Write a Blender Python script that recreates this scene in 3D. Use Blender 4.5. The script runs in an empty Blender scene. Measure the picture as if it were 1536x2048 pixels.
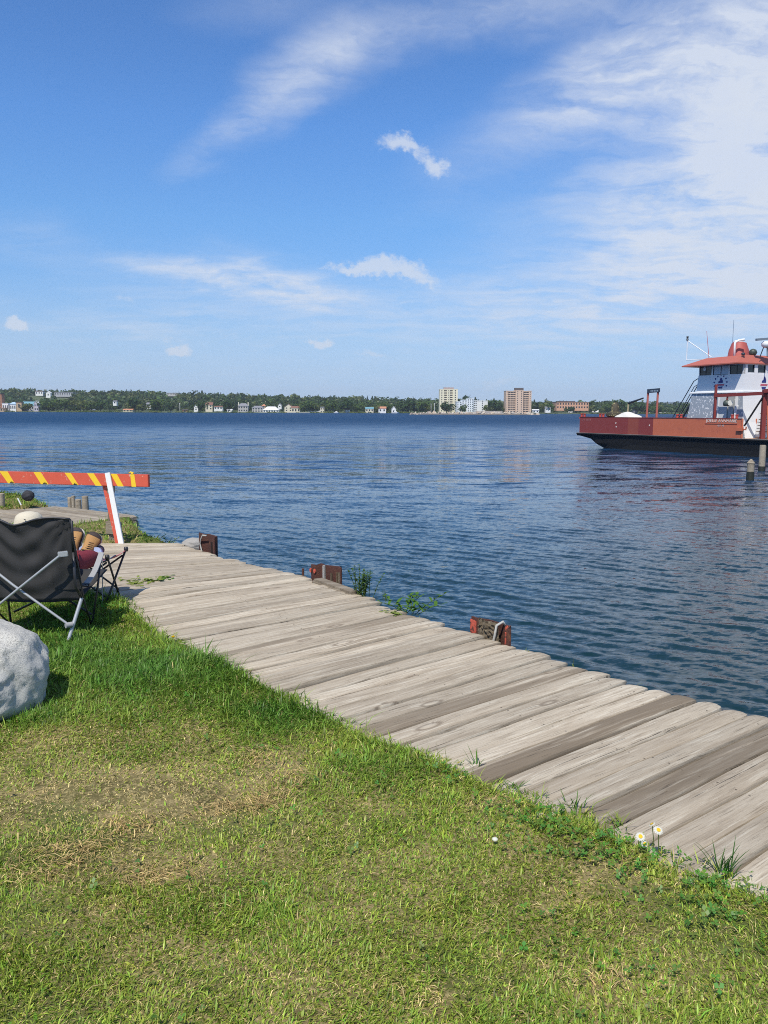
import bpy, bmesh, math, random
import numpy as np
from mathutils import Vector, Matrix

scene = bpy.context.scene
COL = scene.collection
R = math.radians
rng = np.random.default_rng(11)
random.seed(5)

# ------------------------------------------------------------------ camera
EYE = 1.58                      # eye height above the lawn
WATER = -1.2                    # lake level below the lawn
FPX, CXP, CYP = 1657.0, 768.0, 1024.0
PITCH = math.atan((1024 - 821.3) / FPX)
ROLL = R(0.2)
_f = np.array([0, math.cos(PITCH), -math.sin(PITCH)])
_r0 = np.array([1.0, 0, 0])
_u0 = np.cross(_r0, _f)
_r = math.cos(ROLL) * _r0 + math.sin(ROLL) * _u0
_u = -math.sin(ROLL) * _r0 + math.cos(ROLL) * _u0

cam_data = bpy.data.cameras.new('camera')
cam = bpy.data.objects.new('camera', cam_data)
COL.objects.link(cam)
cam_data.sensor_fit = 'VERTICAL'
cam_data.sensor_height = 24.0
cam_data.sensor_width = 18.0
cam_data.lens = 24.0 * FPX / 2048.0
cam_data.clip_start = 0.05
cam_data.clip_end = 30000
cam.matrix_world = Matrix(((_r[0], _u[0], -_f[0], 0), (_r[1], _u[1], -_f[1], 0), (_r[2], _u[2], -_f[2], EYE), (0, 0, 0, 1)))
scene.camera = cam

def ray(x, y):
    return _f + _r * (x - CXP) / FPX - _u * (y - CYP) / FPX
def G(x, y, z=0.0):
    """point of the level plane z that lies behind photo point (x, y)"""
    d = ray(x, y); t = (z - EYE) / d[2]
    return np.array([0, 0, EYE]) + d * t
def at(x, y, Y):
    """point at distance Y in front of the camera's place behind photo point (x, y)"""
    d = ray(x, y); t = Y / d[1]
    return np.array([0, 0, EYE]) + d * t
def azel(x, y):
    d = ray(x, y); d = d / np.linalg.norm(d)
    return math.atan2(d[0], d[1]), math.asin(d[2])

# ------------------------------------------------------------------ sun, sky
SUN_EL = R(55)
SUN_H = np.array([-0.34, -0.94]); SUN_H /= np.linalg.norm(SUN_H)      # horizontal direction towards the sun
sun_dir = Vector((SUN_H[0] * math.cos(SUN_EL), SUN_H[1] * math.cos(SUN_EL), math.sin(SUN_EL)))
sd = bpy.data.lights.new('sun', 'SUN')
sd.energy = 4.7
sd.angle = R(0.53)
sd.color = (1.0, 0.945, 0.85)
sun = bpy.data.objects.new('sun', sd)
COL.objects.link(sun)
sun.rotation_euler = sun_dir.to_track_quat('Z', 'Y').to_euler()

scene.view_settings.view_transform = 'Standard'
scene.view_settings.look = 'None'
scene.view_settings.gamma = 1.0
scene.view_settings.exposure = 0.0
scene.view_settings.use_curve_mapping = False
scene.cycles.max_bounces = 6
scene.cycles.diffuse_bounces = 2
scene.cycles.glossy_bounces = 3
scene.cycles.transmission_bounces = 3
scene.cycles.volume_bounces = 0
scene.cycles.transparent_max_bounces = 6
scene.cycles.use_denoising = False
scene.cycles.filter_width = 1.0
scene.cycles.caustics_reflective = False
scene.cycles.caustics_refractive = False
scene.cycles.sample_clamp_indirect = 6.0

world = bpy.data.worlds.new('World')
scene.world = world
world.use_nodes = True
SKY_STRENGTH = 0.10

class NG:
    """tiny helper that wires nodes"""
    def __init__(self, tree):
        self.t = tree; self.n = tree.nodes; self.l = tree.links
    def node(self, typ, ins=None, **props):
        nd = self.n.new(typ)
        for k, v in props.items(): setattr(nd, k, v)
        if ins:
            for k, v in ins.items():
                s = nd.inputs[k]
                if isinstance(v, bpy.types.NodeSocket): self.l.new(v, s)
                else: s.default_value = v
        return nd
    def m(self, op, a, b=None, c=None, clamp=False):
        nd = self.n.new('ShaderNodeMath'); nd.operation = op; nd.use_clamp = clamp
        for i, v in enumerate((a, b, c)):
            if v is None: continue
            if isinstance(v, bpy.types.NodeSocket): self.l.new(v, nd.inputs[i])
            else: nd.inputs[i].default_value = v
        return nd.outputs[0]
    def vm(self, op, a, b=None, scale=None):
        nd = self.n.new('ShaderNodeVectorMath'); nd.operation = op
        for i, v in enumerate((a, b)):
            if v is None: continue
            if isinstance(v, bpy.types.NodeSocket): self.l.new(v, nd.inputs[i])
            else: nd.inputs[i].default_value = v
        if scale is not None:
            if isinstance(scale, bpy.types.NodeSocket): self.l.new(scale, nd.inputs['Scale'])
            else: nd.inputs['Scale'].default_value = scale
        return nd.outputs['Value'] if op in ('LENGTH', 'DOT_PRODUCT', 'DISTANCE') else nd.outputs['Vector']
    def smooth(self, v, lo, hi, a=0.0, b=1.0):
        nd = self.n.new('ShaderNodeMapRange'); nd.interpolation_type = 'SMOOTHSTEP'
        self.l.new(v, nd.inputs['Value'])
        for k, x in (('From Min', lo), ('From Max', hi), ('To Min', a), ('To Max', b)):
            if isinstance(x, bpy.types.NodeSocket): self.l.new(x, nd.inputs[k])
            else: nd.inputs[k].default_value = x
        return nd.outputs['Result']
    def noise(self, vec, scale, detail=4, rough=0.55, dist=0.0, out='Fac', lac=2.0):
        nd = self.n.new('ShaderNodeTexNoise')
        if vec is not None: self.l.new(vec, nd.inputs['Vector'])
        nd.inputs['Scale'].default_value = scale; nd.inputs['Detail'].default_value = detail
        nd.inputs['Roughness'].default_value = rough; nd.inputs['Distortion'].default_value = dist
        nd.inputs['Lacunarity'].default_value = lac
        return nd.outputs[out]
    def mix(self, f, a, b, mode='MIX'):
        nd = self.n.new('ShaderNodeMix'); nd.data_type = 'RGBA'; nd.blend_type = mode
        for k, v in ((0, f), (6, a), (7, b)):
            if isinstance(v, bpy.types.NodeSocket): self.l.new(v, nd.inputs[k])
            else:
                if k and len(v) == 3: v = (*v, 1)
                nd.inputs[k].default_value = v
        return nd.outputs[2]
    def mapping(self, vec, loc=(0, 0, 0), rot=(0, 0, 0), scale=(1, 1, 1), kind='POINT'):
        nd = self.n.new('ShaderNodeMapping'); nd.vector_type = kind
        self.l.new(vec, nd.inputs['Vector'])
        nd.inputs['Location'].default_value = loc; nd.inputs['Rotation'].default_value = rot; nd.inputs['Scale'].default_value = scale
        return nd.outputs['Vector']
    def ramp(self, fac, stops, interp='LINEAR'):
        nd = self.n.new('ShaderNodeValToRGB'); self.l.new(fac, nd.inputs[0])
        cr = nd.color_ramp; cr.interpolation = interp
        while len(cr.elements) < len(stops): cr.elements.new(0.5)
        for e, (p, c) in zip(cr.elements, stops):
            e.position = p; e.color = (*c, 1) if len(c) == 3 else c
        return nd.outputs[0]

def build_sky():
    g = NG(world.node_tree)
    g.n.clear()
    sky = g.node('ShaderNodeTexSky', sky_type='NISHITA')
    sky.sun_disc = False
    sky.sun_elevation = SUN_EL
    sky.sun_rotation = math.atan2(SUN_H[0], SUN_H[1])
    sky.altitude = 180; sky.air_density = 1.0; sky.dust_density = 0.3; sky.ozone_density = 1.5
    tc = g.node('ShaderNodeTexCoord')
    d = tc.outputs['Generated']
    sx = g.node('ShaderNodeSeparateXYZ', {0: d})
    x, y, z = sx.outputs
    az = g.m('ARCTAN2', x, y); el = g.m('ARCSINE', z)
    ae = g.node('ShaderNodeCombineXYZ', {0: az, 1: el, 2: 0.0}).outputs[0]
    # coordinates on a level cloud sheet: patterns flatten towards the horizon as real clouds do
    zz = g.m('ADD', g.m('MAXIMUM', z, 0.0), 0.16)
    sheet = g.node('ShaderNodeCombineXYZ', {0: g.m('DIVIDE', x, zz), 1: g.m('DIVIDE', y, zz), 2: 0.0}).outputs[0]
    w1 = g.vm('SUBTRACT', g.noise(sheet, 2.3, 5, 0.6, out='Color'), (0.5, 0.5, 0.5))
    aew = g.vm('ADD', ae, g.vm('SCALE', w1, scale=0.085))
    fine = g.noise(g.vm('ADD', sheet, g.vm('SCALE', w1, scale=0.6)), 3.4, 8, 0.62)
    streak = g.noise(g.mapping(g.vm('ADD', sheet, g.vm('SCALE', w1, scale=0.35)), rot=(0, 0, R(-38)), scale=(0.9, 3.4, 1)), 2.1, 7, 0.6)
    puffn = g.noise(g.mapping(aew, scale=(1, 1.6, 1)), 34, 7, 0.66)
    def blob(px, py, rx, ry, rot, src):
        a, e = azel(px, py)
        v = g.mapping(src, loc=(a, e, 0), rot=(0, 0, R(rot)), scale=(rx / FPX, ry / FPX, 1), kind='TEXTURE')
        return g.smooth(g.vm('LENGTH', v), 1.0, 0.0)
    def total(lst, src):
        acc = None
        for px, py, rx, ry, rot, s in lst:
            b = g.m('MULTIPLY', blob(px, py, rx, ry, rot, src), s)
            acc = b if acc is None else g.m('ADD', acc, b)
        return acc
    # high thin veils
    veil = total([(440, 262, 170, 56, 34, 0.5), (560, 185, 230, 82, 36, 0.62), (700, 105, 260, 86, 28, 0.62), (900, 55, 330, 72, 12, 0.62), (1150, 20, 300, 70, 8, 0.55), (560, 20, 260, 60, 0, 0.25),
                  (1330, 90, 360, 120, 22, 0.7), (1500, 330, 430, 330, 0, 1.15), (1560, 130, 300, 260, 0, 1.15), (1570, 470, 460, 220, 0, 0.85), (1350, 560, 560, 130, 8, 0.75),
                  (1180, 480, 420, 170, 20, 0.5), (1100, 250, 400, 130, 24, 0.48), (1180, 150, 300, 80, 20, 0.45), (560, 590, 620, 100, -4, 0.55), (400, 548, 230, 42, -4, 0.9), (590, 580, 200, 42, -6, 0.8), (330, 660, 480, 60, 0, 0.4), (1050, 640, 600, 100, 0, 0.5),
                  (1560, 650, 560, 130, 0, 0.6), (900, 720, 900, 80, 0, 0.32), (200, 640, 420, 70, 0, 0.28), (60, 480, 160, 60, 0, 0.2)], aew)
    cir = g.smooth(g.m('ADD', g.m('MULTIPLY', streak, 0.55), g.m('MULTIPLY', fine, 0.45)), 0.30, 0.70)
    gen = g.smooth(g.m('ADD', g.noise(sheet, 0.55, 3, 0.5), g.m('MULTIPLY', x, 0.12)), 0.42, 0.66)          # veils elsewhere in the sky
    veil = g.m('ADD', veil, g.m('MULTIPLY', g.m('MULTIPLY', gen, 0.5), g.smooth(el, R(23), R(34))))
    veil_a = g.m('MULTIPLY', veil, g.m('ADD', g.m('MULTIPLY', cir, 0.82), 0.12), clamp=True)
    veil_a = g.m('MAXIMUM', veil_a, g.m('MULTIPLY', g.smooth(el, R(10), R(1.0)), g.m('MULTIPLY_ADD', fine, 0.42, 0.10)))      # milky air low down
    # low puffs and bands
    puff = total([(800, 290, 52, 26, -14, 1.15), (868, 338, 34, 32, -35, 1.2), (840, 312, 48, 24, -35, 0.8),
                  (780, 540, 140, 28, -6, 1.3), (850, 562, 70, 20, -8, 0.8), (400, 545, 150, 30, -3, 0.55), (560, 575, 160, 24, -8, 0.5),
                  (32, 653, 42, 19, 0, 1.9), (360, 696, 42, 21, 0, 2.0), (642, 690, 34, 16, 0, 1.5), (700, 536, 80, 16, -4, 0.9), (245, 598, 34, 16, 0, 0.6),
                  (745, 708, 80, 11, 0, 0.7), (1000, 765, 80, 18, 0, 0.6), (1160, 758, 60, 12, 0, 0.5), (530, 680, 260, 26, 0, 0.35),
                  (1310, 515, 150, 38, 6, 0.55), (1060, 655, 240, 30, 0, 0.35), (1490, 430, 230, 90, 15, 0.85), (1510, 180, 180, 140, 20, 0.85), (1500, 560, 260, 70, 4, 0.7),
                  (1330, 385, 190, 40, 12, 0.7)],
                 g.vm('ADD', ae, g.vm('SCALE', g.vm('SUBTRACT', g.noise(ae, 22, 7, 0.68, out='Color'), (0.5, 0.5, 0.5)), scale=0.055)))
    puff_a = g.smooth(g.m('ADD', puff, g.m('MULTIPLY', g.m('SUBTRACT', puffn, 0.5), 1.7)), 0.12, 1.25)
    puff_a = g.m('MULTIPLY', puff_a, g.smooth(puff, 0.0, 0.25))
    # the day's clear northern blue: the same correction all round the compass, by height alone
    f = g.m('MULTIPLY', el, 1 / R(90), clamp=True)
    stops = [(0.0, .54, .90, 1.75), (1.0, .54, .83, 1.50), (2.8, .585, .82, 1.30), (4.8, .67, .90, 1.27), (7.8, .70, 1.0, 1.37), (12.3, .70, 1.12, 1.54), (17.9, .67, 1.14, 1.68), (23, .62, 1.07, 1.62), (45, .74, 1.03, 1.38), (90, .85, 1.0, 1.2)]
    cor = g.ramp(f, [(a / 90, (r_ / 2, g_ / 2, b_ / 2)) for a, r_, g_, b_ in stops])
    skyc = g.vm('MULTIPLY', sky.outputs[0], g.vm('SCALE', cor, scale=2.0))
    k = 1.0 / SKY_STRENGTH
    c1 = g.mix(g.m('MULTIPLY', veil_a, 0.9), skyc, (0.71 * k, 0.77 * k, 0.88 * k))
    c2 = g.mix(g.m('MULTIPLY', puff_a, 0.74), c1, (0.70 * k, 0.76 * k, 0.86 * k))
    bg = g.node('ShaderNodeBackground', {'Color': c2, 'Strength': SKY_STRENGTH})
    out = g.node('ShaderNodeOutputWorld', {'Surface': bg.outputs[0]})
build_sky()
world.cycles.sampling_method = 'MANUAL'
world.cycles.sample_map_resolution = 512
# ------------------------------------------------------------------ helpers
def vnoise(x, y, seed=0):
    xi = np.floor(x).astype(np.int64); yi = np.floor(y).astype(np.int64)
    fx = x - xi; fy = y - yi
    fx = fx * fx * (3 - 2 * fx); fy = fy * fy * (3 - 2 * fy)
    def h(a, b):
        n = (a * 374761393 + b * 668265263 + seed * 1442695041) & 0x7fffffff
        n = ((n ^ (n >> 13)) * 1274126177) & 0x7fffffff
        return ((n ^ (n >> 16)) & 0xffff) / 65535.0
    return (h(xi, yi) * (1 - fx) + h(xi + 1, yi) * fx) * (1 - fy) + (h(xi, yi + 1) * (1 - fx) + h(xi + 1, yi + 1) * fx) * fy
def fbm(x, y, seed=0, octv=4):
    s = 0.0; a = 0.5; t = 0.0
    for i in range(octv):
        s = s + a * vnoise(x * 2 ** i, y * 2 ** i, seed + i * 17); t += a; a *= 0.5
    return s / t
def smst(v, a, b):
    t = np.clip((v - a) / (b - a), 0, 1); return t * t * (3 - 2 * t)
def in_poly(px, py, poly):
    ins = np.zeros(np.shape(px), bool)
    n = len(poly)
    for i in range(n):
        x1, y1 = poly[i]; x2, y2 = poly[(i + 1) % n]
        c = ((y1 > py) != (y2 > py)) & (px < (x2 - x1) * (py - y1) / (y2 - y1 + 1e-12) + x1)
        ins ^= c
    return ins
def d_line(px, py, line):
    best = np.full(np.shape(px), 1e9)
    for (x1, y1), (x2, y2) in zip(line, line[1:]):
        dx, dy = x2 - x1, y2 - y1
        t = np.clip(((px - x1) * dx + (py - y1) * dy) / (dx * dx + dy * dy + 1e-12), 0, 1)
        best = np.minimum(best, np.hypot(px - x1 - t * dx, py - y1 - t * dy))
    return best
def sdf(px, py, poly):
    """distance to the outline, positive inside"""
    d = d_line(px, py, list(poly) + [poly[0]])
    return np.where(in_poly(px, py, poly), d, -d)

MATS = {}
def mat(name, color=(0.5, 0.5, 0.5), rough=0.7, metal=0.0, spec=0.5, build=None):
    if name in MATS: return MATS[name]
    m = bpy.data.materials.new(name); m.use_nodes = True
    g = NG(m.node_tree); b = m.node_tree.nodes['Principled BSDF']
    b.inputs['Base Color'].default_value = (*color, 1)
    b.inputs['Roughness'].default_value = rough
    b.inputs['Metallic'].default_value = metal
    b.inputs['Specular IOR Level'].default_value = spec
    if build: build(g, b)
    MATS[name] = m
    return m
def worn(name, color, rough=0.7, amount=0.25, scale=6.0, bump=0.15, metal=0.0, other=None, thr=0.62, sharp=0.06, space='Object', bscale=None):
    """painted or plain surface with blotches, grain and fine relief; `other` = colour that shows where it has flaked off"""
    def bld(g, b):
        tc = g.node('ShaderNodeTexCoord').outputs[space]
        n1 = g.noise(tc, scale, 6, 0.6); n2 = g.noise(tc, scale * 6, 4, 0.6)
        f = g.m('MULTIPLY_ADD', g.m('ADD', g.m('MULTIPLY', n1, 0.65), g.m('MULTIPLY', n2, 0.35)), 2 * amount, 1 - amount)
        c = g.vm('SCALE', color, scale=f)
        if other is not None:
            n3 = g.noise(tc, scale * 1.7, 7, 0.62, dist=0.4)
            c = g.mix(g.smooth(n3, thr, thr + sharp), c, other)
        g.l.new(c, b.inputs['Base Color'])
        bm_ = g.node('ShaderNodeBump', {'Height': g.noise(tc, bscale or scale * 8, 5, 0.65), 'Strength': bump, 'Distance': 0.02})
        g.l.new(bm_.outputs[0], b.inputs['Normal'])
    return mat(name, color, rough, metal, 0.5, bld)

class MB:
    """collects shapes (world or local points) and links them as one mesh"""
    def __init__(self): self.v = []; self.f = []; self.mi = []; self.cur = 0
    def add(self, vs, fs):
        o = len(self.v); self.v += [tuple(map(float, p)) for p in vs]
        self.f += [tuple(i + o for i in f) for f in fs]; self.mi += [self.cur] * len(fs)
        return self
    def hexa(self, p):      # 8 points: bottom ring 0-3, top ring 4-7
        return self.add(p, [(3, 2, 1, 0), (4, 5, 6, 7), (0, 1, 5, 4), (1, 2, 6, 5), (2, 3, 7, 6), (3, 0, 4, 7)])
    def box(self, x0, x1, y0, y1, z0, z1):
        return self.hexa([(x0, y0, z0), (x1, y0, z0), (x1, y1, z0), (x0, y1, z0), (x0, y0, z1), (x1, y0, z1), (x1, y1, z1), (x0, y1, z1)])
    def beam(self, a, b, w, h, up=(0, 0, 1)):
        a = Vector(a); b = Vector(b); d = (b - a).normalized(); up = Vector(up)
        if abs(d.dot(up)) > 0.98: up = Vector((0, 1, 0))
        s = d.cross(up).normalized(); u = s.cross(d)
        s = s * w / 2; u = u * h / 2
        return self.hexa([a - s - u, a + s - u, b + s - u, b - s - u, a - s + u, a + s + u, b + s + u, b - s + u])
    def tube(self, pts, r, n=8, cap=True):
        pts = [Vector(p) for p in pts]
        rs = r if isinstance(r, (list, tuple)) else [r] * len(pts)
        o = len(self.v); ref = None
        for i, p in enumerate(pts):
            d = (pts[min(i + 1, len(pts) - 1)] - pts[max(i - 1, 0)]).normalized()
            if ref is None: ref = Vector((0, 0, 1)) if abs(d.z) < 0.9 else Vector((1, 0, 0))
            s = d.cross(ref).normalized(); ref = s.cross(d).normalized()
            for k in range(n):
                a = 2 * math.pi * k / n
                self.v.append(tuple(p + (s * math.cos(a) + ref * math.sin(a)) * rs[i]))
        for i in range(len(pts) - 1):
            for k in range(n):
                k2 = (k + 1) % n
                self.f.append((o + i * n + k, o + i * n + k2, o + (i + 1) * n + k2, o + (i + 1) * n + k)); self.mi.append(self.cur)
        if cap:
            self.f.append(tuple(o + k for k in reversed(range(n)))); self.mi.append(self.cur)
            self.f.append(tuple(o + (len(pts) - 1) * n + k for k in range(n))); self.mi.append(self.cur)
        return self
    def lathe(self, prof, c, n=16, sx=1.0, sy=1.0):
        o = len(self.v)
        for r, z in prof:
            for k in range(n):
                a = 2 * math.pi * k / n
                self.v.append((c[0] + r * math.cos(a) * sx, c[1] + r * math.sin(a) * sy, c[2] + z))
        for i in range(len(prof) - 1):
            for k in range(n):
                k2 = (k + 1) % n
                self.f.append((o + i * n + k, o + i * n + k2, o + (i + 1) * n + k2, o + (i + 1) * n + k)); self.mi.append(self.cur)
        self.f.append(tuple(o + k for k in reversed(range(n)))); self.mi.append(self.cur)
        self.f.append(tuple(o + (len(prof) - 1) * n + k for k in range(n))); self.mi.append(self.cur)
        return self
    def prism(self, poly, off):
        """flat outline (3-D points) given thickness along off"""
        n = len(poly); off = Vector(off)
        a = [Vector(p) for p in poly]; b = [p + off for p in a]
        return self.add(a + b, [tuple(range(n))[::-1], tuple(range(n, 2 * n))] + [(i, (i + 1) % n, n + (i + 1) % n, n + i) for i in range(n)])
    def build(self, name, m, parent=None, smooth=False, bevel=0.0, auto=None):
        me = bpy.data.meshes.new(name)
        vs = self.v
        if parent is not None:
            inv = XF[parent.name].inverted(); vs = [tuple(inv @ Vector(p)) for p in vs]
        me.from_pydata(vs, [], self.f)
        ms = m if isinstance(m, (list, tuple)) else [m]
        for q in ms: me.materials.append(q)
        if len(ms) > 1: me.polygons.foreach_set('material_index', self.mi)
        bm = bmesh.new(); bm.from_mesh(me); bmesh.ops.recalc_face_normals(bm, faces=bm.faces)
        if bevel > 0:
            bmesh.ops.bevel(bm, geom=[e for e in bm.edges if e.is_manifold and e.calc_face_angle(0) > 0.5], offset=bevel, segments=2, affect='EDGES', clamp_overlap=True)
        bm.to_mesh(me); bm.free()
        if smooth:
            me.polygons.foreach_set('use_smooth', [True] * len(me.polygons))
            if auto is not None: me.set_sharp_from_angle(angle=R(auto))
        o = bpy.data.objects.new(name, me); COL.objects.link(o)
        if parent is not None: o.parent = parent
        XF[o.name] = XF[parent.name].copy() if parent is not None else Matrix.Identity(4)
        return o
XF = {}
def thing(name, label, cat, loc=(0, 0, 0), rz=0.0, group=None):
    o = bpy.data.objects.new(name, None); COL.objects.link(o)
    o.empty_display_size = 0.2
    o.location = loc; o.rotation_euler = (0, 0, rz)
    XF[o.name] = Matrix.Translation(Vector(loc)) @ Matrix.Rotation(rz, 4, 'Z')
    o['label'] = label; o['category'] = cat
    if group: o['group'] = group
    return o
def tag(o, label=None, cat=None, group=None, kind=None):
    if label: o['label'] = label
    if cat: o['category'] = cat
    if group: o['group'] = group
    if kind: o['kind'] = kind
    return o
def link(name, me, parent=None, m=None):
    o = bpy.data.objects.new(name, me); COL.objects.link(o)
    if m is not None and not me.materials: me.materials.append(m)
    if parent is not None: o.parent = parent
    XF[o.name] = XF[parent.name].copy() if parent is not None else Matrix.Identity(4)
    return o
def np_mesh(name, v, quads=None, tris=None, col=None, m=None, smooth=False, parent=None):
    """large mesh straight from arrays"""
    me = bpy.data.meshes.new(name)
    v = np.asarray(v, np.float32)
    nq = 0 if quads is None else len(quads); nt = 0 if tris is None else len(tris)
    me.vertices.add(len(v)); me.vertices.foreach_set('co', v.ravel())
    li = np.concatenate([np.asarray(a, np.int32).ravel() for a in (quads, tris) if a is not None])
    me.loops.add(len(li)); me.loops.foreach_set('vertex_index', li)
    st = np.concatenate([np.arange(nq) * 4, nq * 4 + np.arange(nt) * 3]).astype(np.int32)
    me.polygons.add(nq + nt); me.polygons.foreach_set('loop_start', st)
    if smooth: me.polygons.foreach_set('use_smooth', np.ones(nq + nt, bool))
    me.update(calc_edges=True)
    if col is not None:
        a = me.color_attributes.new('col', 'FLOAT_COLOR', 'POINT')
        c = np.ones((len(v), 4), np.float32); c[:, :3] = col
        a.data.foreach_set('color', c.ravel())
    if m is not None: me.materials.append(m)
    return link(name, me, parent)
def rock_mesh(name, c, size, seed, m, rough=0.22, sub=4, flat=0.0, smooth=True, cuts=0):
    bm = bmesh.new(); bmesh.ops.create_icosphere(bm, subdivisions=sub, radius=1.0)
    from mathutils import noise as mn
    rr = random.Random(seed)
    off = Vector((rr.uniform(-50, 50), rr.uniform(-50, 50), rr.uniform(-50, 50)))
    planes = []
    for _ in range(cuts):
        n = Vector((rr.gauss(0, 1), rr.gauss(0, 1), rr.gauss(0, .7))).normalized(); planes.append((n, rr.uniform(0.62, 0.85)))
    for v in bm.verts:
        p = v.co.copy()
        for n, d in planes:
            k = p.dot(n) - d
            if k > 0: p -= n * k * 0.85
        f = 1 + rough * mn.noise(p * 1.3 + off) + rough * 0.5 * mn.noise(p * 2.9 + off) + rough * 0.22 * mn.noise(p * 7 + off) + rough * 0.1 * mn.noise(p * 17 + off)
        p = p * f
        v.co = Vector((p.x * size[0], p.y * size[1], p.z * size[2])) + Vector(c)
        if flat and v.co.z < c[2] - size[2] * flat: v.co.z = c[2] - size[2] * flat
    me = bpy.data.meshes.new(name); bm.to_mesh(me); bm.free()
    if smooth: me.polygons.foreach_set('use_smooth', [True] * len(me.polygons))
    me.materials.append(m)
    return me
# ------------------------------------------------------------------ outlines (metres, lawn level)
def gp(pts, z=0.0): return [tuple(G(px, py, z)[:2]) for px, py in pts]
EDGE = [(12.6, -8.0), (6.4, -0.85)] + gp([(1533, 1431), (1383, 1391), (1202, 1343), (1086, 1308), (985, 1277), (924, 1259), (867, 1243), (800, 1220),
        (735, 1190), (680, 1173), (613, 1150), (518, 1130), (447, 1114), (408, 1101), (356, 1086)])
EDGE_A = np.array(EDGE)
EDGE_S = np.concatenate([[0], np.cumsum(np.hypot(*np.diff(EDGE_A, axis=0).T))])
S_VIEW = EDGE_S[2]                 # arc length where the dock edge enters the picture
def edge_pt(s):
    return np.array([np.interp(s, EDGE_S, EDGE_A[:, 0]), np.interp(s, EDGE_S, EDGE_A[:, 1])])
def edge_ang(s):                   # direction of the planks, inland to water
    return R(float(np.interp(s - S_VIEW, [-20, -2, 0, 1.0, 2.5, 3.9, 4.7, 5.4, 6.0, 6.6, 7.2], [40, 39, 38.3, 39.8, 42.0, 39.5, 37, 29, 19, 10, 1.5])))
PLANK_L = 1.92
GRASS_EDGE = [(6.6, -3.2), (3.6, 0.2)] + gp([(1760, 1880), (1536, 1775), (1440, 1747), (1340, 1712), (1230, 1655), (1180, 1632), (1100, 1603), (1000, 1566), (940, 1538),
        (850, 1500), (740, 1468), (660, 1425), (600, 1400), (500, 1355), (400, 1308), (345, 1276), (290, 1228), (245, 1196)]) + \
        [(-2.45, 7.0), (-2.85, 7.75), (-3.1, 8.5), (-3.4, 9.2), (-3.6, 9.72), (-2.9, 9.80)]
BANK = [(-2.46, 9.82), (-2.66, 9.95), (-2.95, 10.35), (-3.2, 10.9), (-3.5, 11.5)]
FD0 = np.array([-3.72, 12.42]); FDD = np.array([-0.825, 0.565]); FDI = np.array([-0.565, -0.825])   # far deck: tip, along, inland
far_end = FD0 + FDD * 2.25
LAND = [(12.6, -40), ] + EDGE + BANK[1:] + [tuple(FD0 + FDI * 0.1), tuple(far_end), (far_end[0] - 0.5, far_end[1] + 0.55), (-8.2, 15.0), (-40, 17.5), (-40, -40)]
DOCK_POLY = GRASS_EDGE + [EDGE[-1]] + EDGE[::-1][1:]

def lawn_height(x, y):
    d = sdf(x, y, LAND)
    dd = sdf(x, y, DOCK_POLY)
    h = 0.012 + 0.035 * (fbm(x * 1.3, y * 1.3, 3) - 0.5) + 0.02 * (fbm(x * 6, y * 6, 9) - 0.5)
    # turf swells where it is left long, beside the dock and round the boulder
    h = h + 0.03 * np.exp(-((x + 1.35) ** 2 / 0.9 + (y - 4.75) ** 2 / 0.8))
    e = smst(dd, -0.10, 0.03)
    h = h * (1 - e) + e * (-0.20)
    h = h + 0.25 * smst(y, 13.2, 14.6) * smst(-x, 5.4, 6.4) * 0.6
    u_ = (x - FD0[0]) * FDI[0] + (y - FD0[1]) * FDI[1]; v_ = (x - FD0[0]) * FDD[0] + (y - FD0[1]) * FDD[1]
    dk_ = np.minimum(np.minimum(u_ + 0.1, 1.66 - u_), np.minimum(v_ + 0.05, 2.12 + 0.2 * u_ - v_))
    h = h * (1 - smst(dk_, -0.06, 0.05)) + smst(dk_, -0.06, 0.05) * (-0.11)
    out = smst(-d, -0.06, 0.55)
    return h * (1 - out) + out * (-3.2)

axx = np.concatenate([np.arange(-40, -10, 2.0), np.arange(-10, -4, 0.12), np.arange(-4, 4.0, 0.05), np.arange(4.0, 8, 0.15), np.arange(8, 16.1, 0.5)])
axy = np.concatenate([np.arange(-40, -2, 1.5), np.arange(-2, 1.2, 0.15), np.arange(1.2, 11.5, 0.05), np.arange(11.5, 16, 0.1), np.arange(16, 19.1, 0.5)])
gx, gy = np.meshgrid(axx, axy, indexing='ij')
gz = lawn_height(gx.ravel(), gy.ravel())
nx, ny = gx.shape
ii, jj = np.meshgrid(np.arange(nx - 1), np.arange(ny - 1), indexing='ij')
q = (ii * ny + jj).ravel()
quads = np.stack([q, q + ny, q + ny + 1, q + 1], 1)

def soil_build(g, b):
    tc = g.node('ShaderNodeNewGeometry').outputs['Position']
    n1 = g.noise(tc, 5, 6, 0.6); n2 = g.noise(tc, 55, 4, 0.7); n3 = g.noise(tc, 1.3, 4, 0.5)
    c = g.ramp(n1, [(0.3, (0.06, 0.055, 0.02)), (0.5, (0.15, 0.125, 0.052)), (0.7, (0.27, 0.21, 0.10))])
    c = g.mix(g.smooth(n2, 0.45, 0.7), c, (0.42, 0.34, 0.16))
    c = g.mix(g.smooth(n3, 0.5, 0.62), c, (0.10, 0.115, 0.035))
    g.l.new(c, b.inputs['Base Color'])
    bm_ = g.node('ShaderNodeBump', {'Height': g.noise(tc, 90, 4, 0.7), 'Strength': 0.6, 'Distance': 0.01})
    g.l.new(bm_.outputs[0], b.inputs['Normal'])
M_SOIL = mat('soil_and_thatch', rough=0.95, spec=0.1, build=soil_build)
lawn = np_mesh('lawn', np.stack([gx.ravel(), gy.ravel(), gz], 1), quads=quads, m=M_SOIL, smooth=True)
tag(lawn, kind='structure')

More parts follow.
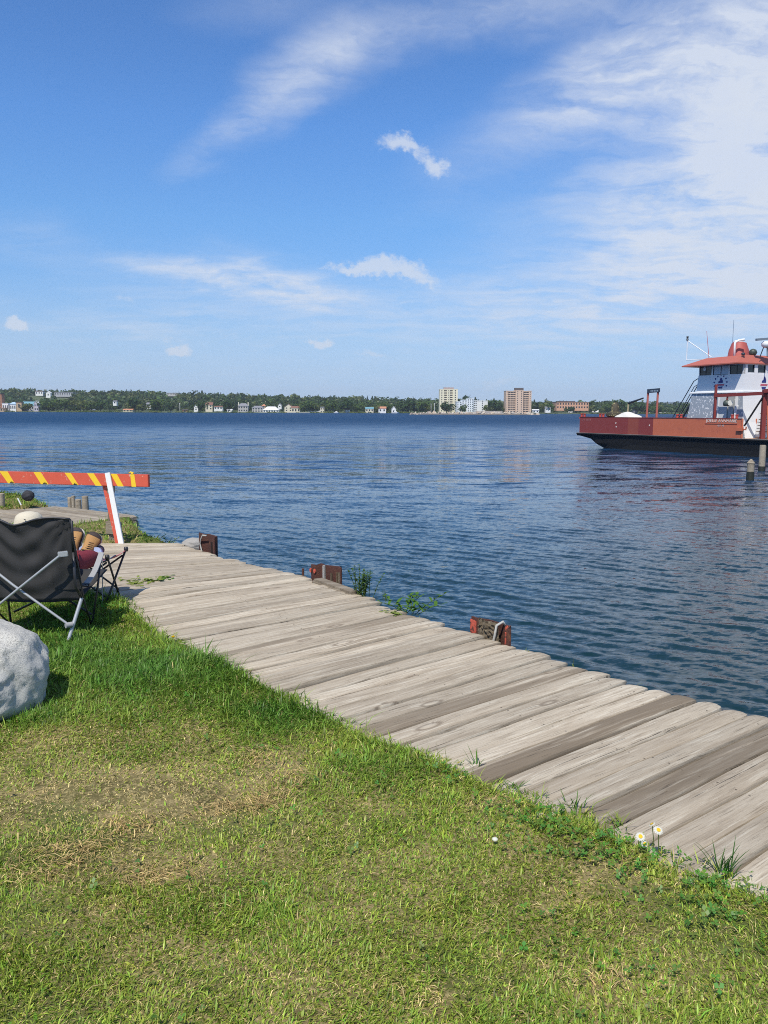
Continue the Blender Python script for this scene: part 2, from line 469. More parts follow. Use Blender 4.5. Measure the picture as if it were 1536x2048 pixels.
# ------------------------------------------------------------------ weathered timber
def wood_build(g, b):
    tc = g.node('ShaderNodeTexCoord').outputs['Object']
    oi = g.node('ShaderNodeObjectInfo')
    rnd = oi.outputs['Random']
    shift = g.node('ShaderNodeCombineXYZ', {0: g.m('MULTIPLY', rnd, 37.0), 1: g.m('MULTIPLY', rnd, 91.0), 2: g.m('MULTIPLY', rnd, 13.0)}).outputs[0]
    p = g.vm('ADD', tc, shift)
    # knots bend the grain
    kn = g.node('ShaderNodeTexVoronoi', {'Vector': g.mapping(p, scale=(2.1, 6.5, 0.0)), 'Scale': 1.0, 'Randomness': 1.0}, feature='F1')
    kd = kn.outputs['Distance']
    krand = g.node('ShaderNodeSeparateColor', {0: kn.outputs['Color']}).outputs[0]
    kon = g.smooth(krand, 0.48, 0.54)
    kmask = g.m('MULTIPLY', g.smooth(kd, 0.30, 0.0), kon)
    bend = g.node('ShaderNodeCombineXYZ', {0: 0.0, 1: g.m('MULTIPLY', kmask, 0.035), 2: 0.0}).outputs[0]
    w = g.vm('SCALE', g.vm('SUBTRACT', g.noise(g.mapping(p, scale=(1.5, 5, 5)), 1.0, 3, 0.5, out='Color'), (0.5, 0.5, 0.5)), scale=0.02)
    pg = g.vm('ADD', g.vm('ADD', p, bend), w)
    fine = g.noise(g.mapping(pg, scale=(5.0, 150, 60)), 1.0, 6, 0.7)
    mid = g.noise(g.mapping(pg, scale=(2.4, 46, 30)), 1.0, 7, 0.7)
    broad = g.noise(g.mapping(pg, scale=(1.1, 11, 9)), 1.0, 6, 0.65)
    blot = g.noise(p, 3.2, 6, 0.65)
    crack = g.noise(g.mapping(pg, scale=(1.5, 70, 30)), 1.0, 6, 0.68)
    cmask = g.smooth(crack, 0.645, 0.69)
    base = g.ramp(broad, [(0.25, (0.285, 0.245, 0.205)), (0.45, (0.44, 0.39, 0.335)), (0.62, (0.52, 0.475, 0.42)), (0.8, (0.40, 0.345, 0.285))])
    base = g.mix(g.m('MULTIPLY', g.smooth(mid, 0.50, 0.64), 0.70), base, (0.66, 0.63, 0.58))
    base = g.mix(g.m('MULTIPLY', g.smooth(mid, 0.46, 0.34), 0.5), base, (0.25, 0.21, 0.17))
    base = g.mix(g.m('MULTIPLY', g.smooth(fine, 0.53, 0.66), 0.62), base, (0.17, 0.14, 0.11))
    base = g.mix(g.m('MULTIPLY', g.smooth(blot, 0.55, 0.75), 0.45), base, (0.29, 0.25, 0.21))
    base = g.mix(g.m('MULTIPLY', cmask, 0.75), base, (0.075, 0.06, 0.05))
    core = g.m('MULTIPLY', g.smooth(kd, 0.14, 0.06), kon)
    ring = g.m('MULTIPLY', g.m('MULTIPLY', g.smooth(kd, 0.22, 0.16), g.smooth(kd, 0.10, 0.15)), kon)
    spk = g.noise(p, 160, 3, 0.6)
    base = g.mix(g.m('MULTIPLY', g.smooth(spk, 0.6, 0.75), 0.45), base, (0.70, 0.68, 0.64))
    base = g.mix(g.m('MULTIPLY', g.smooth(spk, 0.40, 0.28), 0.5), base, (0.17, 0.14, 0.12))
    base = g.mix(g.m('MULTIPLY', core, 0.6), base, (0.58, 0.53, 0.47))
    base = g.mix(g.m('MULTIPLY', ring, 0.55), base, (0.16, 0.125, 0.10))
    # nail heads over the two bearers
    sx_ = g.node('ShaderNodeSeparateXYZ', {0: tc})
    nx_ = g.m('MINIMUM', g.m('ABSOLUTE', g.m('SUBTRACT', sx_.outputs[0], 1.765)), g.m('ABSOLUTE', g.m('SUBTRACT', sx_.outputs[0], 0.972)))
    ny_ = g.m('SUBTRACT', g.m('ABSOLUTE', g.m('ADD', sx_.outputs[1], g.m('MULTIPLY', g.m('SUBTRACT', rnd, 0.5), 0.02))), 0.042)
    nail = g.smooth(g.m('SQRT', g.m('ADD', g.m('MULTIPLY', nx_, nx_), g.m('MULTIPLY', ny_, ny_))), 0.0065, 0.0035)
    base = g.mix(g.m('MULTIPLY', nail, 0.85), base, (0.05, 0.04, 0.035))
    # darker heartwood or wet streak on some planks: object colour carries how much
    oc = g.node('ShaderNodeSeparateColor', {0: oi.outputs['Color']})
    st = g.smooth(g.noise(g.mapping(g.vm('ADD', pg, (3.1, 0, 0)), scale=(0.55, 11, 5)), 1.0, 5, 0.6), 0.40, 0.52)
    dark = g.m('MULTIPLY', g.m('ADD', g.m('MULTIPLY', st, 0.75), 0.25), oc.outputs[0], clamp=True)
    base = g.mix(dark, base, g.mix(fine, (0.085, 0.066, 0.050), (0.26, 0.215, 0.17)))
    base = g.vm('MULTIPLY', g.vm('SCALE', base, scale=oc.outputs[1]), (1.0, 0.945, 0.81))
    g.l.new(base, b.inputs['Base Color'])
    hgt = g.m('ADD', g.m('ADD', g.m('MULTIPLY', fine, 0.35), g.m('MULTIPLY', mid, 0.6)), g.m('MULTIPLY', cmask, -1.2))
    hgt = g.m('ADD', hgt, g.m('MULTIPLY', core, 0.5))
    bm_ = g.node('ShaderNodeBump', {'Height': hgt, 'Strength': 0.8, 'Distance': 0.008})
    g.l.new(bm_.outputs[0], b.inputs['Normal'])
M_WOOD = mat('weathered_timber', rough=0.85, spec=0.25, build=wood_build)

def plank_obj(name, inner0, inner1, outer0, outer1, z, thick, dark, tint, parent, seed, round_end=True, worn_end=0.0):
    """one board between the seam (inner0,outer0) and the seam (inner1,outer1); local x runs along the board"""
    i0, i1, o0, o1 = map(np.array, (inner0, inner1, outer0, outer1))
    c0 = (i0 + i1) / 2; c1 = (o0 + o1) / 2
    ax = c1 - c0; L = float(np.hypot(*ax)); ax = ax / L; an = math.atan2(ax[1], ax[0])
    ay = np.array([-ax[1], ax[0]])
    rr = random.Random(seed)
    w0 = abs(float((i1 - i0) @ ay)) / 2; w1 = abs(float((o1 - o0) @ ay)) / 2
    nl, gap = 18, rr.uniform(0.008, 0.017)
    rnd_r = rr.uniform(0.7, 1.15)
    skew = rr.uniform(-0.012, 0.012)
    v = []; f = []
    prof = [-1.0, -0.93, -0.5, 0.0, 0.5, 0.93, 1.0]
    zp = [-0.012, -0.0022, 0.0, 0.0005, 0.0, -0.0022, -0.012]
    cup = rr.uniform(-0.003, 0.002)
    np_ = len(prof)
    for k in range(nl + 1):
        t = k / nl
        t = t if k < nl - 4 else [0.90, 0.955, 0.98, 0.992, 1.0][k - nl + 4]
        hw = (w0 + (w1 - w0) * t) - gap / 2
        x = L * t
        e = 1.0; drop = 0.0
        if round_end and t > 0.93:      # dog-eared, rain-worn end
            e = 1 - 0.42 * rnd_r * ((t - 0.93) / 0.07) ** 2.4; drop = 0.016 * ((t - 0.93) / 0.07) ** 2.5
        wob = 0.0022 * math.sin(7 * t + seed) + 0.0016 * math.sin(23 * t + 2 * seed)
        zw = 0.004 * math.sin(3.1 * t + seed * 1.7) + 0.002 * math.sin(11 * t + seed)
        for pp, zz in zip(prof, zp):
            v.append((x + skew * pp * t, hw * e * pp + wob, zz + zw + cup * (1 - pp * pp) - drop - (0.004 * abs(pp) ** 3 if worn_end else 0)))
        v.append((x, hw * e + wob, -thick)); v.append((x, -hw * e + wob, -thick))
    nr = np_ + 2
    for k in range(nl):
        for j in range(nr):
            j2 = (j + 1) % nr
            f.append((k * nr + j, (k + 1) * nr + j, (k + 1) * nr + j2, k * nr + j2))
    f.append(tuple(range(nr))); f.append(tuple(nl * nr + j for j in reversed(range(nr))))
    me = bpy.data.meshes.new(name); me.from_pydata(v, [], f); me.materials.append(M_WOOD)
    me.polygons.foreach_set('use_smooth', [True] * len(f)); me.set_sharp_from_angle(angle=R(40))
    o = bpy.data.objects.new(name, me); COL.objects.link(o)
    o.location = (c0[0], c0[1], z); o.rotation_euler = (rr.uniform(-0.012, 0.012), rr.uniform(-0.0025, 0.0025), an)
    o.parent = parent
    o.color = (dark, tint, 1, 1)
    return o

dock = thing('wooden_dock', 'long weathered grey plank dock running along the lake edge beside the lawn', 'dock')
DARKPX = {1162: 0.75, 1383: 0.9, 1485: 0.35, 1600: 0.7, 1124: 0.1, 1640: 0.3}     # plank ends that are dark brown in the photo
dark_s = {}
for px, dk in DARKPX.items():
    best = min(np.arange(S_VIEW - 1.5, S_VIEW + 4, 0.01), key=lambda s: abs((lambda p: CXP + FPX * (np.array([p[0], p[1], -EYE]) @ _r) / (np.array([p[0], p[1], -EYE]) @ _f))(edge_pt(s)) - px))
    dark_s[best] = dk
s = S_VIEW - 4.6; S_END = EDGE_S[-1]
pr = random.Random(21)
k = 0
while s < S_END - 0.06:
    w = pr.uniform(0.139, 0.153)
    if s - S_VIEW > 4.9: w = pr.uniform(0.145, 0.175)
    s2 = min(s + w, S_END)
    def seam(q, ext):
        p = edge_pt(q); a = edge_ang(q); d = np.array([math.cos(a), math.sin(a)])
        return p - d * PLANK_L, p + d * ext
    ext = pr.gauss(0.0, 0.012) + 0.01
    i0, o0 = seam(s, ext); i1, o1 = seam(s2, ext)
    dk = pr.choice([0, 0, 0, 0.04, 0.08, 0.16])
    for q, v_ in dark_s.items():
        if s - 0.02 <= q - 0.06 <= s2 - 0.02: dk = v_
    if abs(s - S_VIEW - 2.75) < 0.08: dk = 0.7
    if 4.2 < s - S_VIEW < 6.6 and pr.random() < 0.3: dk = pr.uniform(0.2, 0.5)
    plank_obj('plank', i0, i1, o0, o1, pr.uniform(-0.007, 0.007) + (0.012 if abs(s - S_VIEW - 2.45) < 0.5 else 0), 0.045, dk, pr.uniform(0.80, 1.08), dock, k + 3)
    s = s2; k += 1
N_PLANKS = k
# bearers under the boards and the steel face below them
m_steel = worn('rusted_steel', (0.075, 0.036, 0.024), 0.85, 0.5, 9, 0.5, other=(0.15, 0.062, 0.032), thr=0.52, sharp=0.2)
mb = MB()
for inset in (0.16, 0.95):
    pts = []
    for q in np.arange(S_VIEW - 4.4, S_END - 0.1, 0.5):
        p = edge_pt(q); a = edge_ang(q); pts.append((p[0] - math.cos(a) * inset, p[1] - math.sin(a) * inset, -0.12))
    for a_, b_ in zip(pts, pts[1:]): mb.beam(a_, b_, 0.14, 0.13)
mb.build('bearer', worn('dark_timber', (0.10, 0.075, 0.055), 0.9, 0.4, 8, 0.4), dock)
mb = MB()
prev = None
for n_, q in enumerate(np.arange(S_VIEW - 4.6, S_END, 0.22)):
    p = edge_pt(q); a = edge_ang(q); ins = 0.10 if (n_ // 2) % 2 else 0.19
    cur = (p[0] - math.cos(a) * ins, p[1] - math.sin(a) * ins)
    if prev is not None:
        mb.hexa([(*prev, -3.2), (*cur, -3.2), (cur[0] - .05, cur[1] - .05, -3.2), (prev[0] - .05, prev[1] - .05, -3.2),
                 (*prev, -0.19), (*cur, -0.19), (cur[0] - .05, cur[1] - .05, -0.19), (prev[0] - .05, prev[1] - .05, -0.19)])
    prev = cur
mb.build('bulkhead', m_steel, dock)

# the second deck beyond the barricade: boards run along its water edge
deck = thing('far_wooden_deck', 'older low timber deck beyond the barricade with broken right end', 'deck')
off = 0.0; k = 0; pr = random.Random(4)
while off < 1.62:
    w = pr.uniform(0.17, 0.24)
    e0 = pr.uniform(-0.02, 0.06)
    a0 = FD0 + FDI * off + FDD * e0; a1 = FD0 + FDI * (off + w) + FDD * e0
    Lp = 2.08 + 0.2 * off + pr.uniform(-.03, .03)
    plank_obj('plank', a0 + FDD * Lp, a1 + FDD * Lp, a0, a1, pr.uniform(-0.005, 0.006), 0.07, pr.choice([0.05, 0.25, 0.45]), pr.uniform(0.66, 0.82), deck, 200 + k)
    off += w; k += 1
mb = MB()
p0 = FD0 + FDI * -0.02 + FDD * 0.12; p1 = FD0 + FDI * 1.5 + FDD * 0.12
mb.beam((*p0, -0.2), (*p1, -0.2), 0.22, 0.24)
p2 = FD0 + FDD * 1.95 + FDI * 0.14; p3 = FD0 + FDI * 0.14 - FDD * 0.03
mb.beam((*p2, -0.215), (*p3, -0.215), 0.2, 0.26)
o = mb.build('edge_beam', M_WOOD, deck, bevel=0.012); o.color = (0.35, 0.85, 1, 1)
mb = MB()
a_ = FD0 + FDD * 0.1 + FDI * 0.05; b_ = FD0 + FDD * 1.95 + FDI * 0.05
mb.hexa([(*a_, -3), (*b_, -3), (*(b_ + FDI * 0.1), -3), (*(a_ + FDI * 0.1), -3), (*a_, -0.35), (*b_, -0.35), (*(b_ + FDI * 0.1), -0.35), (*(a_ + FDI * 0.1), -0.35)])
mb.build('bulkhead', MATS['dark_timber'], deck)
# ------------------------------------------------------------------ lake
def water_build(g, b):
    geo = g.node('ShaderNodeNewGeometry')
    pos = geo.outputs['Position']
    dist = g.vm('DISTANCE', pos, (0.0, 0.0, EYE))
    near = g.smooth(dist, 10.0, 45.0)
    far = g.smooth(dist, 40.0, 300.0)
    gust = g.noise(g.mapping(pos, rot=(0, 0, R(8)), scale=(0.10, 0.5, 1)), 0.12, 6, 0.6)
    gs = g.smooth(gust, 0.36, 0.64, 0.80, 1.15)
    # slopes of ripples too small for the mesh; crests lie across the wind
    def slope(scale, sx, rot, k, det=3):
        c = g.vm('SUBTRACT', g.noise(g.mapping(pos, rot=(0, 0, R(rot)), scale=(sx, 1, 1)), scale, det, 0.55, dist=0.25, out='Color'), (0.5, 0.5, 0.5))
        return g.vm('SCALE', g.vm('MULTIPLY', c, (0.8, 1.25, 0.0)), scale=k)
    n = g.vm('ADD', g.vm('ADD', slope(12.0, 0.5, 30, 0.50), slope(30.0, 0.55, 24, 0.30)), slope(3.2, 0.40, 18, g.m('MULTIPLY_ADD', near, 0.34, 0.22)))
    n = g.vm('ADD', n, slope(0.9, 0.35, 6, g.m('MULTIPLY', near, 1.0)))
    n = g.vm('ADD', n, slope(0.25, 0.30, -4, g.m('MULTIPLY', far, 0.5)))
    n = g.vm('SCALE', n, scale=gs)
    nn = g.vm('NORMALIZE', g.vm('ADD', geo.outputs['Normal'], n))
    g.l.new(nn, b.inputs['Normal'])
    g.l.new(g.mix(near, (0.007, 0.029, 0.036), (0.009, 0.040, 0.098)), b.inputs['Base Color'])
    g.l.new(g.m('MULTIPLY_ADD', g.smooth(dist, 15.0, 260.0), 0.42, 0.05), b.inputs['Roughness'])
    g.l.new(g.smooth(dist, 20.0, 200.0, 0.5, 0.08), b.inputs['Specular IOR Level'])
    b.inputs['IOR'].default_value = 1.333
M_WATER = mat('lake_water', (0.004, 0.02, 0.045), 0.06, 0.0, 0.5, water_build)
ra = [3.2]
while ra[-1] < 70: ra.append(ra[-1] * (1.0030 if ra[-1] < 22 else 1.005))
while ra[-1] < 6300: ra.append(ra[-1] * 1.03)
ra = np.array(ra)
th = np.concatenate([np.arange(-100, -36, 4.0), np.arange(-36, 36.01, 0.2), np.arange(40, 101, 4.0)])
th = np.radians(th)
rr_, tt = np.meshgrid(ra, th, indexing='ij')
wx = rr_ * np.sin(tt); wy = rr_ * np.cos(tt)
wz = np.zeros_like(wx)
wr = np.random.default_rng(7)
for i in range(84):
    lam = 0.065 * (10.0 ** wr.random())
    ang = math.radians(58) + wr.normal(0, 0.42)
    kx, ky = math.cos(ang) * 2 * math.pi / lam, math.sin(ang) * 2 * math.pi / lam
    amp = 0.0023 * lam ** 0.75 * (0.5 + wr.random())
    fade = 1 - smst(rr_, 35 * lam, 80 * lam)                 # short waves vanish into the shader relief with distance
    ph = kx * wx + ky * wy + wr.random() * 6.28 + 1.2 * np.sin(0.35 * wx * math.sin(ang) - 0.35 * wy * math.cos(ang) + i)
    grp = 0.55 + 0.9 * vnoise(wx * 0.45 / max(lam, .4) + i * 7.1, wy * 0.45 / max(lam, .4), i)
    sn = np.sin(ph)
    wz += amp * fade * grp * (sn + 0.25 * (sn * sn - 0.5) * 2)
wz += WATER
nr, nt = wx.shape
ii, jj = np.meshgrid(np.arange(nr - 1), np.arange(nt - 1), indexing='ij')
q = (ii * nt + jj).ravel()
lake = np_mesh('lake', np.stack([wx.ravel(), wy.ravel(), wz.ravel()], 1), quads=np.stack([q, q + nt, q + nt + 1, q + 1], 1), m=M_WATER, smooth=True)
tag(lake, kind='structure')
# ------------------------------------------------------------------ turf
def blade_build(g, b):
    g.n.remove(b)
    c = g.node('ShaderNodeAttribute', attribute_name='col').outputs['Color']
    d = g.node('ShaderNodeBsdfDiffuse', {'Color': c})
    t = g.node('ShaderNodeBsdfTranslucent', {'Color': g.vm('MULTIPLY', c, (1.15, 1.2, 0.6))})
    gl = g.node('ShaderNodeBsdfGlossy', {'Color': (1, 1, 1, 1), 'Roughness': 0.42})
    m1 = g.node('ShaderNodeMixShader', {0: 0.36, 1: d.outputs[0], 2: t.outputs[0]})
    m2 = g.node('ShaderNodeMixShader', {0: 0.015, 1: m1.outputs[0], 2: gl.outputs[0]})
    out = [n for n in g.n if n.type == 'OUTPUT_MATERIAL'][0]
    g.l.new(m2.outputs[0], out.inputs[0])
M_BLADE = mat('leaf_blade', build=blade_build)

def gauss_sum(x, y, lst):
    s = np.zeros_like(x)
    for cx, cy, sx, sy, a in lst: s = s + a * np.exp(-((x - cx) / sx) ** 2 - ((y - cy) / sy) ** 2)
    return s
def pxg(lst):
    out = []
    for px, py, rx, ry, a in lst:
        c = G(px, py); dx = G(px + rx, py)[0] - c[0]; dy = abs(G(px, py - ry)[1] - G(px, py + ry)[1]) / 2
        out.append((c[0], c[1], dx, dy, a))
    return out
DRY = pxg([(310, 1590, 240, 72, 1.1), (150, 1480, 170, 36, 0.45), (430, 1470, 110, 30, 0.40), (80, 1620, 130, 50, 0.3), (450, 1625, 120, 35, 0.6),
           (130, 1710, 130, 36, 0.4), (300, 1740, 140, 35, 0.45), (150, 1850, 240, 60, 0.2), (700, 1980, 400, 70, 0.42), (980, 1600, 90, 40, 0.45), (1230, 1770, 120, 35, 0.5),
           (1180, 1960, 140, 40, 0.45), (870, 1990, 80, 30, 0.3), (560, 1520, 60, 25, 0.35), (1330, 1840, 200, 60, 0.25), (450, 1940, 300, 60, 0.25)])
BARE = pxg([(1190, 1742, 75, 16, 0.9), (1230, 1785, 70, 12, 0.85), (985, 1610, 45, 14, 0.7), (250, 1580, 70, 16, 0.65), (1060, 1640, 40, 12, 0.5), (880, 2010, 60, 22, 0.6), (1000, 1990, 40, 14, 0.4), (470, 1935, 40, 12, .4)])
LUSH = pxg([(330, 1360, 270, 70, 1.0), (120, 1300, 120, 60, 0.7), (560, 1440, 120, 40, 0.7), (760, 1560, 130, 50, 0.45), (180, 1200, 150, 60, 0.7), (60, 1450, 90, 26, 0.5)])
HAY = pxg([(120, 1710, 95, 24, 1.0), (255, 1665, 50, 18, 1.0), (520, 1610, 55, 18, 0.9), (470, 1625, 70, 14, 0.8), (585, 1570, 35, 14, 0.8), (510, 1525, 40, 14, 0.7), (310, 1755, 70, 18, 0.9), (1200, 1965, 60, 16, .6), (60, 1760, 90, 16, .6)])

def scatter(n, xr, yr, power):
    """random lawn points, denser near the camera"""
    k = int(n * 3.0)
    x = rng.uniform(*xr, k); y = rng.uniform(*yr, k)
    d2 = x * x + y * y
    p = np.minimum(1.0, (5.2 / np.maximum(d2, 5.2)) ** power)
    keep = rng.random(k) < p
    x, y = x[keep], y[keep]
    return x, y
xs, ys = [], []
for (n, xr, yr, pw) in ((640000, (-4.2, 3.2), (1.5, 7.2), 0.62), (30000, (-9, -2.4), (7.0, 11.8), 0.45), (26000, (-10.5, -5.2), (11.8, 15.2), 0.3), (14000, (-6, 3.4), (0.2, 1.5), 0.4)):
    a, b_ = scatter(n, xr, yr, pw); xs.append(a); ys.append(b_)
bx = np.concatenate(xs); by = np.concatenate(ys)
dl = sdf(bx, by, LAND); dd = sdf(bx, by, DOCK_POLY)
edge_n = 0.05 * (fbm(bx * 7, by * 7, 44) - 0.5)
fd_u = (bx - FD0[0]) * FDI[0] + (by - FD0[1]) * FDI[1]; fd_v = (bx - FD0[0]) * FDD[0] + (by - FD0[1]) * FDD[1]
on_deck = (fd_u > -0.1) & (fd_u < 1.66) & (fd_v > -0.02) & (fd_v < 2.08 + 0.2 * fd_u)
vis = np.abs(bx) < (by + 0.6) * 0.56 + 0.5           # a margin round what the photo sees
nearbare = np.clip(gauss_sum(bx, by, BARE), 0, 1)
keep = (dl > 0.02) & (dd < 0.012 + edge_n) & (~on_deck) & vis & (rng.random(len(bx)) > nearbare * 0.8)
bx, by, dd, dl = bx[keep], by[keep], dd[keep], dl[keep]
N = len(bx); pass
dist = np.hypot(bx, by)
dry = np.clip(gauss_sum(bx, by, DRY) + 0.9 * (fbm(bx * 3.2, by * 3.2, 5) - 0.47) + 0.6 * (fbm(bx * 14, by * 14, 6) - 0.5), 0, 1)
lush = np.clip(gauss_sum(bx, by, LUSH) + 0.5 * (fbm(bx * 2.2, by * 2.2, 8) - 0.5), 0, 1)
dry = np.clip(dry - 0.9 * lush, 0, 1)
far_side = (by > 8.5)
dry[far_side] *= 0.15; lush[far_side] = 0.6
hay = np.clip(gauss_sum(bx, by, HAY) * (0.35 + 1.3 * (fbm(bx * 9, by * 9, 61) - 0.3)), 0, 1)
edgeb = smst(dd, -0.28, -0.02)                        # longer where the mower misses, along the boards
L = (0.017 + 0.026 * lush + 0.018 * edgeb - 0.004 * dry) * rng.lognormal(0, 0.38, N)
L *= np.where(far_side, 1.7, 1.0)
tuft = smst(fbm(bx * 4.5, by * 4.5, 71), 0.56, 0.7) * (1 - dry)
L *= 1 + 0.55 * tuft
is_hay = rng.random(N) < hay * 0.42
straw = (rng.random(N) < dry * 0.75 + 0.14 * (1 - lush) + 0.02) | is_hay
lean = np.abs(rng.normal(0.90, 0.38, N)); lean = np.where(straw, np.abs(rng.normal(1.25, 0.22, N)), lean); lean = np.minimum(lean, 1.5)
lean = np.where(is_hay, rng.normal(1.38, 0.12, N), lean)
L = np.where(is_hay, rng.uniform(0.03, 0.065, N), L)
phi = rng.uniform(0, 2 * np.pi, N)
swirl = fbm(bx * 1.6, by * 1.6, 15) * 4 * np.pi
phi = np.where(rng.random(N) < 0.5, swirl + rng.normal(0, 0.7, N), phi)
W = (0.0011 + 0.0012 * rng.random(N) ** 1.5) * (1 + 0.16 * np.maximum(dist - 2.5, 0)) * np.where(straw, 0.72, 1.0)
wide = rng.random(N) < 0.035
W = np.where(wide & ~straw, W * 2.2, W); W = np.where(dry > 0.5, W * 1.2, W)
bz = lawn_height(bx, by) - 0.004 + np.where(is_hay, rng.uniform(0, 0.02, N), 0)
bz = np.where(dd > -0.05, np.maximum(bz, -0.03), bz)
green = np.stack([0.125 + 0.10 * rng.random(N), 0.225 + 0.11 * rng.random(N), 0.022 + 0.020 * rng.random(N)], 1)
deep = np.array([0.070, 0.175, 0.030]); yel = np.array([0.40, 0.40, 0.08]); st1 = np.array([0.62, 0.52, 0.24]); st2 = np.array([0.47, 0.34, 0.155])
c = green * (1 - 0.85 * lush[:, None]) + deep * 0.85 * lush[:, None]
yf = np.clip(0.46 + dry * 0.50 + 0.5 * (fbm(bx * 6, by * 6, 91) - 0.5) - 0.45 * lush, 0, 0.85)[:, None] * rng.random((N, 1)) ** 0.6
c = c * (1 - yf) + yel * yf
sm = np.clip(rng.random((N, 1)) * 0.9 + 0.55 * is_hay[:, None], 0, 1.1)
c = np.where(straw[:, None], st1 * (1 - sm) + st2 * sm, c)
c *= np.clip(rng.lognormal(0.08, 0.38, (N, 1)), 0.4, 2.0)
dirx, diry = np.cos(phi), np.sin(phi)
px_, py_ = -diry, dirx
def pt(t, ln):                                        # a point along the bent blade
    a = ln * (0.45 + 0.75 * t)
    return np.stack([bx + dirx * L * t * np.sin(a), by + diry * L * t * np.sin(a), bz + L * t * np.cos(np.minimum(a, 1.52))], 1)
side = np.stack([px_, py_, np.zeros(N)], 1)
P0 = np.stack([bx, by, bz], 1); P1 = pt(0.55, lean); P2 = pt(1.0, lean)
w_ = W[:, None]
V = np.stack([P0 - side * w_ * 0.8, P0 + side * w_ * 0.8, P1 - side * w_, P1 + side * w_, P2], 1).reshape(-1, 3)
base = np.arange(N) * 5
quads = np.stack([base, base + 1, base + 3, base + 2], 1); tris = np.stack([base + 2, base + 3, base + 4], 1)
cc = np.repeat(c, 5, axis=0)
grass = np_mesh('grass', V, quads=quads, tris=tris, col=cc, m=M_BLADE)
tag(grass, 'short mown lawn grass, lush near the dock and dry in the middle', 'grass', kind='stuff')

# low clover and weeds with small round leaves, thickest along the boards
CLOV = pxg([(1260, 1700, 150, 50, 0.9), (1100, 1640, 90, 36, 0.8), (1450, 1800, 130, 45, 0.9), (960, 1570, 70, 30, 0.7), (1500, 1850, 120, 40, .7), (1130, 1880, 160, 50, .25), (720, 1600, 120, 40, .25), (1300, 1960, 100, 40, .3),
            (240, 1215, 60, 25, .6), (420, 1330, 60, 20, .4), (900, 1540, 60, 20, .6)])
x = rng.uniform(-2.6, 2.4, 420000); y = rng.uniform(1.6, 7.0, 420000)
d2 = sdf(x, y, DOCK_POLY)
pb = np.clip(gauss_sum(x, y, CLOV) * 1.1 * smst(fbm(x * 5, y * 5, 33), 0.3, 0.6), 0, 1) + 0.012
keep = (rng.random(len(x)) < pb * 0.14) & (sdf(x, y, LAND) > 0.9) & (d2 < 0.035 + 0.05 * (fbm(x * 6, y * 6, 12) - 0.4)) & (np.abs(x) < (y + 0.6) * 0.56 + 0.4)
x, y = x[keep], y[keep]; n = len(x)
z = np.maximum(lawn_height(x, y), -0.02) + rng.uniform(0.012, 0.045, n)
rad = rng.uniform(0.0045, 0.010, n)
a0 = rng.uniform(0, 6.28, n); tl = rng.normal(0, 0.45, (n, 2))
vv, qq = [], []
for k in range(3):
    a = a0 + k * 2.094
    cxk, cyk = np.cos(a), np.sin(a); sx_, sy_ = -cyk, cxk
    def lp(t, s): 
        ox = (cxk * t + sx_ * s) * rad; oy = (cyk * t + sy_ * s) * rad
        return np.stack([x + ox, y + oy, z + tl[:, 0] * ox + tl[:, 1] * oy + 0.15 * rad * t], 1)
    vv.append(np.stack([lp(0, 0), lp(0.9, -0.72), lp(1.55, 0), lp(0.9, 0.72)], 1))
V = np.stack(vv, 1).reshape(-1, 3)
cl = np.stack([0.085 + 0.08 * rng.random(n), 0.20 + 0.12 * rng.random(n), 0.035 + 0.025 * rng.random(n)], 1)
yl = rng.random(n) < 0.006
cl[yl] = (0.62, 0.50, 0.03)
q = np.arange(n * 3) * 4
clover = np_mesh('clover', V, quads=np.stack([q, q + 1, q + 2, q + 3], 1), col=np.repeat(cl, 12, axis=0), m=M_BLADE)
tag(clover, 'low clover and small leafy weeds creeping along the dock edge', 'clover', kind='stuff')
# ------------------------------------------------------------------ plants growing through and beside the boards
def leaf_mat(name, c, v=0.25):
    def bld(g, b):
        g.n.remove(b)
        n = g.noise(g.node('ShaderNodeNewGeometry').outputs['Position'], 40, 3, 0.6)
        col = g.vm('SCALE', c, scale=g.m('MULTIPLY_ADD', n, 2 * v, 1 - v))
        d = g.node('ShaderNodeBsdfDiffuse', {'Color': col}); t = g.node('ShaderNodeBsdfTranslucent', {'Color': g.vm('MULTIPLY', col, (1.2, 1.2, 0.6))})
        m1 = g.node('ShaderNodeMixShader', {0: 0.35, 1: d.outputs[0], 2: t.outputs[0]})
        g.l.new(m1.outputs[0], [n_ for n_ in g.n if n_.type == 'OUTPUT_MATERIAL'][0].inputs[0])
    return mat(name, build=bld)
M_LEAF = leaf_mat('leaf_green', (0.10, 0.21, 0.04)); M_LEAFD = leaf_mat('leaf_dark', (0.055, 0.13, 0.035)); M_LEAFY = leaf_mat('leaf_pale', (0.24, 0.30, 0.075))
M_LEAFW = leaf_mat('leaf_willow', (0.085, 0.165, 0.05)); M_STEM = leaf_mat('stem_green', (0.13, 0.18, 0.05)); M_STRAW = leaf_mat('stem_straw', (0.32, 0.26, 0.14))
def leaf(mb, base, d, ln, w, droop=0.3, n=4):
    base = Vector(base); d = Vector(d).normalized(); side = d.cross(Vector((0, 0, 1)))
    side = side.normalized() if side.length > 1e-4 else Vector((1, 0, 0))
    vs, p, dd = [], base.copy(), d.copy()
    for k in range(n + 1):
        t = k / n; hw = w * (math.sin(math.pi * (0.12 + 0.88 * t)) ** 0.8 if k < n else 0.0)
        vs += [p - side * hw, p + side * hw]; dd = (dd - Vector((0, 0, droop / n))).normalized(); p = p + dd * ln / n
    mb.add(vs, [(2 * k, 2 * k + 1, 2 * k + 3, 2 * k + 2) for k in range(n)])
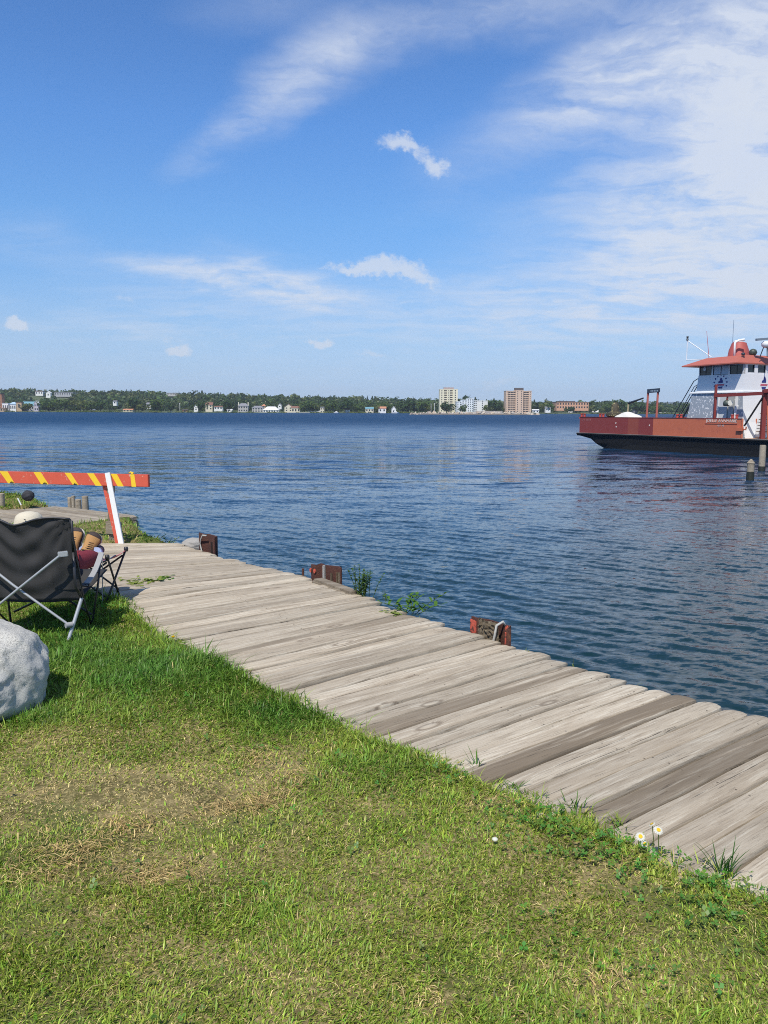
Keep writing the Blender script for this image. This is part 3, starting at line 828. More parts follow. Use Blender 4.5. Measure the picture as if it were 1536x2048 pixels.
def plant(name, label, px, py, cat, seed, stems, hgt, lean, leaves, ll, lw, mats, z=0.0, spread=0.03, up=0.5, droop=0.5, off=(0, 0)):
    c = G(px, py, z); rr = random.Random(seed)
    t_ = thing(name, label, cat, (c[0] + off[0], c[1] + off[1], z))
    ms, ml = MB(), MB()
    for s_ in range(stems):
        a = rr.uniform(0, 6.28); b0 = Vector((c[0] + off[0] + rr.gauss(0, spread), c[1] + off[1] + rr.gauss(0, spread), z - 0.03))
        tip = b0 + Vector((math.cos(a) * lean * rr.random(), math.sin(a) * lean * rr.random(), hgt * rr.uniform(0.65, 1.05)))
        mid_ = b0.lerp(tip, 0.5) + Vector((0, 0, hgt * .08))
        ms.tube([b0, mid_, tip], [0.003, 0.0024, 0.0012], 5)
        for k in range(leaves):
            t = 0.15 + 0.85 * k / max(1, leaves - 1); q = b0.lerp(mid_, t * 2) if t < .5 else mid_.lerp(tip, t * 2 - 1)
            aa = k * 2.4 + rr.uniform(-.4, .4) + s_
            leaf(ml, q, (math.cos(aa), math.sin(aa), up + rr.uniform(-.2, .3)), ll * rr.uniform(.6, 1.15) * (1.1 - .5 * t), lw * rr.uniform(.7, 1.2), droop)
    o = ms.build('stem', mats[0], t_); o['kind'] = 'stuff'; o = ml.build('foliage', mats[1], t_, smooth=True); o['kind'] = 'stuff'
    return t_
plant('shrub', 'dense dark green bushy weed growing at the dock edge beside the middle pile', 721, 1190, 'shrub', 4, 20, 0.26, 0.11, 15, 0.042, 0.009, (M_STEM, M_LEAFW), z=0.0, spread=0.03, up=0.6, off=(0.02, 0.05))
plant('willow_shoot', 'spiky bright green seedling with long leaves on the dock edge', 810, 1224, 'plant', 9, 8, 0.17, 0.24, 9, 0.12, 0.013, (M_STEM, M_LEAF), z=0.0, spread=0.03, up=0.8, droop=0.7, off=(0.04, 0.05))
plant('low_weed', 'low rosette weed sprawling on the boards below the spiky seedling', 783, 1228, 'plant', 2, 6, 0.05, 0.12, 7, 0.075, 0.016, (M_STEM, M_LEAFY), z=0.005, spread=0.035, up=0.15, droop=0.4)
plant('low_weed', 'flat leafy weed on the boards beside the footrest, the larger of two', 285, 1163, 'plant', 12, 14, 0.045, 0.26, 7, 0.09, 0.016, (M_STEM, M_LEAFY), z=0.004, spread=0.06, up=0.2, droop=0.3)
plant('low_weed', 'flat leafy weed on the boards beside the footrest, the smaller of two', 318, 1159, 'plant', 13, 9, 0.04, 0.18, 6, 0.08, 0.015, (M_STEM, M_LEAF), z=0.004, spread=0.04, up=0.2, droop=0.3)
plant('bank_weed', 'leafy weeds on the bank below the barricade leg', 285, 1082, 'plant', 14, 16, 0.10, 0.22, 7, 0.060, 0.014, (M_STEM, M_LEAF), z=-0.02, spread=0.14, up=0.4, droop=0.5)
plant('bank_weed', 'sparse weeds at the far corner of the dock', 322, 1084, 'plant', 15, 9, 0.07, 0.16, 6, 0.045, 0.009, (M_STEM, M_LEAFY), z=-0.03, spread=0.09, up=0.5, droop=0.5)
plant('creeper', 'dark green weeds hanging on the broken end of the far deck', 250, 1046, 'plant', 16, 18, 0.16, 0.16, 8, 0.050, 0.012, (M_STEM, M_LEAFD), z=-0.16, spread=0.12, up=0.2, droop=0.9)
plant('seedling', 'tiny seedling at the dock edge between shrub and spiky plant', 756, 1194, 'plant', 17, 3, 0.09, 0.05, 5, 0.022, 0.005, (M_STEM, M_LEAFD), off=(0.04, 0.03))
plant('leafy_weed', 'small leafy weed at the turf edge below the yellow dandelion', 352, 1290, 'plant', 18, 5, 0.05, 0.09, 6, 0.050, 0.011, (M_STEM, M_LEAF), spread=0.035, up=0.5)
plant('leafy_weed', 'leafy weed at the turf corner by the footrest', 235, 1204, 'plant', 19, 8, 0.06, 0.12, 6, 0.045, 0.011, (M_STEM, M_LEAF), spread=0.06, up=0.5)
def tuft(name, label, px, py, seed, n, h, spread, m_=None, lean=0.5):
    c = G(px, py, 0); rr = random.Random(seed); mb = MB()
    for k in range(n):
        a = rr.uniform(0, 6.28); b0 = (c[0] + rr.gauss(0, spread), c[1] + rr.gauss(0, spread), -0.01)
        leaf(mb, b0, (math.cos(a) * lean, math.sin(a) * lean, 1.0), h * rr.uniform(.4, 1.0), 0.0022, rr.uniform(0.2, 0.9), 5)
    o = mb.build(name, m_ or M_LEAF)
    tag(o, label, 'grass tuft', kind='stuff')
tuft('grass_tuft', 'wispy dark grass tuft sprouting from the boards right of the daisies', 1442, 1748, 3, 22, 0.17, 0.012, M_LEAFD)
tuft('grass_tuft', 'grass tuft in a board gap left of the daisies', 1238, 1648, 4, 16, 0.09, 0.012, M_LEAFY, 0.8)
tuft('grass_tuft', 'upright grass tuft at the turf edge above the clover', 1145, 1618, 5, 20, 0.12, 0.02)
tuft('grass_tuft', 'spreading grass tuft at the board ends, middle of the dock', 1030, 1575, 6, 22, 0.10, 0.025, M_LEAF, 1.1)
tuft('grass_tuft', 'short grass tuft on the board ends beside a bare patch', 1075, 1592, 7, 12, 0.07, 0.012, M_LEAFY, 0.9)
tuft('grass_tuft', 'tall thin grass tuft at the turf edge past the dark plank', 950, 1530, 8, 12, 0.11, 0.012)
tuft('grass_tuft', 'dark low tuft in the dry turf', 548, 1545, 9, 40, 0.07, 0.03, M_LEAFD, 0.9)
tuft('grass_tuft', 'long bright grass around the right foot of the boulder', 105, 1440, 10, 90, 0.11, 0.07, M_LEAF, 0.7)
tuft('grass_tuft', 'long grass along the near foot of the boulder', 20, 1468, 11, 110, 0.09, 0.10, M_LEAF, 0.7)
M_PETAL = leaf_mat('petal_white', (0.80, 0.79, 0.74), 0.05); M_EYE = worn('daisy_yellow', (0.80, 0.50, 0.02), 0.8, 0.2, 200, 0.4)
def daisy(label, px, py, bpx, bpy_, face, r_=0.017):
    b0 = G(bpx, bpy_, 0); head = at(px, py, b0[1] + 0.01); head = Vector(head)
    t_ = thing('daisy', label, 'flower', (b0[0], b0[1], 0))
    mb = MB(); b0 = Vector((b0[0], b0[1], -0.01)); mb.tube([b0, b0.lerp(head, .5) + Vector((0.004, 0, 0)), head], [0.0018, 0.0016, 0.0014], 6); mb.build('stem', M_STEM, t_)
    n = Vector(face).normalized(); s_ = n.cross(Vector((0, 0, 1))); s_ = s_.normalized() if s_.length > .01 else Vector((1, 0, 0)); u_ = s_.cross(n)
    fh = None
    mb = MB()
    mb.add([head + n * .003] + [head + n * 0.002 + (s_ * math.cos(a) + u_ * math.sin(a)) * 0.0075 for a in np.linspace(0, 2 * math.pi, 10, endpoint=False)] + [head - n * .003], [(0, 1 + k, 1 + (k + 1) % 10) for k in range(10)] + [(11, 1 + (k + 1) % 10, 1 + k) for k in range(10)])
    fh = mb.build('flower_head', M_EYE, t_)
    for k in range(14):
        a = 2 * math.pi * k / 14; d = s_ * math.cos(a) + u_ * math.sin(a); e = n.cross(d)
        mb = MB(); tip = head + d * r_ - n * 0.003
        mb.add([head + d * .005 - e * .0015, head + d * .012 - e * .003, tip - e * .0015, tip + e * .0015, head + d * .012 + e * .003, head + d * .005 + e * .0015], [(0, 1, 4, 5), (1, 2, 3, 4)])
        mb.build('petal', M_PETAL, fh)
daisy('tallest daisy of the clump, facing the camera, at the dock edge', 1317, 1660, 1313, 1722, (0.1, -0.55, 0.8))
daisy('small upper daisy seen edge on, just behind the tallest one', 1304, 1648, 1307, 1712, (-0.5, 0.3, 0.8), 0.012)
daisy('wide open daisy low on the near side of the clump', 1281, 1673, 1286, 1716, (-0.1, -0.6, 0.75))
daisy('half closed daisy lowest in the clump', 1289, 1688, 1292, 1718, (0.3, -0.7, 0.3), 0.013)
c = G(345, 1290, 0); t_ = thing('dandelion', 'single yellow dandelion flower standing at the turf edge', 'flower', (c[0], c[1], 0))
h_ = Vector(at(346, 1275, c[1])); mb = MB(); mb.tube([(c[0], c[1], -0.01), h_], 0.002, 6); mb.build('stem', M_STEM, t_)
mb = MB()
for k in range(26):
    a = k * 2.4; leaf(mb, h_, (math.cos(a), math.sin(a), 0.2 + k * .04), 0.018, 0.003, 0.0, 2)
mb.build('flower_head', leaf_mat('dandelion_yellow', (0.80, 0.52, 0.02), .1), t_)
def seed_head(label, px, py, bpx, bpy_):
    b0 = G(bpx, bpy_, 0); h = Vector(at(px, py, b0[1])); t_ = thing('seed_stalk', label, 'weed', (b0[0], b0[1], 0))
    mb = MB(); mb.tube([(b0[0], b0[1], -0.01), h], 0.0016, 6); mb.build('stem', M_STRAW, t_)
    mb = MB(); mb.lathe([(0.002, -0.008), (0.006, 0.0), (0.005, 0.007), (0.001, 0.010)], h, 8); mb.build('seed_head', M_STRAW, t_)
seed_head('thin dry seed stalk standing at the turf edge', 501, 1343, 503, 1374)
seed_head('grey dandelion clock in the shade under the chair', 82, 1239, 84, 1256)
o = link('white_mushroom', rock_mesh('white_mushroom', (0, 0, 0), (0.011, 0.011, 0.007), 2, M_PETAL, 0.1, 2)); c = G(990, 1681, 0.03); o.location = (c[0], c[1], 0.035)
tag(o, 'small white round mushroom cap in the lawn', 'mushroom')
# ------------------------------------------------------------------ boulder
def granite_build(g, b):
    tc = g.node('ShaderNodeTexCoord').outputs['Object']
    v = g.node('ShaderNodeTexVoronoi', {'Vector': tc, 'Scale': 260.0}).outputs['Color']
    vs = g.node('ShaderNodeSeparateColor', {0: v}).outputs[0]
    n1 = g.noise(tc, 3.0, 6, 0.6); n2 = g.noise(tc, 60, 4, 0.7); n3 = g.noise(tc, 14, 6, 0.65)
    c = g.ramp(vs, [(0.0, (0.22, 0.21, 0.19)), (0.2, (0.43, 0.415, 0.37)), (0.6, (0.53, 0.51, 0.45)), (1.0, (0.64, 0.615, 0.54))])
    c = g.mix(g.m('MULTIPLY', g.smooth(n1, 0.45, 0.65), 0.5), c, (0.36, 0.365, 0.36))
    c = g.mix(g.m('MULTIPLY', g.smooth(n3, 0.55, 0.72), 0.3), c, (0.54, 0.54, 0.49))
    c = g.mix(g.m('MULTIPLY', g.smooth(n2, 0.60, 0.72), 0.35), c, (0.2, 0.2, 0.205))
    g.l.new(c, b.inputs['Base Color'])
    h = g.m('ADD', g.m('MULTIPLY', n2, 0.5), g.m('MULTIPLY', n3, 1.0))
    g.l.new(g.node('ShaderNodeBump', {'Height': h, 'Strength': 0.35, 'Distance': 0.02}).outputs[0], b.inputs['Normal'])
M_GRANITE = mat('granite', rough=0.85, spec=0.3, build=granite_build)
me = rock_mesh('boulder', (0, 0, 0), (0.47, 0.47, 0.40), 8, M_GRANITE, rough=0.135, sub=6)
# the outline seen in the photo: flat-topped, upright right flank that leans in near the foot
for v in me.vertices:
    x, y, z = v.co
    t = (z + 0.37) / 0.74
    if z < 0.05:                                         # stands squarely on the ground rather than as a ball
        k_ = 1.0 + 0.16 * min(1.0, (0.05 - z) / 0.2); v.co.y = y * k_; y = v.co.y
    if x > 0: v.co.x = x * (0.88 + 0.30 * math.sin(min(max(t, 0), 1) * 2.6)) 
    v.co.z = z * (1.0 + 0.10 * max(0.0, 1 - abs(x) * 2)) if z > 0 else z
    if z > 0.22: v.co.z = 0.22 + (v.co.z - 0.22) * 0.62
    # a slanting furrow down the right flank
    d = (x - 0.30) + (z - 0.05) * 0.42
    v.co.y += 0.05 * math.exp(-(d / 0.05) ** 2) * (1 if y < 0 else 0)
    v.co.y += 0.03 * math.exp(-((d - 0.11) / 0.03) ** 2) * (1 if y < 0 else 0)
o = link('boulder', me)
o.location = (-2.335, 4.20, 0.155); o.rotation_euler = (0, 0, R(-8))
tag(o, 'large speckled grey granite boulder sitting on the grass behind the folding chair', 'boulder')

# ------------------------------------------------------------------ barricade
M_RED = worn('barricade_red', (0.62, 0.10, 0.055), 0.6, 0.16, 14, 0.15, other=(0.62, 0.36, 0.27), thr=0.63, sharp=0.03)
M_YEL = worn('tape_yellow', (0.86, 0.56, 0.03), 0.45, 0.08, 20, 0.05)
M_WHITE = worn('white_paint', (0.80, 0.79, 0.76), 0.55, 0.08, 12, 0.1)
M_BLACK = mat('black_mark', (0.02, 0.02, 0.02), 0.7)
A = at(298, 961.5, 9.62); B = at(0, 954, 10.22)
dirb = (B - A)[:2]; LB = float(np.hypot(*dirb)); dirb /= LB
ang = math.atan2(-dirb[1], -dirb[0])
bar = thing('barricade', 'red sawhorse barricade with diagonal yellow stripes at the end of the dock', 'barricade', (A[0], A[1], 0), ang)
TB = XF['barricade']
zc = (A[2] + 0.0)
slope_b = (B[2] - A[2]) / LB
def bl(u, w, z): return TB @ Vector((-u, w, z))          # u metres left from the right end, w towards the lake, z up
zt = lambda u: zc + slope_b * u
U1 = 3.15
mb = MB(); hh = 0.072
mb.hexa([bl(0, -0.02, zt(0) - hh), bl(0, 0.02, zt(0) - hh), bl(U1, 0.02, zt(U1) - hh), bl(U1, -0.02, zt(U1) - hh),
         bl(0, -0.02, zt(0) + hh), bl(0, 0.02, zt(0) + hh), bl(U1, 0.02, zt(U1) + hh), bl(U1, -0.02, zt(U1) + hh)])
board = mb.build('board', M_RED, bar, bevel=0.004)
def upx(px): 
    # board position behind photo column px
    lo, hi = 0.0, 3.2
    for _ in range(40):
        m_ = (lo + hi) / 2; p = bl(m_, 0, zc); q = np.array([p.x, p.y, p.z - EYE])
        x = CXP + FPX * (q @ _r) / (q @ _f)
        if x > px: lo = m_
        else: hi = m_
    return (lo + hi) / 2
for n_, (tl, tr, bl_, br) in enumerate([(2, 18, 18, 31), (70, 84, 84, 99), (132, 144, 148, 159), (177, 190, 193, 205), (224, 236, 237, 249), (263, 271, 265, 274), (-62, -46, -46, -32)]):
    mb = MB()
    us = [upx(v_) if v_ >= 0 else upx(0) + (0 - v_) / FPX * 10.2 for v_ in (tl, tr, br, bl_)]
    zs = [hh + 0.001, hh + 0.001, -hh - 0.001, -hh - 0.001]
    f_ = [bl(u, -0.0225, zt(u) + z_) for u, z_ in zip(us, zs)]
    mb.add([f_[0], f_[1], f_[2], f_[3]] + [p + (TB.to_3x3() @ Vector((0, 0.004, 0))) for p in f_], [(0, 1, 2, 3), (7, 6, 5, 4), (0, 4, 5, 1), (1, 5, 6, 2), (2, 6, 7, 3), (3, 7, 4, 0)])
    mb.build('stripe', M_YEL, board)
mb = MB(); u = upx(266)                                    # loose end of tape curling over the top edge
mb.tube([bl(u, -0.02, zt(u) + hh), bl(u - .005, -0.005, zt(u) + hh + .016), bl(u + .03, 0.0, zt(u) + hh + .022), bl(u + .055, 0.004, zt(u) + hh + .012)], [0.012, 0.014, 0.010, 0.005], 6)
mb.build('tape_end', M_YEL, board)
for px in (26, 92, 153):
    mb = MB(); u = upx(px)
    for k in range(3):
        a_ = u + (0.016 - 0.016 * k)
        mb.prism([bl(a_ + .018, -0.0265, zt(u) - hh), bl(a_ - .006, -0.0265, zt(u) - hh), bl(a_ - .010, -0.0265, zt(u) - hh + .028 - .006 * k)], TB.to_3x3() @ Vector((0, 0.003, 0)))
    mb.build('black_mark', M_BLACK, board)
def leg_pair(u0):
    # front leg outside the board, back leg behind it, both leaning the same way
    mb = MB(); top = bl(u0 + 0.005, -0.045, zt(u0) + hh + 0.015); foot = bl(u0 - 0.155, -0.05, -0.01)
    mb.beam(top, foot, 0.036, 0.060, up=(1, 0, 0)); mb.build('leg', M_WHITE, bar, bevel=0.003)
    mb = MB(); top = bl(u0 + 0.120, 0.045, zt(u0) + 0.02); foot = bl(u0 - 0.048, 0.05, -0.01)
    mb.beam(top, foot, 0.04, 0.070, up=(1, 0, 0)); mb.build('leg', M_RED, bar, bevel=0.003)
    mb = MB()
    mb.beam(bl(u0 + 0.075, 0.10, zt(u0) - hh + 0.01), bl(u0 + 0.085, 0.12, -0.02), 0.072, 0.05, up=(0, 1, 0))
    o = mb.build('back_post', M_WOOD, bar, bevel=0.003); o.color = (0.6, 0.62, 1, 1)
    mb = MB()
    mb.beam(bl(u0 + 0.135, 0.085, 0.175), bl(u0 - 0.055, 0.085, 0.165), 0.05, 0.15)
    o = mb.build('brace', M_WOOD, bar, bevel=0.003); o.color = (0.3, 0.6, 1, 1)
    mb = MB()
    mb.beam(bl(u0 + 0.07, 0.045, zt(u0) - hh - 0.045), bl(u0 - 0.01, 0.045, zt(u0) - hh - 0.05), 0.045, 0.085)
    o = mb.build('cleat', M_WOOD, bar, bevel=0.003); o.color = (0.25, 0.62, 1, 1)
leg_pair(upx(221)); leg_pair(2.75)

# ------------------------------------------------------------------ camping chair
M_FAB = worn('black_canvas', (0.035, 0.034, 0.034), 0.85, 0.25, 5, 0.25, bscale=240)
M_ALU = worn('grey_tube', (0.42, 0.43, 0.44), 0.38, 0.12, 30, 0.05, metal=0.3)
M_DKTUBE = mat('black_tube', (0.025, 0.025, 0.028), 0.45)
M_GREYFAB = worn('grey_webbing', (0.33, 0.33, 0.33), 0.8, 0.15, 30, 0.2)
M_BRIGHT = mat('buckle_steel', (0.75, 0.75, 0.76), 0.3, 0.8)
CH = (-2.43, 5.80, 0.0)
chair = thing('camping_chair', 'black folding camping chair with grey crossed legs on the grass', 'chair', CH, R(-3))
TC = XF['camping_chair']
def cl_(x, y, z): return TC @ Vector((x, y, z))
# back rest: a sling hung between the two posts; wrinkles run from the corners
nu, nv = 40, 30
vs, fs = [], []
W0 = 0.375
for j in range(nv + 1):
    t = j / nv                                             # 0 seat, 1 top
    for i in range(nu + 1):
        s_ = i / nu * 2 - 1
        z = 0.285 + t * (0.572 - 0.040 * math.exp(-(s_ / 0.35) ** 2) + 0.012 * (abs(s_) < 0.97) * math.sin(abs(s_) * 3.0))
        if t < 0.5: z += 0.0
        y = -0.20 - 0.13 * t - 0.055 * (1 - s_ * s_) * (1 - 0.6 * t)
        wr_ = 0.010 * math.sin(16 * (s_ * 0.8 + t * 1.1)) * (1 - abs(s_)) * t + 0.007 * math.sin(24 * (t - 0.5 * s_ * s_) + 3 * s_) * (1 - s_ * s_)
        dC = math.hypot((s_ - 0.92) * 0.4, (t - 1.0) * 0.5); dC2 = math.hypot((s_ + 0.92) * 0.4, (t - 1.0) * 0.5)
        an = math.atan2(t - 1.0, s_ - 0.95); an2 = math.atan2(t - 1.0, -(s_ + 0.95))
        wr_ += 0.011 * math.sin(an * 16) * math.exp(-dC * 3.2) + 0.011 * math.sin(an2 * 16 + 1) * math.exp(-dC2 * 3.2)
        vs.append(cl_(s_ * (W0 - 0.012 * t), y + wr_, z))
for j in range(nv):
    for i in range(nu):
        a_ = j * (nu + 1) + i; fs.append((a_, a_ + 1, a_ + nu + 2, a_ + nu + 1))
mb = MB(); mb.add(vs, fs)
back = mb.build('backrest', M_FAB, chair, smooth=True)
sm = back.modifiers.new('thickness', 'SOLIDIFY'); sm.thickness = 0.006
mb = MB()                                                  # bound top hem and sides
mb.tube([vs[nv * (nu + 1) + i] for i in range(0, nu + 1, 2)], 0.008, 6)
mb.tube([vs[j * (nu + 1) + nu] for j in range(0, nv + 1, 3)], 0.0075, 6)
mb.tube([vs[j * (nu + 1)] for j in range(0, nv + 1, 3)], 0.0075, 6)
mb.build('piping', M_DKTUBE, back, smooth=True)
mb = MB()
for sgn in (1,):                                           # pocket stitched on the right of the back
    mb.add([vs[(4 + jj) * (nu + 1) + 31 + ii2] + TC.to_3x3() @ Vector((0, -0.007, 0)) for jj in range(9) for ii2 in range(10)],
           [(jj * 10 + ii2, jj * 10 + ii2 + 1, (jj + 1) * 10 + ii2 + 1, (jj + 1) * 10 + ii2) for jj in range(8) for ii2 in range(9)])
mb.build('pocket', M_FAB, back, smooth=True)
mb = MB(); nu2, nv2 = 16, 12; vs2, fs2 = [], []             # sagging seat
for j in range(nv2 + 1):
    for i in range(nu2 + 1):
        s_ = i / nu2 * 2 - 1; t = j / nv2
        vs2.append(cl_(s_ * 0.345, -0.20 + 0.52 * t, 0.285 + 0.11 * t - 0.07 * (1 - s_ * s_) * math.sin(math.pi * min(1, t + 0.1)) ))
for j in range(nv2):
    for i in range(nu2):
        a_ = j * (nu2 + 1) + i; fs2.append((a_, a_ + 1, a_ + nu2 + 2, a_ + nu2 + 1))
mb.add(vs2, fs2); seat = mb.build('seat', M_FAB, chair, smooth=True)
seat.modifiers.new('thickness', 'SOLIDIFY').thickness = 0.006
JR = {}
for sg in (-1, 1):
    foot_r = (sg * 0.315, -0.345, 0.012); foot_f = (sg * 0.30, 0.10, 0.012)
    topj = (sg * 0.352, -0.275, 0.625); armf = (sg * 0.325, 0.26, 0.515)
    kne = (sg * 0.372, -0.215, 0.30)
    mb = MB(); mb.tube([cl_(*kne), cl_(*foot_r)], 0.0125, 10); lg = mb.build('leg', M_ALU, chair, smooth=True, auto=50)
    mb = MB(); mb.tube([cl_(foot_r[0] + (kne[0] - foot_r[0]) * .06, foot_r[1] + (kne[1] - foot_r[1]) * .06, 0.028), cl_(*foot_r)], 0.0155, 10); mb.build('foot_cap', M_DKTUBE, lg, smooth=True, auto=50)
    mb = MB(); mb.tube([cl_(*topj), cl_(sg * 0.37, -0.305, 0.40), cl_(*kne)], 0.010, 8); mb.build('post', M_DKTUBE, chair, smooth=True)
    mb = MB(); mb.tube([cl_(*topj), cl_(sg * 0.373, -0.325, 0.845)], 0.009, 8); mb.build('post', M_DKTUBE, chair, smooth=True)
    # crossed bars on the back
    hub = (-sg * 0.325, -0.325, 0.135)
    mid_ = (sg * 0.035, -0.352, 0.41)
    mb = MB(); mb.tube([cl_(sg * 0.30, -0.355 - 0.008 * sg, 0.618), cl_(mid_[0], mid_[1] - 0.012 * sg - 0.01, mid_[2]), cl_(*hub)], 0.0088, 10); mb.build('cross_bar', M_ALU, chair, smooth=True, auto=60)
    mb = MB(); mb.tube([cl_(hub[0] - .02 * -sg, hub[1] - .012, hub[2]), cl_(hub[0] + .012 * -sg, hub[1] + .02, hub[2])], 0.019, 10); mb.build('hub', M_GREYFAB, chair, smooth=True, auto=40)
    mb = MB(); mb.beam(cl_(sg * 0.285, -0.36, 0.625), cl_(sg * 0.345, -0.34, 0.63), 0.03, 0.036); mb.build('bracket', M_BRIGHT, chair, bevel=0.004)
    # thin front posts and side bars
    mb = MB(); mb.tube([cl_(*armf), cl_(sg * 0.345, 0.14, 0.33), cl_(*foot_f)], 0.008, 8); mb.build('leg', M_DKTUBE, chair, smooth=True)
    mb = MB(); mb.tube([cl_(sg * 0.365, -0.19, 0.31), cl_(sg * 0.305, 0.085, 0.03)], 0.007, 8); mb.build('side_bar', M_DKTUBE, chair, smooth=True)
    mb = MB(); mb.tube([cl_(sg * 0.30, 0.26, 0.39), cl_(-sg * 0.30, 0.13 + .02 * sg, 0.10)], 0.008, 8); mb.build('cross_bar', M_DKTUBE, chair, smooth=True)
    # arm rest of grey webbing, buckle at its lower end
    mb = MB(); a_, b_ = Vector((sg * 0.325, 0.27, 0.53)), Vector((sg * 0.372, -0.13, 0.385))
    n_ = 8; pv = []
    for k in range(n_ + 1):
        t = k / n_; c_ = a_.lerp(b_, t) + Vector((0, 0, -0.03 * math.sin(math.pi * t)))
        pv += [cl_(c_.x - 0.019, c_.y, c_.z + .004), cl_(c_.x + 0.019, c_.y, c_.z), cl_(c_.x + 0.019, c_.y, c_.z - .010), cl_(c_.x - 0.019, c_.y, c_.z - .006)]
    mb.add(pv, [(k * 4 + q_, (k + 1) * 4 + q_, (k + 1) * 4 + (q_ + 1) % 4, k * 4 + (q_ + 1) % 4) for k in range(n_) for q_ in range(4)] + [(0, 1, 2, 3), (n_ * 4 + 3, n_ * 4 + 2, n_ * 4 + 1, n_ * 4)])
    arm = mb.build('armrest', M_GREYFAB, chair, smooth=True, auto=50)
    mb = MB(); mb.beam(cl_(sg * 0.345, -0.14, 0.375), cl_(sg * 0.40, -0.14, 0.372), 0.03, 0.022); mb.build('buckle', M_DKTUBE, arm, bevel=0.004)
    mb = MB(); mb.beam(cl_(sg * 0.35, -0.158, 0.377), cl_(sg * 0.395, -0.158, 0.374), 0.006, 0.008); mb.build('buckle_bar', M_BRIGHT, arm)

# ------------------------------------------------------------------ footrest
OT = (-2.455, 6.80, 0.0)
ott = thing('folding_footrest', 'small folding footrest with red, white and blue top in front of the chair', 'footrest', OT, R(-4))
TO = XF['folding_footrest']
def ol(x, y, z): return TO @ Vector((x, y, z))
M_PINK = worn('faded_red_cloth', (0.66, 0.20, 0.20), 0.8, 0.2, 18, 0.2, other=(0.78, 0.70, 0.70), thr=0.60, sharp=0.08)
M_NAVY = worn('navy_cloth', (0.05, 0.085, 0.16), 0.8, 0.2, 12, 0.2)
def sling(y0, y1, m, nm):
    mb = MB(); v_, f_ = [], []
    for j in range(7):
        for i in range(13):
            s_ = i / 12 * 2 - 1; y = y0 + (y1 - y0) * j / 6
            v_.append(ol(s_ * 0.24, y, 0.385 - 0.075 * (1 - s_ * s_) + 0.006 * math.sin(i * 1.3 + j)))
    for j in range(6):
        for i in range(12): a_ = j * 13 + i; f_.append((a_, a_ + 1, a_ + 14, a_ + 13))
    mb.add(v_, f_); o = mb.build(nm, m, ott, smooth=True); o.modifiers.new('thickness', 'SOLIDIFY').thickness = 0.006
sling(-0.02, 0.20, M_PINK, 'top_panel'); sling(-0.20, -0.02, M_NAVY, 'top_panel')
for sx_ in (-1, 1):
    mb = MB(); mb.lathe([(0.016, -0.02), (0.020, 0.0), (0.016, 0.018)], ol(sx_ * 0.24, 0.2, 0.40), 10); mb.build('corner_cap', M_DKTUBE, ott, smooth=True)
    mb = MB(); mb.lathe([(0.016, -0.02), (0.020, 0.0), (0.016, 0.018)], ol(sx_ * 0.24, -0.2, 0.40), 10); mb.build('corner_cap', M_DKTUBE, ott, smooth=True)
    mb = MB(); mb.tube([ol(sx_ * 0.24, -0.2, 0.40), ol(sx_ * 0.19, 0.14, 0.008)], 0.009, 8); mb.build('leg', M_DKTUBE, ott, smooth=True)
    mb = MB(); mb.tube([ol(sx_ * 0.24, 0.2, 0.40), ol(sx_ * 0.19, -0.14, 0.008)], 0.009, 8); mb.build('leg', M_DKTUBE, ott, smooth=True)
for sy_ in (-1, 1):
    mb = MB(); mb.tube([ol(-0.22, sy_ * 0.17, 0.35), ol(0.19, sy_ * 0.14, 0.06)], 0.008, 8); mb.build('cross_bar', M_DKTUBE, ott, smooth=True)
    mb = MB(); mb.tube([ol(0.22, sy_ * 0.17, 0.35), ol(-0.19, sy_ * 0.14, 0.06)], 0.008, 8); mb.build('cross_bar', M_DKTUBE, ott, smooth=True)
mb = MB(); mb.tube([ol(0.205, -0.215, 0.385), ol(0.175, -0.17, 0.01)], 0.004, 6); mb.build('strap', M_GREYFAB, ott)

# ------------------------------------------------------------------ person in the chair
def skin_mesh(name, joints, bones, m, parent, root=0, sub=2):
    me = bpy.data.meshes.new(name)
    inv = XF[parent.name].inverted()
    me.from_pydata([tuple(inv @ Vector(j[:3])) for j in joints], bones, [])
    o = bpy.data.objects.new(name, me); COL.objects.link(o); o.parent = parent
    XF[o.name] = XF[parent.name].copy()
    sk = o.modifiers.new('skin', 'SKIN'); sk.use_smooth_shade = True
    lay = me.skin_vertices[0] if me.skin_vertices else None
    if lay is None:
        bm = bmesh.new(); bm.from_mesh(me); bm.verts.layers.skin.verify(); bm.to_mesh(me); bm.free(); lay = me.skin_vertices[0]
    for i, j in enumerate(joints):
        r_ = j[3]; lay.data[i].radius = (r_, r_) if not isinstance(r_, tuple) else r_
        lay.data[i].use_root = (i == root)
    ss = o.modifiers.new('smooth', 'SUBSURF'); ss.levels = sub; ss.render_levels = sub
    me.materials.append(m)
    return o
per = thing('person', 'person in cream sun hat and dark red trousers reclining with tan shoes up', 'person', (CH[0], CH[1] + 0.1, 0.0), R(-3))
TP = XF['person']
def pl(x, y, z, r_=None):
    v = TP @ Vector((x, y, z)); return (v.x, v.y, v.z) if r_ is None else (v.x, v.y, v.z, r_)
M_SKIN = worn('skin', (0.52, 0.32, 0.24), 0.55, 0.08, 10, 0.05)
M_TROU = worn('dark_red_cloth', (0.20, 0.018, 0.03), 0.85, 0.25, 12, 0.3)
M_SHIRT = worn('shirt_cloth', (0.30, 0.33, 0.40), 0.85, 0.2, 10, 0.3)
M_HAT = worn('cream_cotton', (0.60, 0.54, 0.41), 0.85, 0.1, 14, 0.25, bscale=90)
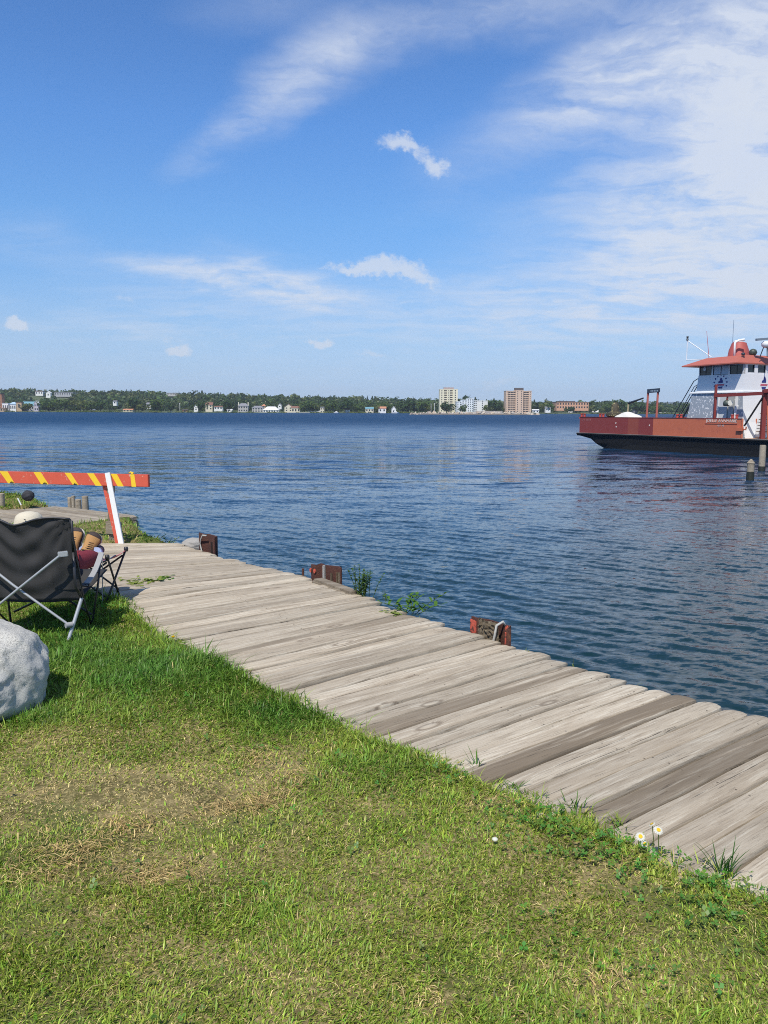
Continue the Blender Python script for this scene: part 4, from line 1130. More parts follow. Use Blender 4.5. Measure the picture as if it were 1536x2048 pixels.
# body: pelvis, spine, neck, head, arms, legs - reclined low with the chin down
J = [pl(-0.05, 0.27, 0.385, 0.125), pl(0, 0.14, 0.475, 0.135), pl(-0.02, 0.03, 0.575, 0.14), pl(-0.05, -0.03, 0.62, 0.11), pl(-0.07, -0.035, 0.665, 0.052), pl(-0.11, -0.02, 0.715, 0.080), pl(-0.115, -0.02, 0.755, 0.078),
     pl(0.10, -0.02, 0.61, 0.058), pl(0.115, 0.09, 0.47, 0.046), pl(0.06, 0.30, 0.50, 0.036), pl(0.03, 0.36, 0.52, 0.030),
     pl(-0.21, -0.02, 0.64, 0.062), pl(-0.30, 0.10, 0.50, 0.048), pl(-0.18, 0.30, 0.53, 0.036), pl(-0.12, 0.36, 0.545, 0.030),
     pl(0.02, 0.32, 0.385, 0.080), pl(0.04, 0.64, 0.392, 0.050), pl(-0.022, 0.93, 0.375, 0.034),
     pl(-0.14, 0.32, 0.385, 0.080), pl(-0.135, 0.64, 0.402, 0.050), pl(-0.127, 0.94, 0.385, 0.034),
     pl(-0.11, 0.066, 0.712, 0.016)]
Bn = [(0, 1), (1, 2), (2, 3), (3, 4), (4, 5), (5, 6), (3, 7), (7, 8), (8, 9), (9, 10), (3, 11), (11, 12), (12, 13), (13, 14), (0, 15), (15, 16), (16, 17), (0, 18), (18, 19), (19, 20), (5, 21)]
skin_mesh('body', J, Bn, M_SKIN, per)
# hands folded over the lap: palm and five fingers each
for sg in (1, -1):
    x0 = 0.03 if sg > 0 else -0.15
    wx_ = x0; 
    HJ = [pl(x0, 0.36, 0.52, 0.026), pl(x0 - sg * 0.035, 0.395, 0.548, 0.030), pl(x0 - sg * 0.065, 0.42, 0.545, 0.026)]
    HB = [(0, 1), (1, 2)]
    for k, ln in enumerate((0.062, 0.072, 0.066, 0.052)):
        b0 = len(HJ); yy = 0.40 + 0.018 * k - 0.01
        HJ += [pl(x0 - sg * (0.075), yy + .006, 0.55, 0.010), pl(x0 - sg * (0.075 + ln * .5), yy + 0.016, 0.552, 0.009), pl(x0 - sg * (0.075 + ln), yy + 0.018, 0.536, 0.0075)]
        HB += [(2, b0), (b0, b0 + 1), (b0 + 1, b0 + 2)]
    b0 = len(HJ); HJ += [pl(x0 - sg * 0.03, 0.372, 0.568, 0.011), pl(x0 - sg * 0.068, 0.378, 0.575, 0.009)]
    HB += [(1, b0), (b0, b0 + 1)]
    skin_mesh('hand', HJ, HB, M_SKIN, per, 0, 1)
SJ = [pl(-0.05, 0.24, 0.40, 0.135), pl(-0.05, 0.14, 0.46, 0.140), pl(-0.06, 0.03, 0.55, 0.142), pl(-0.06, -0.03, 0.60, 0.115),
      pl(0.09, -0.02, 0.60, 0.068), pl(0.105, 0.09, 0.47, 0.056), pl(0.07, 0.24, 0.49, 0.044), pl(-0.21, -0.02, 0.64, 0.075), pl(-0.30, 0.10, 0.50, 0.060), pl(-0.22, 0.24, 0.52, 0.046)]
skin_mesh('shirt', SJ, [(0, 1), (1, 2), (2, 3), (3, 4), (4, 5), (5, 6), (3, 7), (7, 8), (8, 9)], M_SHIRT, per)
TJ = [pl(-0.05, 0.27, 0.385, 0.132), pl(0.02, 0.32, 0.39, 0.098), pl(0.04, 0.50, 0.405, 0.084), pl(0.045, 0.64, 0.40, 0.074), pl(0.015, 0.77, 0.380, 0.056), pl(-0.018, 0.88, 0.372, 0.044),
      pl(-0.14, 0.32, 0.39, 0.098), pl(-0.14, 0.50, 0.415, 0.084), pl(-0.135, 0.64, 0.41, 0.072), pl(-0.13, 0.77, 0.39, 0.056), pl(-0.127, 0.89, 0.378, 0.044)]
skin_mesh('trousers', TJ, [(0, 1), (1, 2), (2, 3), (3, 4), (4, 5), (0, 6), (6, 7), (7, 8), (8, 9), (9, 10)], M_TROU, per)
M_CUFF = worn('pale_blue_cloth', (0.42, 0.50, 0.72), 0.85, 0.1, 20, 0.2)
M_SOCK = worn('purple_knit', (0.085, 0.055, 0.085), 0.9, 0.2, 60, 0.3)
for xk, yk, zk in ((-0.022, 0.93, 0.392), (-0.127, 0.94, 0.402)):
    mb = MB(); mb.tube([pl(xk, yk - 0.01, zk), pl(xk - .004, yk + 0.035, zk - 0.004)], [0.050, 0.045], 14); mb.build('cuff', M_CUFF, per, smooth=True, auto=60)
    mb = MB(); mb.tube([pl(xk - .002, yk + 0.02, zk - .002), pl(xk - .008, yk + 0.09, zk + 0.012)], [0.043, 0.043], 14); mb.build('sock', M_SOCK, per, smooth=True)
# hat: crown, brim
hc = Vector(pl(-0.115, -0.02, 0.757))
mb = MB(); mb.lathe([(0.104, -0.03), (0.102, 0.0), (0.096, 0.04), (0.084, 0.070), (0.060, 0.088), (0.028, 0.097), (0.004, 0.098)], hc, 24, 1.0, 1.1)
hat = mb.build('hat', M_HAT, per, smooth=True)
mb = MB(); mb.lathe([(0.114, 0.0), (0.150, -0.018), (0.180, -0.040), (0.182, -0.045), (0.150, -0.026), (0.113, -0.006)], hc, 28, 1.0, 1.1); mb.build('brim', M_HAT, hat, smooth=True)
mb = MB(); mb.lathe([(0.007, 0), (0.007, .003), (0.003, .005)], hc + Vector((0.02, -0.112, 0.052)), 8); mb.build('eyelet', M_DKTUBE, hat)
# shoes: upper lofted from heel to toe, dark rand, pale sole, laces
M_TAN = worn('tan_suede', (0.40, 0.215, 0.075), 0.8, 0.2, 25, 0.25, bscale=160)
M_DKBR = worn('dark_brown_trim', (0.045, 0.030, 0.026), 0.75, 0.2, 30, 0.2)
M_SOLE = worn('pale_rubber', (0.55, 0.50, 0.42), 0.7, 0.12, 40, 0.2)
def shoe(px_heel, px_toe, Y, tilt):
    heel = Vector(at(*px_heel, Y)); toe = Vector(at(*px_toe, Y + 0.07))
    ax = (toe - heel).normalized(); ln = (toe - heel).length
    nrm = Vector((tilt, -0.97, 0.24)).normalized(); nrm = (nrm - ax * nrm.dot(ax)).normalized()     # the way the instep faces
    sd_ = ax.cross(nrm)
    prof = [(t_, hw_ * 1.22, h_ * 1.05) for t_, hw_, h_ in [(0.00, 0.030, 0.050), (0.06, 0.038, 0.082), (0.18, 0.040, 0.105), (0.32, 0.038, 0.098), (0.46, 0.040, 0.078), (0.60, 0.046, 0.064), (0.74, 0.051, 0.056), (0.86, 0.047, 0.050), (0.95, 0.034, 0.042), (1.0, 0.016, 0.030)]]
    def ring(t, hw, h, lo, n=14):
        c = heel + ax * (ln * t); out = []
        for k in range(n):
            a = 2 * math.pi * k / n; ca, sa = math.cos(a), math.sin(a)
            out.append(c + sd_ * hw * ca * (1.0 if sa < 0 else 1 - 0.18 * sa) + nrm * (lo + (h - lo) * (sa * 0.5 + 0.5) if sa > 0 else lo * 1.0 + (h - lo) * 0.5 * (1 + sa * 1.0)))
        return out
    def loft(rows, mb):
        n = len(rows[0]); o0 = []
        for r_ in rows: o0 += r_
        f = [(i * n + k, i * n + (k + 1) % n, (i + 1) * n + (k + 1) % n, (i + 1) * n + k) for i in range(len(rows) - 1) for k in range(n)]
        mb.add(o0, f + [tuple(reversed(range(n))), tuple((len(rows) - 1) * n + k for k in range(n))])
    mb = MB(); loft([ring(t, hw, h, 0.008) for t, hw, h in prof], mb); sh = mb.build('shoe', M_TAN, per, smooth=True)
    mb = MB(); loft([ring(t, hw * 1.10 + .002, 0.012, -0.016) for t, hw, h in prof], mb); mb.build('sole', M_SOLE, sh, smooth=True)
    mb = MB(); loft([ring(t, hw * 1.05 + .0015, h * (0.62 if t < .8 else 1.05) + .001, 0.006) for t, hw, h in prof[5:]], mb); mb.build('toe_cap', M_DKBR, sh, smooth=True)
    mb = MB(); loft([ring(t, hw * 1.05 + .002, 0.030, 0.005) for t, hw, h in prof[:6]], mb); mb.build('rand', M_DKBR, sh, smooth=True)
    mb = MB()
    for k in range(5):
        t = 0.26 + 0.075 * k; h = float(np.interp(t, [p[0] for p in prof], [p[2] for p in prof])); w_ = 0.026
        c = heel + ax * (ln * t)
        mb.tube([c - sd_ * w_ + nrm * (h * 0.82), c + nrm * (h + .003) + ax * .006, c + sd_ * w_ + nrm * (h * 0.82) + ax * 0.012], 0.0032, 5)
    mb.tube([heel + ax * (ln * .27) + nrm * 0.106, heel + ax * (ln * .24) + nrm * .115 + sd_ * .03, heel + ax * (ln * .2) + nrm * .108 + sd_ * .045], 0.003, 5)
    mb.tube([heel + ax * (ln * .27) + nrm * 0.106, heel + ax * (ln * .25) + nrm * .115 - sd_ * .03, heel + ax * (ln * .2) + nrm * .108 - sd_ * .04], 0.003, 5)
    mb.build('lace', M_DKBR, sh, smooth=True)
    mb = MB(); mb.tube([heel + ax * (ln * .10) + nrm * .075, heel + ax * (ln * .12) + nrm * .112], [0.040, 0.037], 14); mb.build('collar', M_DKBR, sh, smooth=True)
shoe((149, 1110), (156, 1056), 6.86, -0.10)
shoe((168, 1116), (194, 1066), 6.84, 0.22)

# ------------------------------------------------------------------ steel sheet piles standing above the dock edge
M_RUST = worn('pile_rust', (0.085, 0.032, 0.022), 0.9, 0.5, 7, 0.5, other=(0.19, 0.075, 0.035), thr=0.55, sharp=0.15)
M_ORANGE = worn('orange_spray', (0.58, 0.105, 0.06), 0.7, 0.2, 25, 0.2, other=(0.12, 0.045, 0.03), thr=0.54, sharp=0.05)
M_ROPE = worn('grey_rope', (0.45, 0.44, 0.40), 0.9, 0.3, 60, 0.4)
M_CRUST = worn('lichen_crust', (0.20, 0.155, 0.10), 0.95, 0.5, 40, 0.9, other=(0.36, 0.30, 0.19), thr=0.56, sharp=0.08)
def pile(pxl, pxr, base_l, base_r, top_l, top_r, label, back_off=0.03):
    L0 = G(pxl, base_l, -0.04); R0 = G(pxr, base_r, -0.04)
    dv = (R0 - L0)[:2]; ln = float(np.hypot(*dv)); dv /= ln
    nv_ = np.array([dv[1], -dv[0]]);  nv_ = nv_ if nv_[1] < 0 else -nv_            # towards the dock
    def zh(px, py, base):                                                            # height of the top edge
        q = base; d = ray(px, py); t = q[1] / d[1]; return EYE + d[2] * t
    zl, zr = zh(pxl, top_l, L0), zh(pxr, top_r, R0)
    loc = (L0[0] + dv[0] * ln / 2, L0[1] + dv[1] * ln / 2, 0)
    t_ = thing('sheet_pile', label, 'piling', loc)
    def P(u, w, z): return Vector((L0[0] + dv[0] * ln * u + nv_[0] * w, L0[1] + dv[1] * ln * u + nv_[1] * w, z))
    # Z-shaped rolled section
    prof = [(0.0, 0.035), (0.16, 0.04), (0.22, 0.0), (0.30, -0.02), (0.80, -0.02), (0.86, 0.0), (0.92, 0.05), (1.0, 0.05)]
    mb = MB()
    for (u0, w0), (u1, w1) in zip(prof, prof[1:]):
        za, zb = zl + (zr - zl) * u0, zl + (zr - zl) * u1
        jag = 0.008 * math.sin(u0 * 37 + pxl); jag2 = 0.008 * math.sin(u1 * 37 + pxl)
        mb.hexa([P(u0, w0, -1.9), P(u1, w1, -1.9), P(u1, w1 - .014, -1.9), P(u0, w0 - .014, -1.9), P(u0, w0, za + jag), P(u1, w1, zb + jag2), P(u1, w1 - .014, zb + jag2), P(u0, w0 - .014, za + jag)])
    web = mb.build('steel_section', M_RUST, t_)
    return t_, P, zl, zr, web
# third pile, nearest: orange paint, crust, rope
t_, P, zl, zr, web = pile(950, 1030, 1268, 1300, 1233, 1257, 'nearest rusty sheet pile with orange paint and a rope over its crusted top')
mb = MB(); mb.hexa([P(0.0, 0.045, -0.02), P(0.15, 0.046, -0.02), P(0.15, 0.038, -0.02), P(0.0, 0.037, -0.02), P(0.0, 0.045, zl - 0.012), P(0.15, 0.046, zl - 0.016), P(0.15, 0.038, zl - 0.016), P(0.0, 0.037, zl - 0.012)])
mb.build('orange_patch', M_ORANGE, web)
mb = MB(); rc = [P(0.84 + 0.03 * math.cos(a), 0.012, zr + 0.045 - 0.12 * 0 + 0.020 * math.sin(a) - 0.06) for a in np.linspace(0, 2 * math.pi, 12, endpoint=False)]
mb.prism(rc, Vector((0, 0, 0)) + (P(0, 0.006, 0) - P(0, 0, 0))); mb.build('orange_dot', M_ORANGE, web)
mb = MB(); mb.hexa([P(0.895, 0.052, -0.1), P(0.925, 0.056, -0.1), P(0.925, 0.050, -0.1), P(0.895, 0.046, -0.1), P(0.895, 0.052, zr - 0.03), P(0.925, 0.056, zr - 0.03), P(0.925, 0.050, zr - 0.03), P(0.895, 0.046, zr - 0.03)])
mb.build('orange_streak', M_ORANGE, web)
nc = 14; vs_, fs_ = [], []
rr = random.Random(3)
for j in range(nc + 1):
    for i in range(nc + 1):
        u = 0.17 + 0.52 * i / nc; z = -0.12 + (zl + (zr - zl) * u + 0.014 + 0.12) * j / nc
        vs_.append(P(u, 0.018 + 0.028 * rr.random() + 0.02 * (1 - abs(i / nc * 2 - 1)), z))
for j in range(nc):
    for i in range(nc): a_ = j * (nc + 1) + i; fs_.append((a_, a_ + 1, a_ + nc + 2, a_ + nc + 1))
mb = MB(); mb.add(vs_, fs_); mb.build('crust', M_CRUST, web)
mb = MB(); zt_ = zl + (zr - zl) * 0.68
mb.tube([P(0.70, -0.03, zt_ - .02), P(0.70, 0.0, zt_ + .022), P(0.69, 0.05, zt_ + 0.0), P(0.665, 0.055, zt_ - 0.07), P(0.64, 0.06, zt_ - 0.13), P(0.60, 0.062, zt_ - 0.16), P(0.66, 0.068, zt_ - .165), P(0.72, .065, zt_ - .12)], 0.009, 8)
mb.build('rope', M_ROPE, t_, smooth=True)
# second pile
t_, P, zl, zr, web = pile(628, 690, 1156, 1170, 1127, 1134, 'middle dark rusty sheet pile with pale streaks beside the green shrub')
for u, h0, m_, w_ in ((0.30, 1.0, M_ROPE, 0.05), (0.55, 0.45, M_CRUST, 0.025), (0.74, 0.62, M_CRUST, 0.025), (0.92, 0.8, M_CRUST, 0.06)):
    mb = MB(); w0 = 0.006 if u < 0.86 else 0.056
    if u > 0.86: w0 = 0.052
    mb.hexa([P(u, w0, -0.1), P(u + w_, w0, -0.1), P(u + w_, w0 - .02, -0.1), P(u, w0 - .02, -0.1), P(u + .01, w0 + .004, zl * h0), P(u + w_ - .01, w0 + .004, zl * h0), P(u + w_ - .01, w0 - .02, zl * h0), P(u + .01, w0 - .02, zl * h0)])
    mb.build('pale_streak', m_, web)
for u in (0.02, 0.15):
    mb = MB(); rc = [P(u + 0.035 * math.cos(a), 0.046, 0.045 + 0.022 * math.sin(a)) for a in np.linspace(0, 2 * math.pi, 12, endpoint=False)]
    mb.prism(rc, P(0, 0.006, 0) - P(0, 0, 0)); mb.build('red_dot', M_ORANGE, web)
mb = MB(); a_, b_ = G(634, 1160, 0), G(712, 1188, 0)
mb.beam((a_[0], a_[1], -0.045), (b_[0], b_[1], -0.045), 0.13, 0.13)
o = mb.build('edge_log', M_WOOD, None, bevel=0.02); o.color = (0.6, 0.75, 1, 1)
tag(o, 'short brown edging timber lying at the foot of the middle sheet pile', 'timber')
# first pile
t_, P, zl, zr, web = pile(404, 437, 1097, 1112, 1066, 1075, 'farthest plain brown sheet pile with a loop of pale rope at the dock corner')
mb = MB(); mb.tube([P(0.40, 0.02, zl + .0), P(0.30, 0.045, zl - .0), P(0.2, .05, zl - .06), P(0.16, .052, zl - .11), P(0.26, .05, zl - .2), P(0.36, .035, zl - .27)], 0.009, 6)
mb.build('rope', M_ROPE, t_, smooth=True)
mb = MB(); mb.hexa([P(0.84, 0.0, -0.1), P(0.88, 0.0, -0.1), P(0.88, .056, -0.1), P(0.84, .056, -0.1), P(0.84, 0.0, zr - .06), P(0.88, 0.0, zr - .06), P(0.88, .056, zr - .06), P(0.84, .056, zr - .06)])
mb.build('rib', mat('pile_dark', (0.02, 0.01, 0.008), 0.9), web)
c_ = G(606, 1149, 0); mb = MB(); mb.tube([(c_[0], c_[1], -0.5), (c_[0], c_[1], 0.06)], 0.012, 8)
tag(mb.build('iron_rod', M_RUST, None), 'thin rusty iron rod sticking up at the dock edge before the middle pile', 'rod')
c_ = G(388, 1093, -0.03)
o = link('rock', rock_mesh('rock', (0, 0, 0), (0.17, 0.13, 0.085), 5, worn('shore_stone', (0.33, 0.31, 0.28), 0.9, 0.35, 9, 0.4), 0.25, 4)); o.location = (c_[0], c_[1] + 0.12, -0.03)
tag(o, 'small pale grey rock beside the farthest sheet pile', 'rock')

# ------------------------------------------------------------------ stumps, stones beyond the second deck
def stump_cluster(name, label, cx, cy, h, rads, cat='post'):
    t_ = thing(name, label, cat, (cx, cy, 0))
    x = -sum(rads)
    for k, r_ in enumerate(rads):
        x += r_
        mb = MB(); n = 10
        rings = [(r_ * 1.0, -1.6), (r_, 0.0), (r_ * 0.97, h * (0.85 + 0.2 * math.sin(k * 2.3))), (r_ * 0.7, h * (0.88 + 0.2 * math.sin(k * 2.3)))]
        mb.lathe(rings, (cx + x, cy + 0.02 * math.sin(k * 5), 0), n)
        o = mb.build('pile_stub', M_WOOD, t_, smooth=True, auto=40); o.color = (0.25, 0.85, 1, 1)
        o.rotation_euler = (0, 0, 0)
        x += r_
c_ = G(154, 1013, 0)
stump_cluster('piling_stub', 'cluster of split grey timber pile stubs at the far deck edge', c_[0], c_[1] + .05, 0.17, [0.035, 0.03, 0.05, 0.055])
c_ = G(2, 1001, 0.12)
stump_cluster('timber_post', 'short tan timber post at the far grassy point', c_[0], c_[1], 0.27, [0.06])
c_ = G(51, 1003, 0.12)
o = link('dark_stone', rock_mesh('dark_stone', (0, 0, 0), (0.10, 0.085, 0.085), 15, worn('dark_stone', (0.03, 0.03, 0.035), 0.8, 0.3, 10, 0.3), 0.15, 4)); o.location = (c_[0], c_[1] + 0.1, 0.20)
tag(o, 'rounded black stone in the grass of the far point', 'stone')
c_ = G(42, 1005, 0.12); mb = MB(); mb.tube([(c_[0], c_[1], 0.08), (c_[0] - .05, c_[1], 0.19)], 0.011, 6)
tag(mb.build('marker_peg', M_WHITE, None), 'short white peg leaning beside the black stone', 'peg')
# ------------------------------------------------------------------ moored car ferry
FR = np.array([22.7, 51.8]); FD = np.array([-0.463, 0.886])          # a point of the near side's waterline; the way the bow points
ferry = thing('ferry', 'white and orange-red car ferry with black hull moored at the dock', 'ferry', (FR[0], FR[1], WATER), math.atan2(FD[1], FD[0]))
TF = XF['ferry']
def fl(u, w, z): return TF @ Vector((u, w, z))                        # u to the bow, w outboard (near side = 0), z above the water
def fu(px, w=0.0):
    """hull coordinate u behind photo column px on the plane w"""
    k = (px - 768.0) / FPX
    n = np.array([-FD[1], FD[0]]); o = FR + n * w
    return (o[0] - k * o[1]) / (-(FD[0]) + k * FD[1]) if False else (o[0] - k * o[1]) / (k * FD[1] - FD[0])
def fz(px, py, w=0.0):
    u = fu(px, w); p = fl(u, w, 0); d = ray(px, py); t = p.y / d[1]
    return EYE + d[2] * t - WATER
M_BLK = worn('hull_black', (0.010, 0.010, 0.011), 0.85, 0.5, 1.2, 0.1, other=(0.05, 0.035, 0.03), thr=0.66, sharp=0.1)
M_ORG = worn('ferry_orange', (0.52, 0.14, 0.068), 0.55, 0.22, 1.4, 0.05, other=(0.42, 0.11, 0.065), thr=0.54, sharp=0.2)
M_MAR = worn('ferry_maroon', (0.235, 0.042, 0.036), 0.55, 0.2, 1.4, 0.05, other=(0.25, 0.05, 0.04), thr=0.58, sharp=0.2)
M_MID = worn('ferry_redbrown', (0.28, 0.065, 0.042), 0.55, 0.2, 1.6, 0.05)
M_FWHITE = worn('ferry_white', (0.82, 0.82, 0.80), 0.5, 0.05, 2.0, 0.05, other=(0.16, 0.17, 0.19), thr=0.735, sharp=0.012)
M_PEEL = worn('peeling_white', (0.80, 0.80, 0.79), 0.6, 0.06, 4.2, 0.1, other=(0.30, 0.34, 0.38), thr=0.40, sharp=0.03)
M_ROOF = worn('roof_red', (0.44, 0.125, 0.085), 0.55, 0.15, 2.0, 0.05, other=(0.70, 0.60, 0.55), thr=0.74, sharp=0.015)
M_STEELR = worn('gantry_red', (0.22, 0.035, 0.028), 0.6, 0.25, 3.0, 0.1)
M_GLASS = mat('cabin_glass', (0.02, 0.03, 0.035), 0.06, 0.0, 0.6)
M_PANE = mat('sky_lit_pane', (0.42, 0.52, 0.62), 0.15)  # sky light seen through the window, painted as a pale glass colour
M_DECK = worn('rusty_deck', (0.33, 0.17, 0.07), 0.8, 0.4, 2.5, 0.3, other=(0.45, 0.33, 0.2), thr=0.6, sharp=0.1)
M_RAIL = mat('dark_rail', (0.03, 0.04, 0.055), 0.5)
BEAM = 10.5; U_BOW = fu(1156); U_WL = fu(1208); U_END = fu(1478); U_AFT = -13.0
ZD = 1.10
mb = MB()
# hull: cross-ring loft along u with a raked bow
def hull_ring(u, zb, ins):
    return [fl(u, 0.0 - ins, ZD - 0.02), fl(u, 0.10 - ins, ZD - 0.10), fl(u, 0.02 - ins, ZD - 0.22), fl(u, -0.12 - ins, min(0.35, ZD - .3) if zb < .3 else (zb + ZD) / 2), fl(u, -0.30 - ins, zb),
            fl(u, -BEAM + 0.30 + ins, zb), fl(u, -BEAM + 0.12 + ins, min(0.35, ZD - .3) if zb < .3 else (zb + ZD) / 2), fl(u, -BEAM - 0.02 + ins, ZD - 0.22), fl(u, -BEAM - 0.10 + ins, ZD - 0.10), fl(u, -BEAM + ins, ZD - 0.02)]
rings = [(U_AFT, -0.9, 0), (0, -0.9, 0), (U_WL - 2.5, -0.9, 0), (U_WL - 0.3, -0.25, 0.02), (U_WL + 1.2, 0.25, 0.04), (U_BOW - 1.0, 0.66, 0.05), (U_BOW + 0.25, 0.86, 0.06)]
vs = []
for u, zb, ins in rings: vs += hull_ring(u, zb, ins)
n = 10
fs = [(i * n + k, i * n + (k + 1) % n, (i + 1) * n + (k + 1) % n, (i + 1) * n + k) for i in range(len(rings) - 1) for k in range(n)]
fs += [tuple(range(n)), tuple((len(rings) - 1) * n + k for k in reversed(range(n)))]
mb.add(vs, fs); hull = mb.build('hull', M_BLK, ferry)
mb = MB(); mb.beam(fl(U_AFT, 0.06, ZD - 0.045), fl(U_BOW + 0.2, 0.04, ZD - 0.045), 0.16, 0.10); mb.build('rubbing_strake', M_BLK, hull, bevel=0.02)
mb = MB(); mb.beam(fl(U_AFT, 0.10, ZD + 0.012), fl(U_BOW + 0.2, 0.06, ZD + 0.012), 0.05, 0.02); mb.build('strake_edge', worn('chipped_pale', (0.35, 0.33, 0.30), 0.7, 0.3, 5, 0.1), hull)
mb = MB(); mb.hexa([fl(U_AFT, -BEAM + .05, ZD - 0.06), fl(U_BOW, -BEAM + .05, ZD - 0.06), fl(U_BOW, -0.05, ZD - 0.06), fl(U_AFT, -0.05, ZD - 0.06), fl(U_AFT, -BEAM + .05, ZD), fl(U_BOW, -BEAM + .05, ZD), fl(U_BOW, -0.05, ZD), fl(U_AFT, -0.05, ZD)]); mb.build('deck', M_DECK, ferry)
# bulwark plates on the near side, in the four paint tones of the photo
ZB = 2.33
cols = [(1157, 1252, M_MAR), (1252, 1273, M_MID), (1273, 1302, M_MAR), (1302, 1400, M_ORG), (1400, 1478, M_ORG)]
for a_, b_, m_ in cols:
    ua, ub = (U_BOW if a_ == 1157 else fu(a_)), fu(b_)
    mb = MB(); mb.hexa([fl(ua, -0.09, ZD + .02), fl(ub + 0.004, -0.09, ZD + .02), fl(ub + 0.004, -0.03, ZD + .02), fl(ua, -0.03, ZD + .02), fl(ua, -0.09, ZB), fl(ub + 0.004, -0.09, ZB), fl(ub + 0.004, -0.03, ZB), fl(ua, -0.03, ZB)])
    mb.build('bulwark_plate', m_, ferry)
mb = MB(); mb.beam(fl(U_BOW, -0.06, ZB + 0.02), fl(U_END, -0.06, ZB + 0.02), 0.11, 0.035); mb.build('bulwark_cap', M_STEELR, ferry)
mb = MB(); mb.beam(fl(U_BOW - .03, -0.09, (ZB + ZD) / 2 + .02), fl(U_BOW - .03, -BEAM * 0.22, (ZB + ZD) / 2 + .02), 0.06, ZB - ZD - .05); mb.build('bulwark_plate', M_MAR, ferry)
mb = MB(); mb.beam(fl(0.6, -BEAM + .06, (ZB + ZD) / 2 + .02), fl(U_BOW, -BEAM + .06, (ZB + ZD) / 2 + .02), 0.06, ZB - ZD - .05); mb.build('bulwark_plate', M_MAR, ferry)
mb = MB(); mb.beam(fl(U_END - .03, -0.05, ZD + .03), fl(U_END - .03, -0.05, ZB + .02), 0.08, 0.10, up=(1, 0, 0)); mb.build('end_post', M_ORG, ferry)
mb = MB(); mb.beam(fl(U_END - 0.16, 0.03, 1.70), fl(U_END + 0.30, 0.03, 1.70), 0.14, 0.22); mb.tube([fl(U_END - 0.16, 0.02, 1.70), fl(U_END - 0.36, 0.02, 1.68), fl(U_END - 0.40, 0.02, 1.86)], 0.045, 8); mb.build('hook', M_ORG, ferry)
# second bulwark plate aft, set further in, and the open quarter
W2 = -2.2
u0, u1 = fu(1508, W2), fu(1476, W2)
mb = MB(); mb.beam(fl(u0, W2, (ZB + ZD) / 2), fl(u1 + .4, W2, (ZB + ZD) / 2), 0.07, ZB - ZD); mb.build('inner_bulwark', M_STEELR, ferry)
mb = MB(); mb.beam(fl(u0 - .02, W2 + .02, ZD), fl(u0 - .02, W2 + .02, ZB + .02), 0.07, 0.10, up=(1, 0, 0)); mb.build('inner_post', M_ORG, ferry)
# bollards
def bitts(px):
    u = fu(px, -0.5); t = None
    mb = MB(); mb.box(-0.3, 0.3, -0.14, 0.14, 0, 0.1)
    vs_ = [fl(u + p[0], -0.5 + p[1], ZB - 0.12 + p[2]) for p in mb.v]; mb.v = [tuple(p) for p in vs_]
    for s_ in (-0.17, 0.17):
        mb.tube([fl(u + s_, -0.5, ZD), fl(u + s_, -0.5, ZB + 0.24)], 0.085, 10); mb.tube([fl(u + s_, -0.5, ZB + 0.22), fl(u + s_, -0.5, ZB + 0.28)], 0.115, 10)
    mb.build('bitts', worn('bollard_red', (0.50, 0.07, 0.05), 0.6, 0.2, 4, 0.1), ferry, smooth=True, auto=40)
for px in (1163, 1200, 1354, 1464): bitts(px)
# lettering: raised plates cut to the name
def lettering(text, px0, px1, py, hgt_px, m_, w=-0.022):
    cu = bpy.data.curves.new('lettering', 'FONT'); cu.body = text; cu.size = 1.0; cu.extrude = 0.006; cu.align_x = 'LEFT'
    tmp = bpy.data.objects.new('tmp_text', cu); COL.objects.link(tmp)
    bpy.context.view_layer.update()
    me = bpy.data.meshes.new_from_object(tmp.evaluated_get(bpy.context.evaluated_depsgraph_get()))
    bpy.data.objects.remove(tmp)
    co = np.array([v.co[:] for v in me.vertices]); lo, hi = co.min(0), co.max(0)
    ua, ub = fu(px0), fu(px1); zc_ = fz((px0 + px1) / 2, py); hh_ = hgt_px * fl((ua + ub) / 2, 0, 0).y / FPX
    new = []
    for c in co:
        s_ = (c[0] - lo[0]) / (hi[0] - lo[0]); t_ = (c[1] - lo[1]) / (hi[1] - lo[1]) - 0.5
        new.append((ua + (ub - ua) * s_, w + (c[2] - lo[2]), zc_ + t_ * hh_))
    for v, c in zip(me.vertices, new): v.co = c
    me.materials.clear(); me.materials.append(m_)
    return link('lettering', me, ferry)
M_LET = worn('letter_white', (0.72, 0.62, 0.55), 0.6, 0.1, 20, 0.05)
lettering('JOELLE ANNMARIE', 1407, 1468.5, 842.5, 7.6, M_LET)
# two small lines of paint too worn to read: only the remains of letters
def worn_line(pxs, py, hpx, m_, seed):
    rr = random.Random(seed)
    for px in pxs:
        u = fu(px); z = fz(px, py); h = hpx * fl(u, 0, 0).y / FPX * rr.uniform(.55, 1.0)
        mb = MB(); mb.beam(fl(u, -0.02, z - h / 2), fl(u + rr.uniform(-.04, .04), -0.02, z + h / 2), 0.05, 0.012, up=(1, 0, 0)); mb.build('worn_letter', m_, ferry)
worn_line([1430 + 2.4 * k for k in range(6)], 851.2, 4.2, worn('letter_grey', (0.50, 0.47, 0.45), 0.6, 0.1, 20, 0.05), 1)
worn_line([1161 + 2.1 * k for k in range(9) if k not in (3,)], 839.6, 4.6, worn('letter_faded', (0.36, 0.17, 0.17), 0.6, 0.1, 20, 0.05), 2)
mb = MB(); ua, ub = fu(1405), fu(1469); zz_ = fz(1437, 848); mb.beam(fl(ua, -0.02, zz_), fl(ub, -0.02, zz_), 0.02, 0.03); mb.build('name_rail', M_STEELR, ferry)
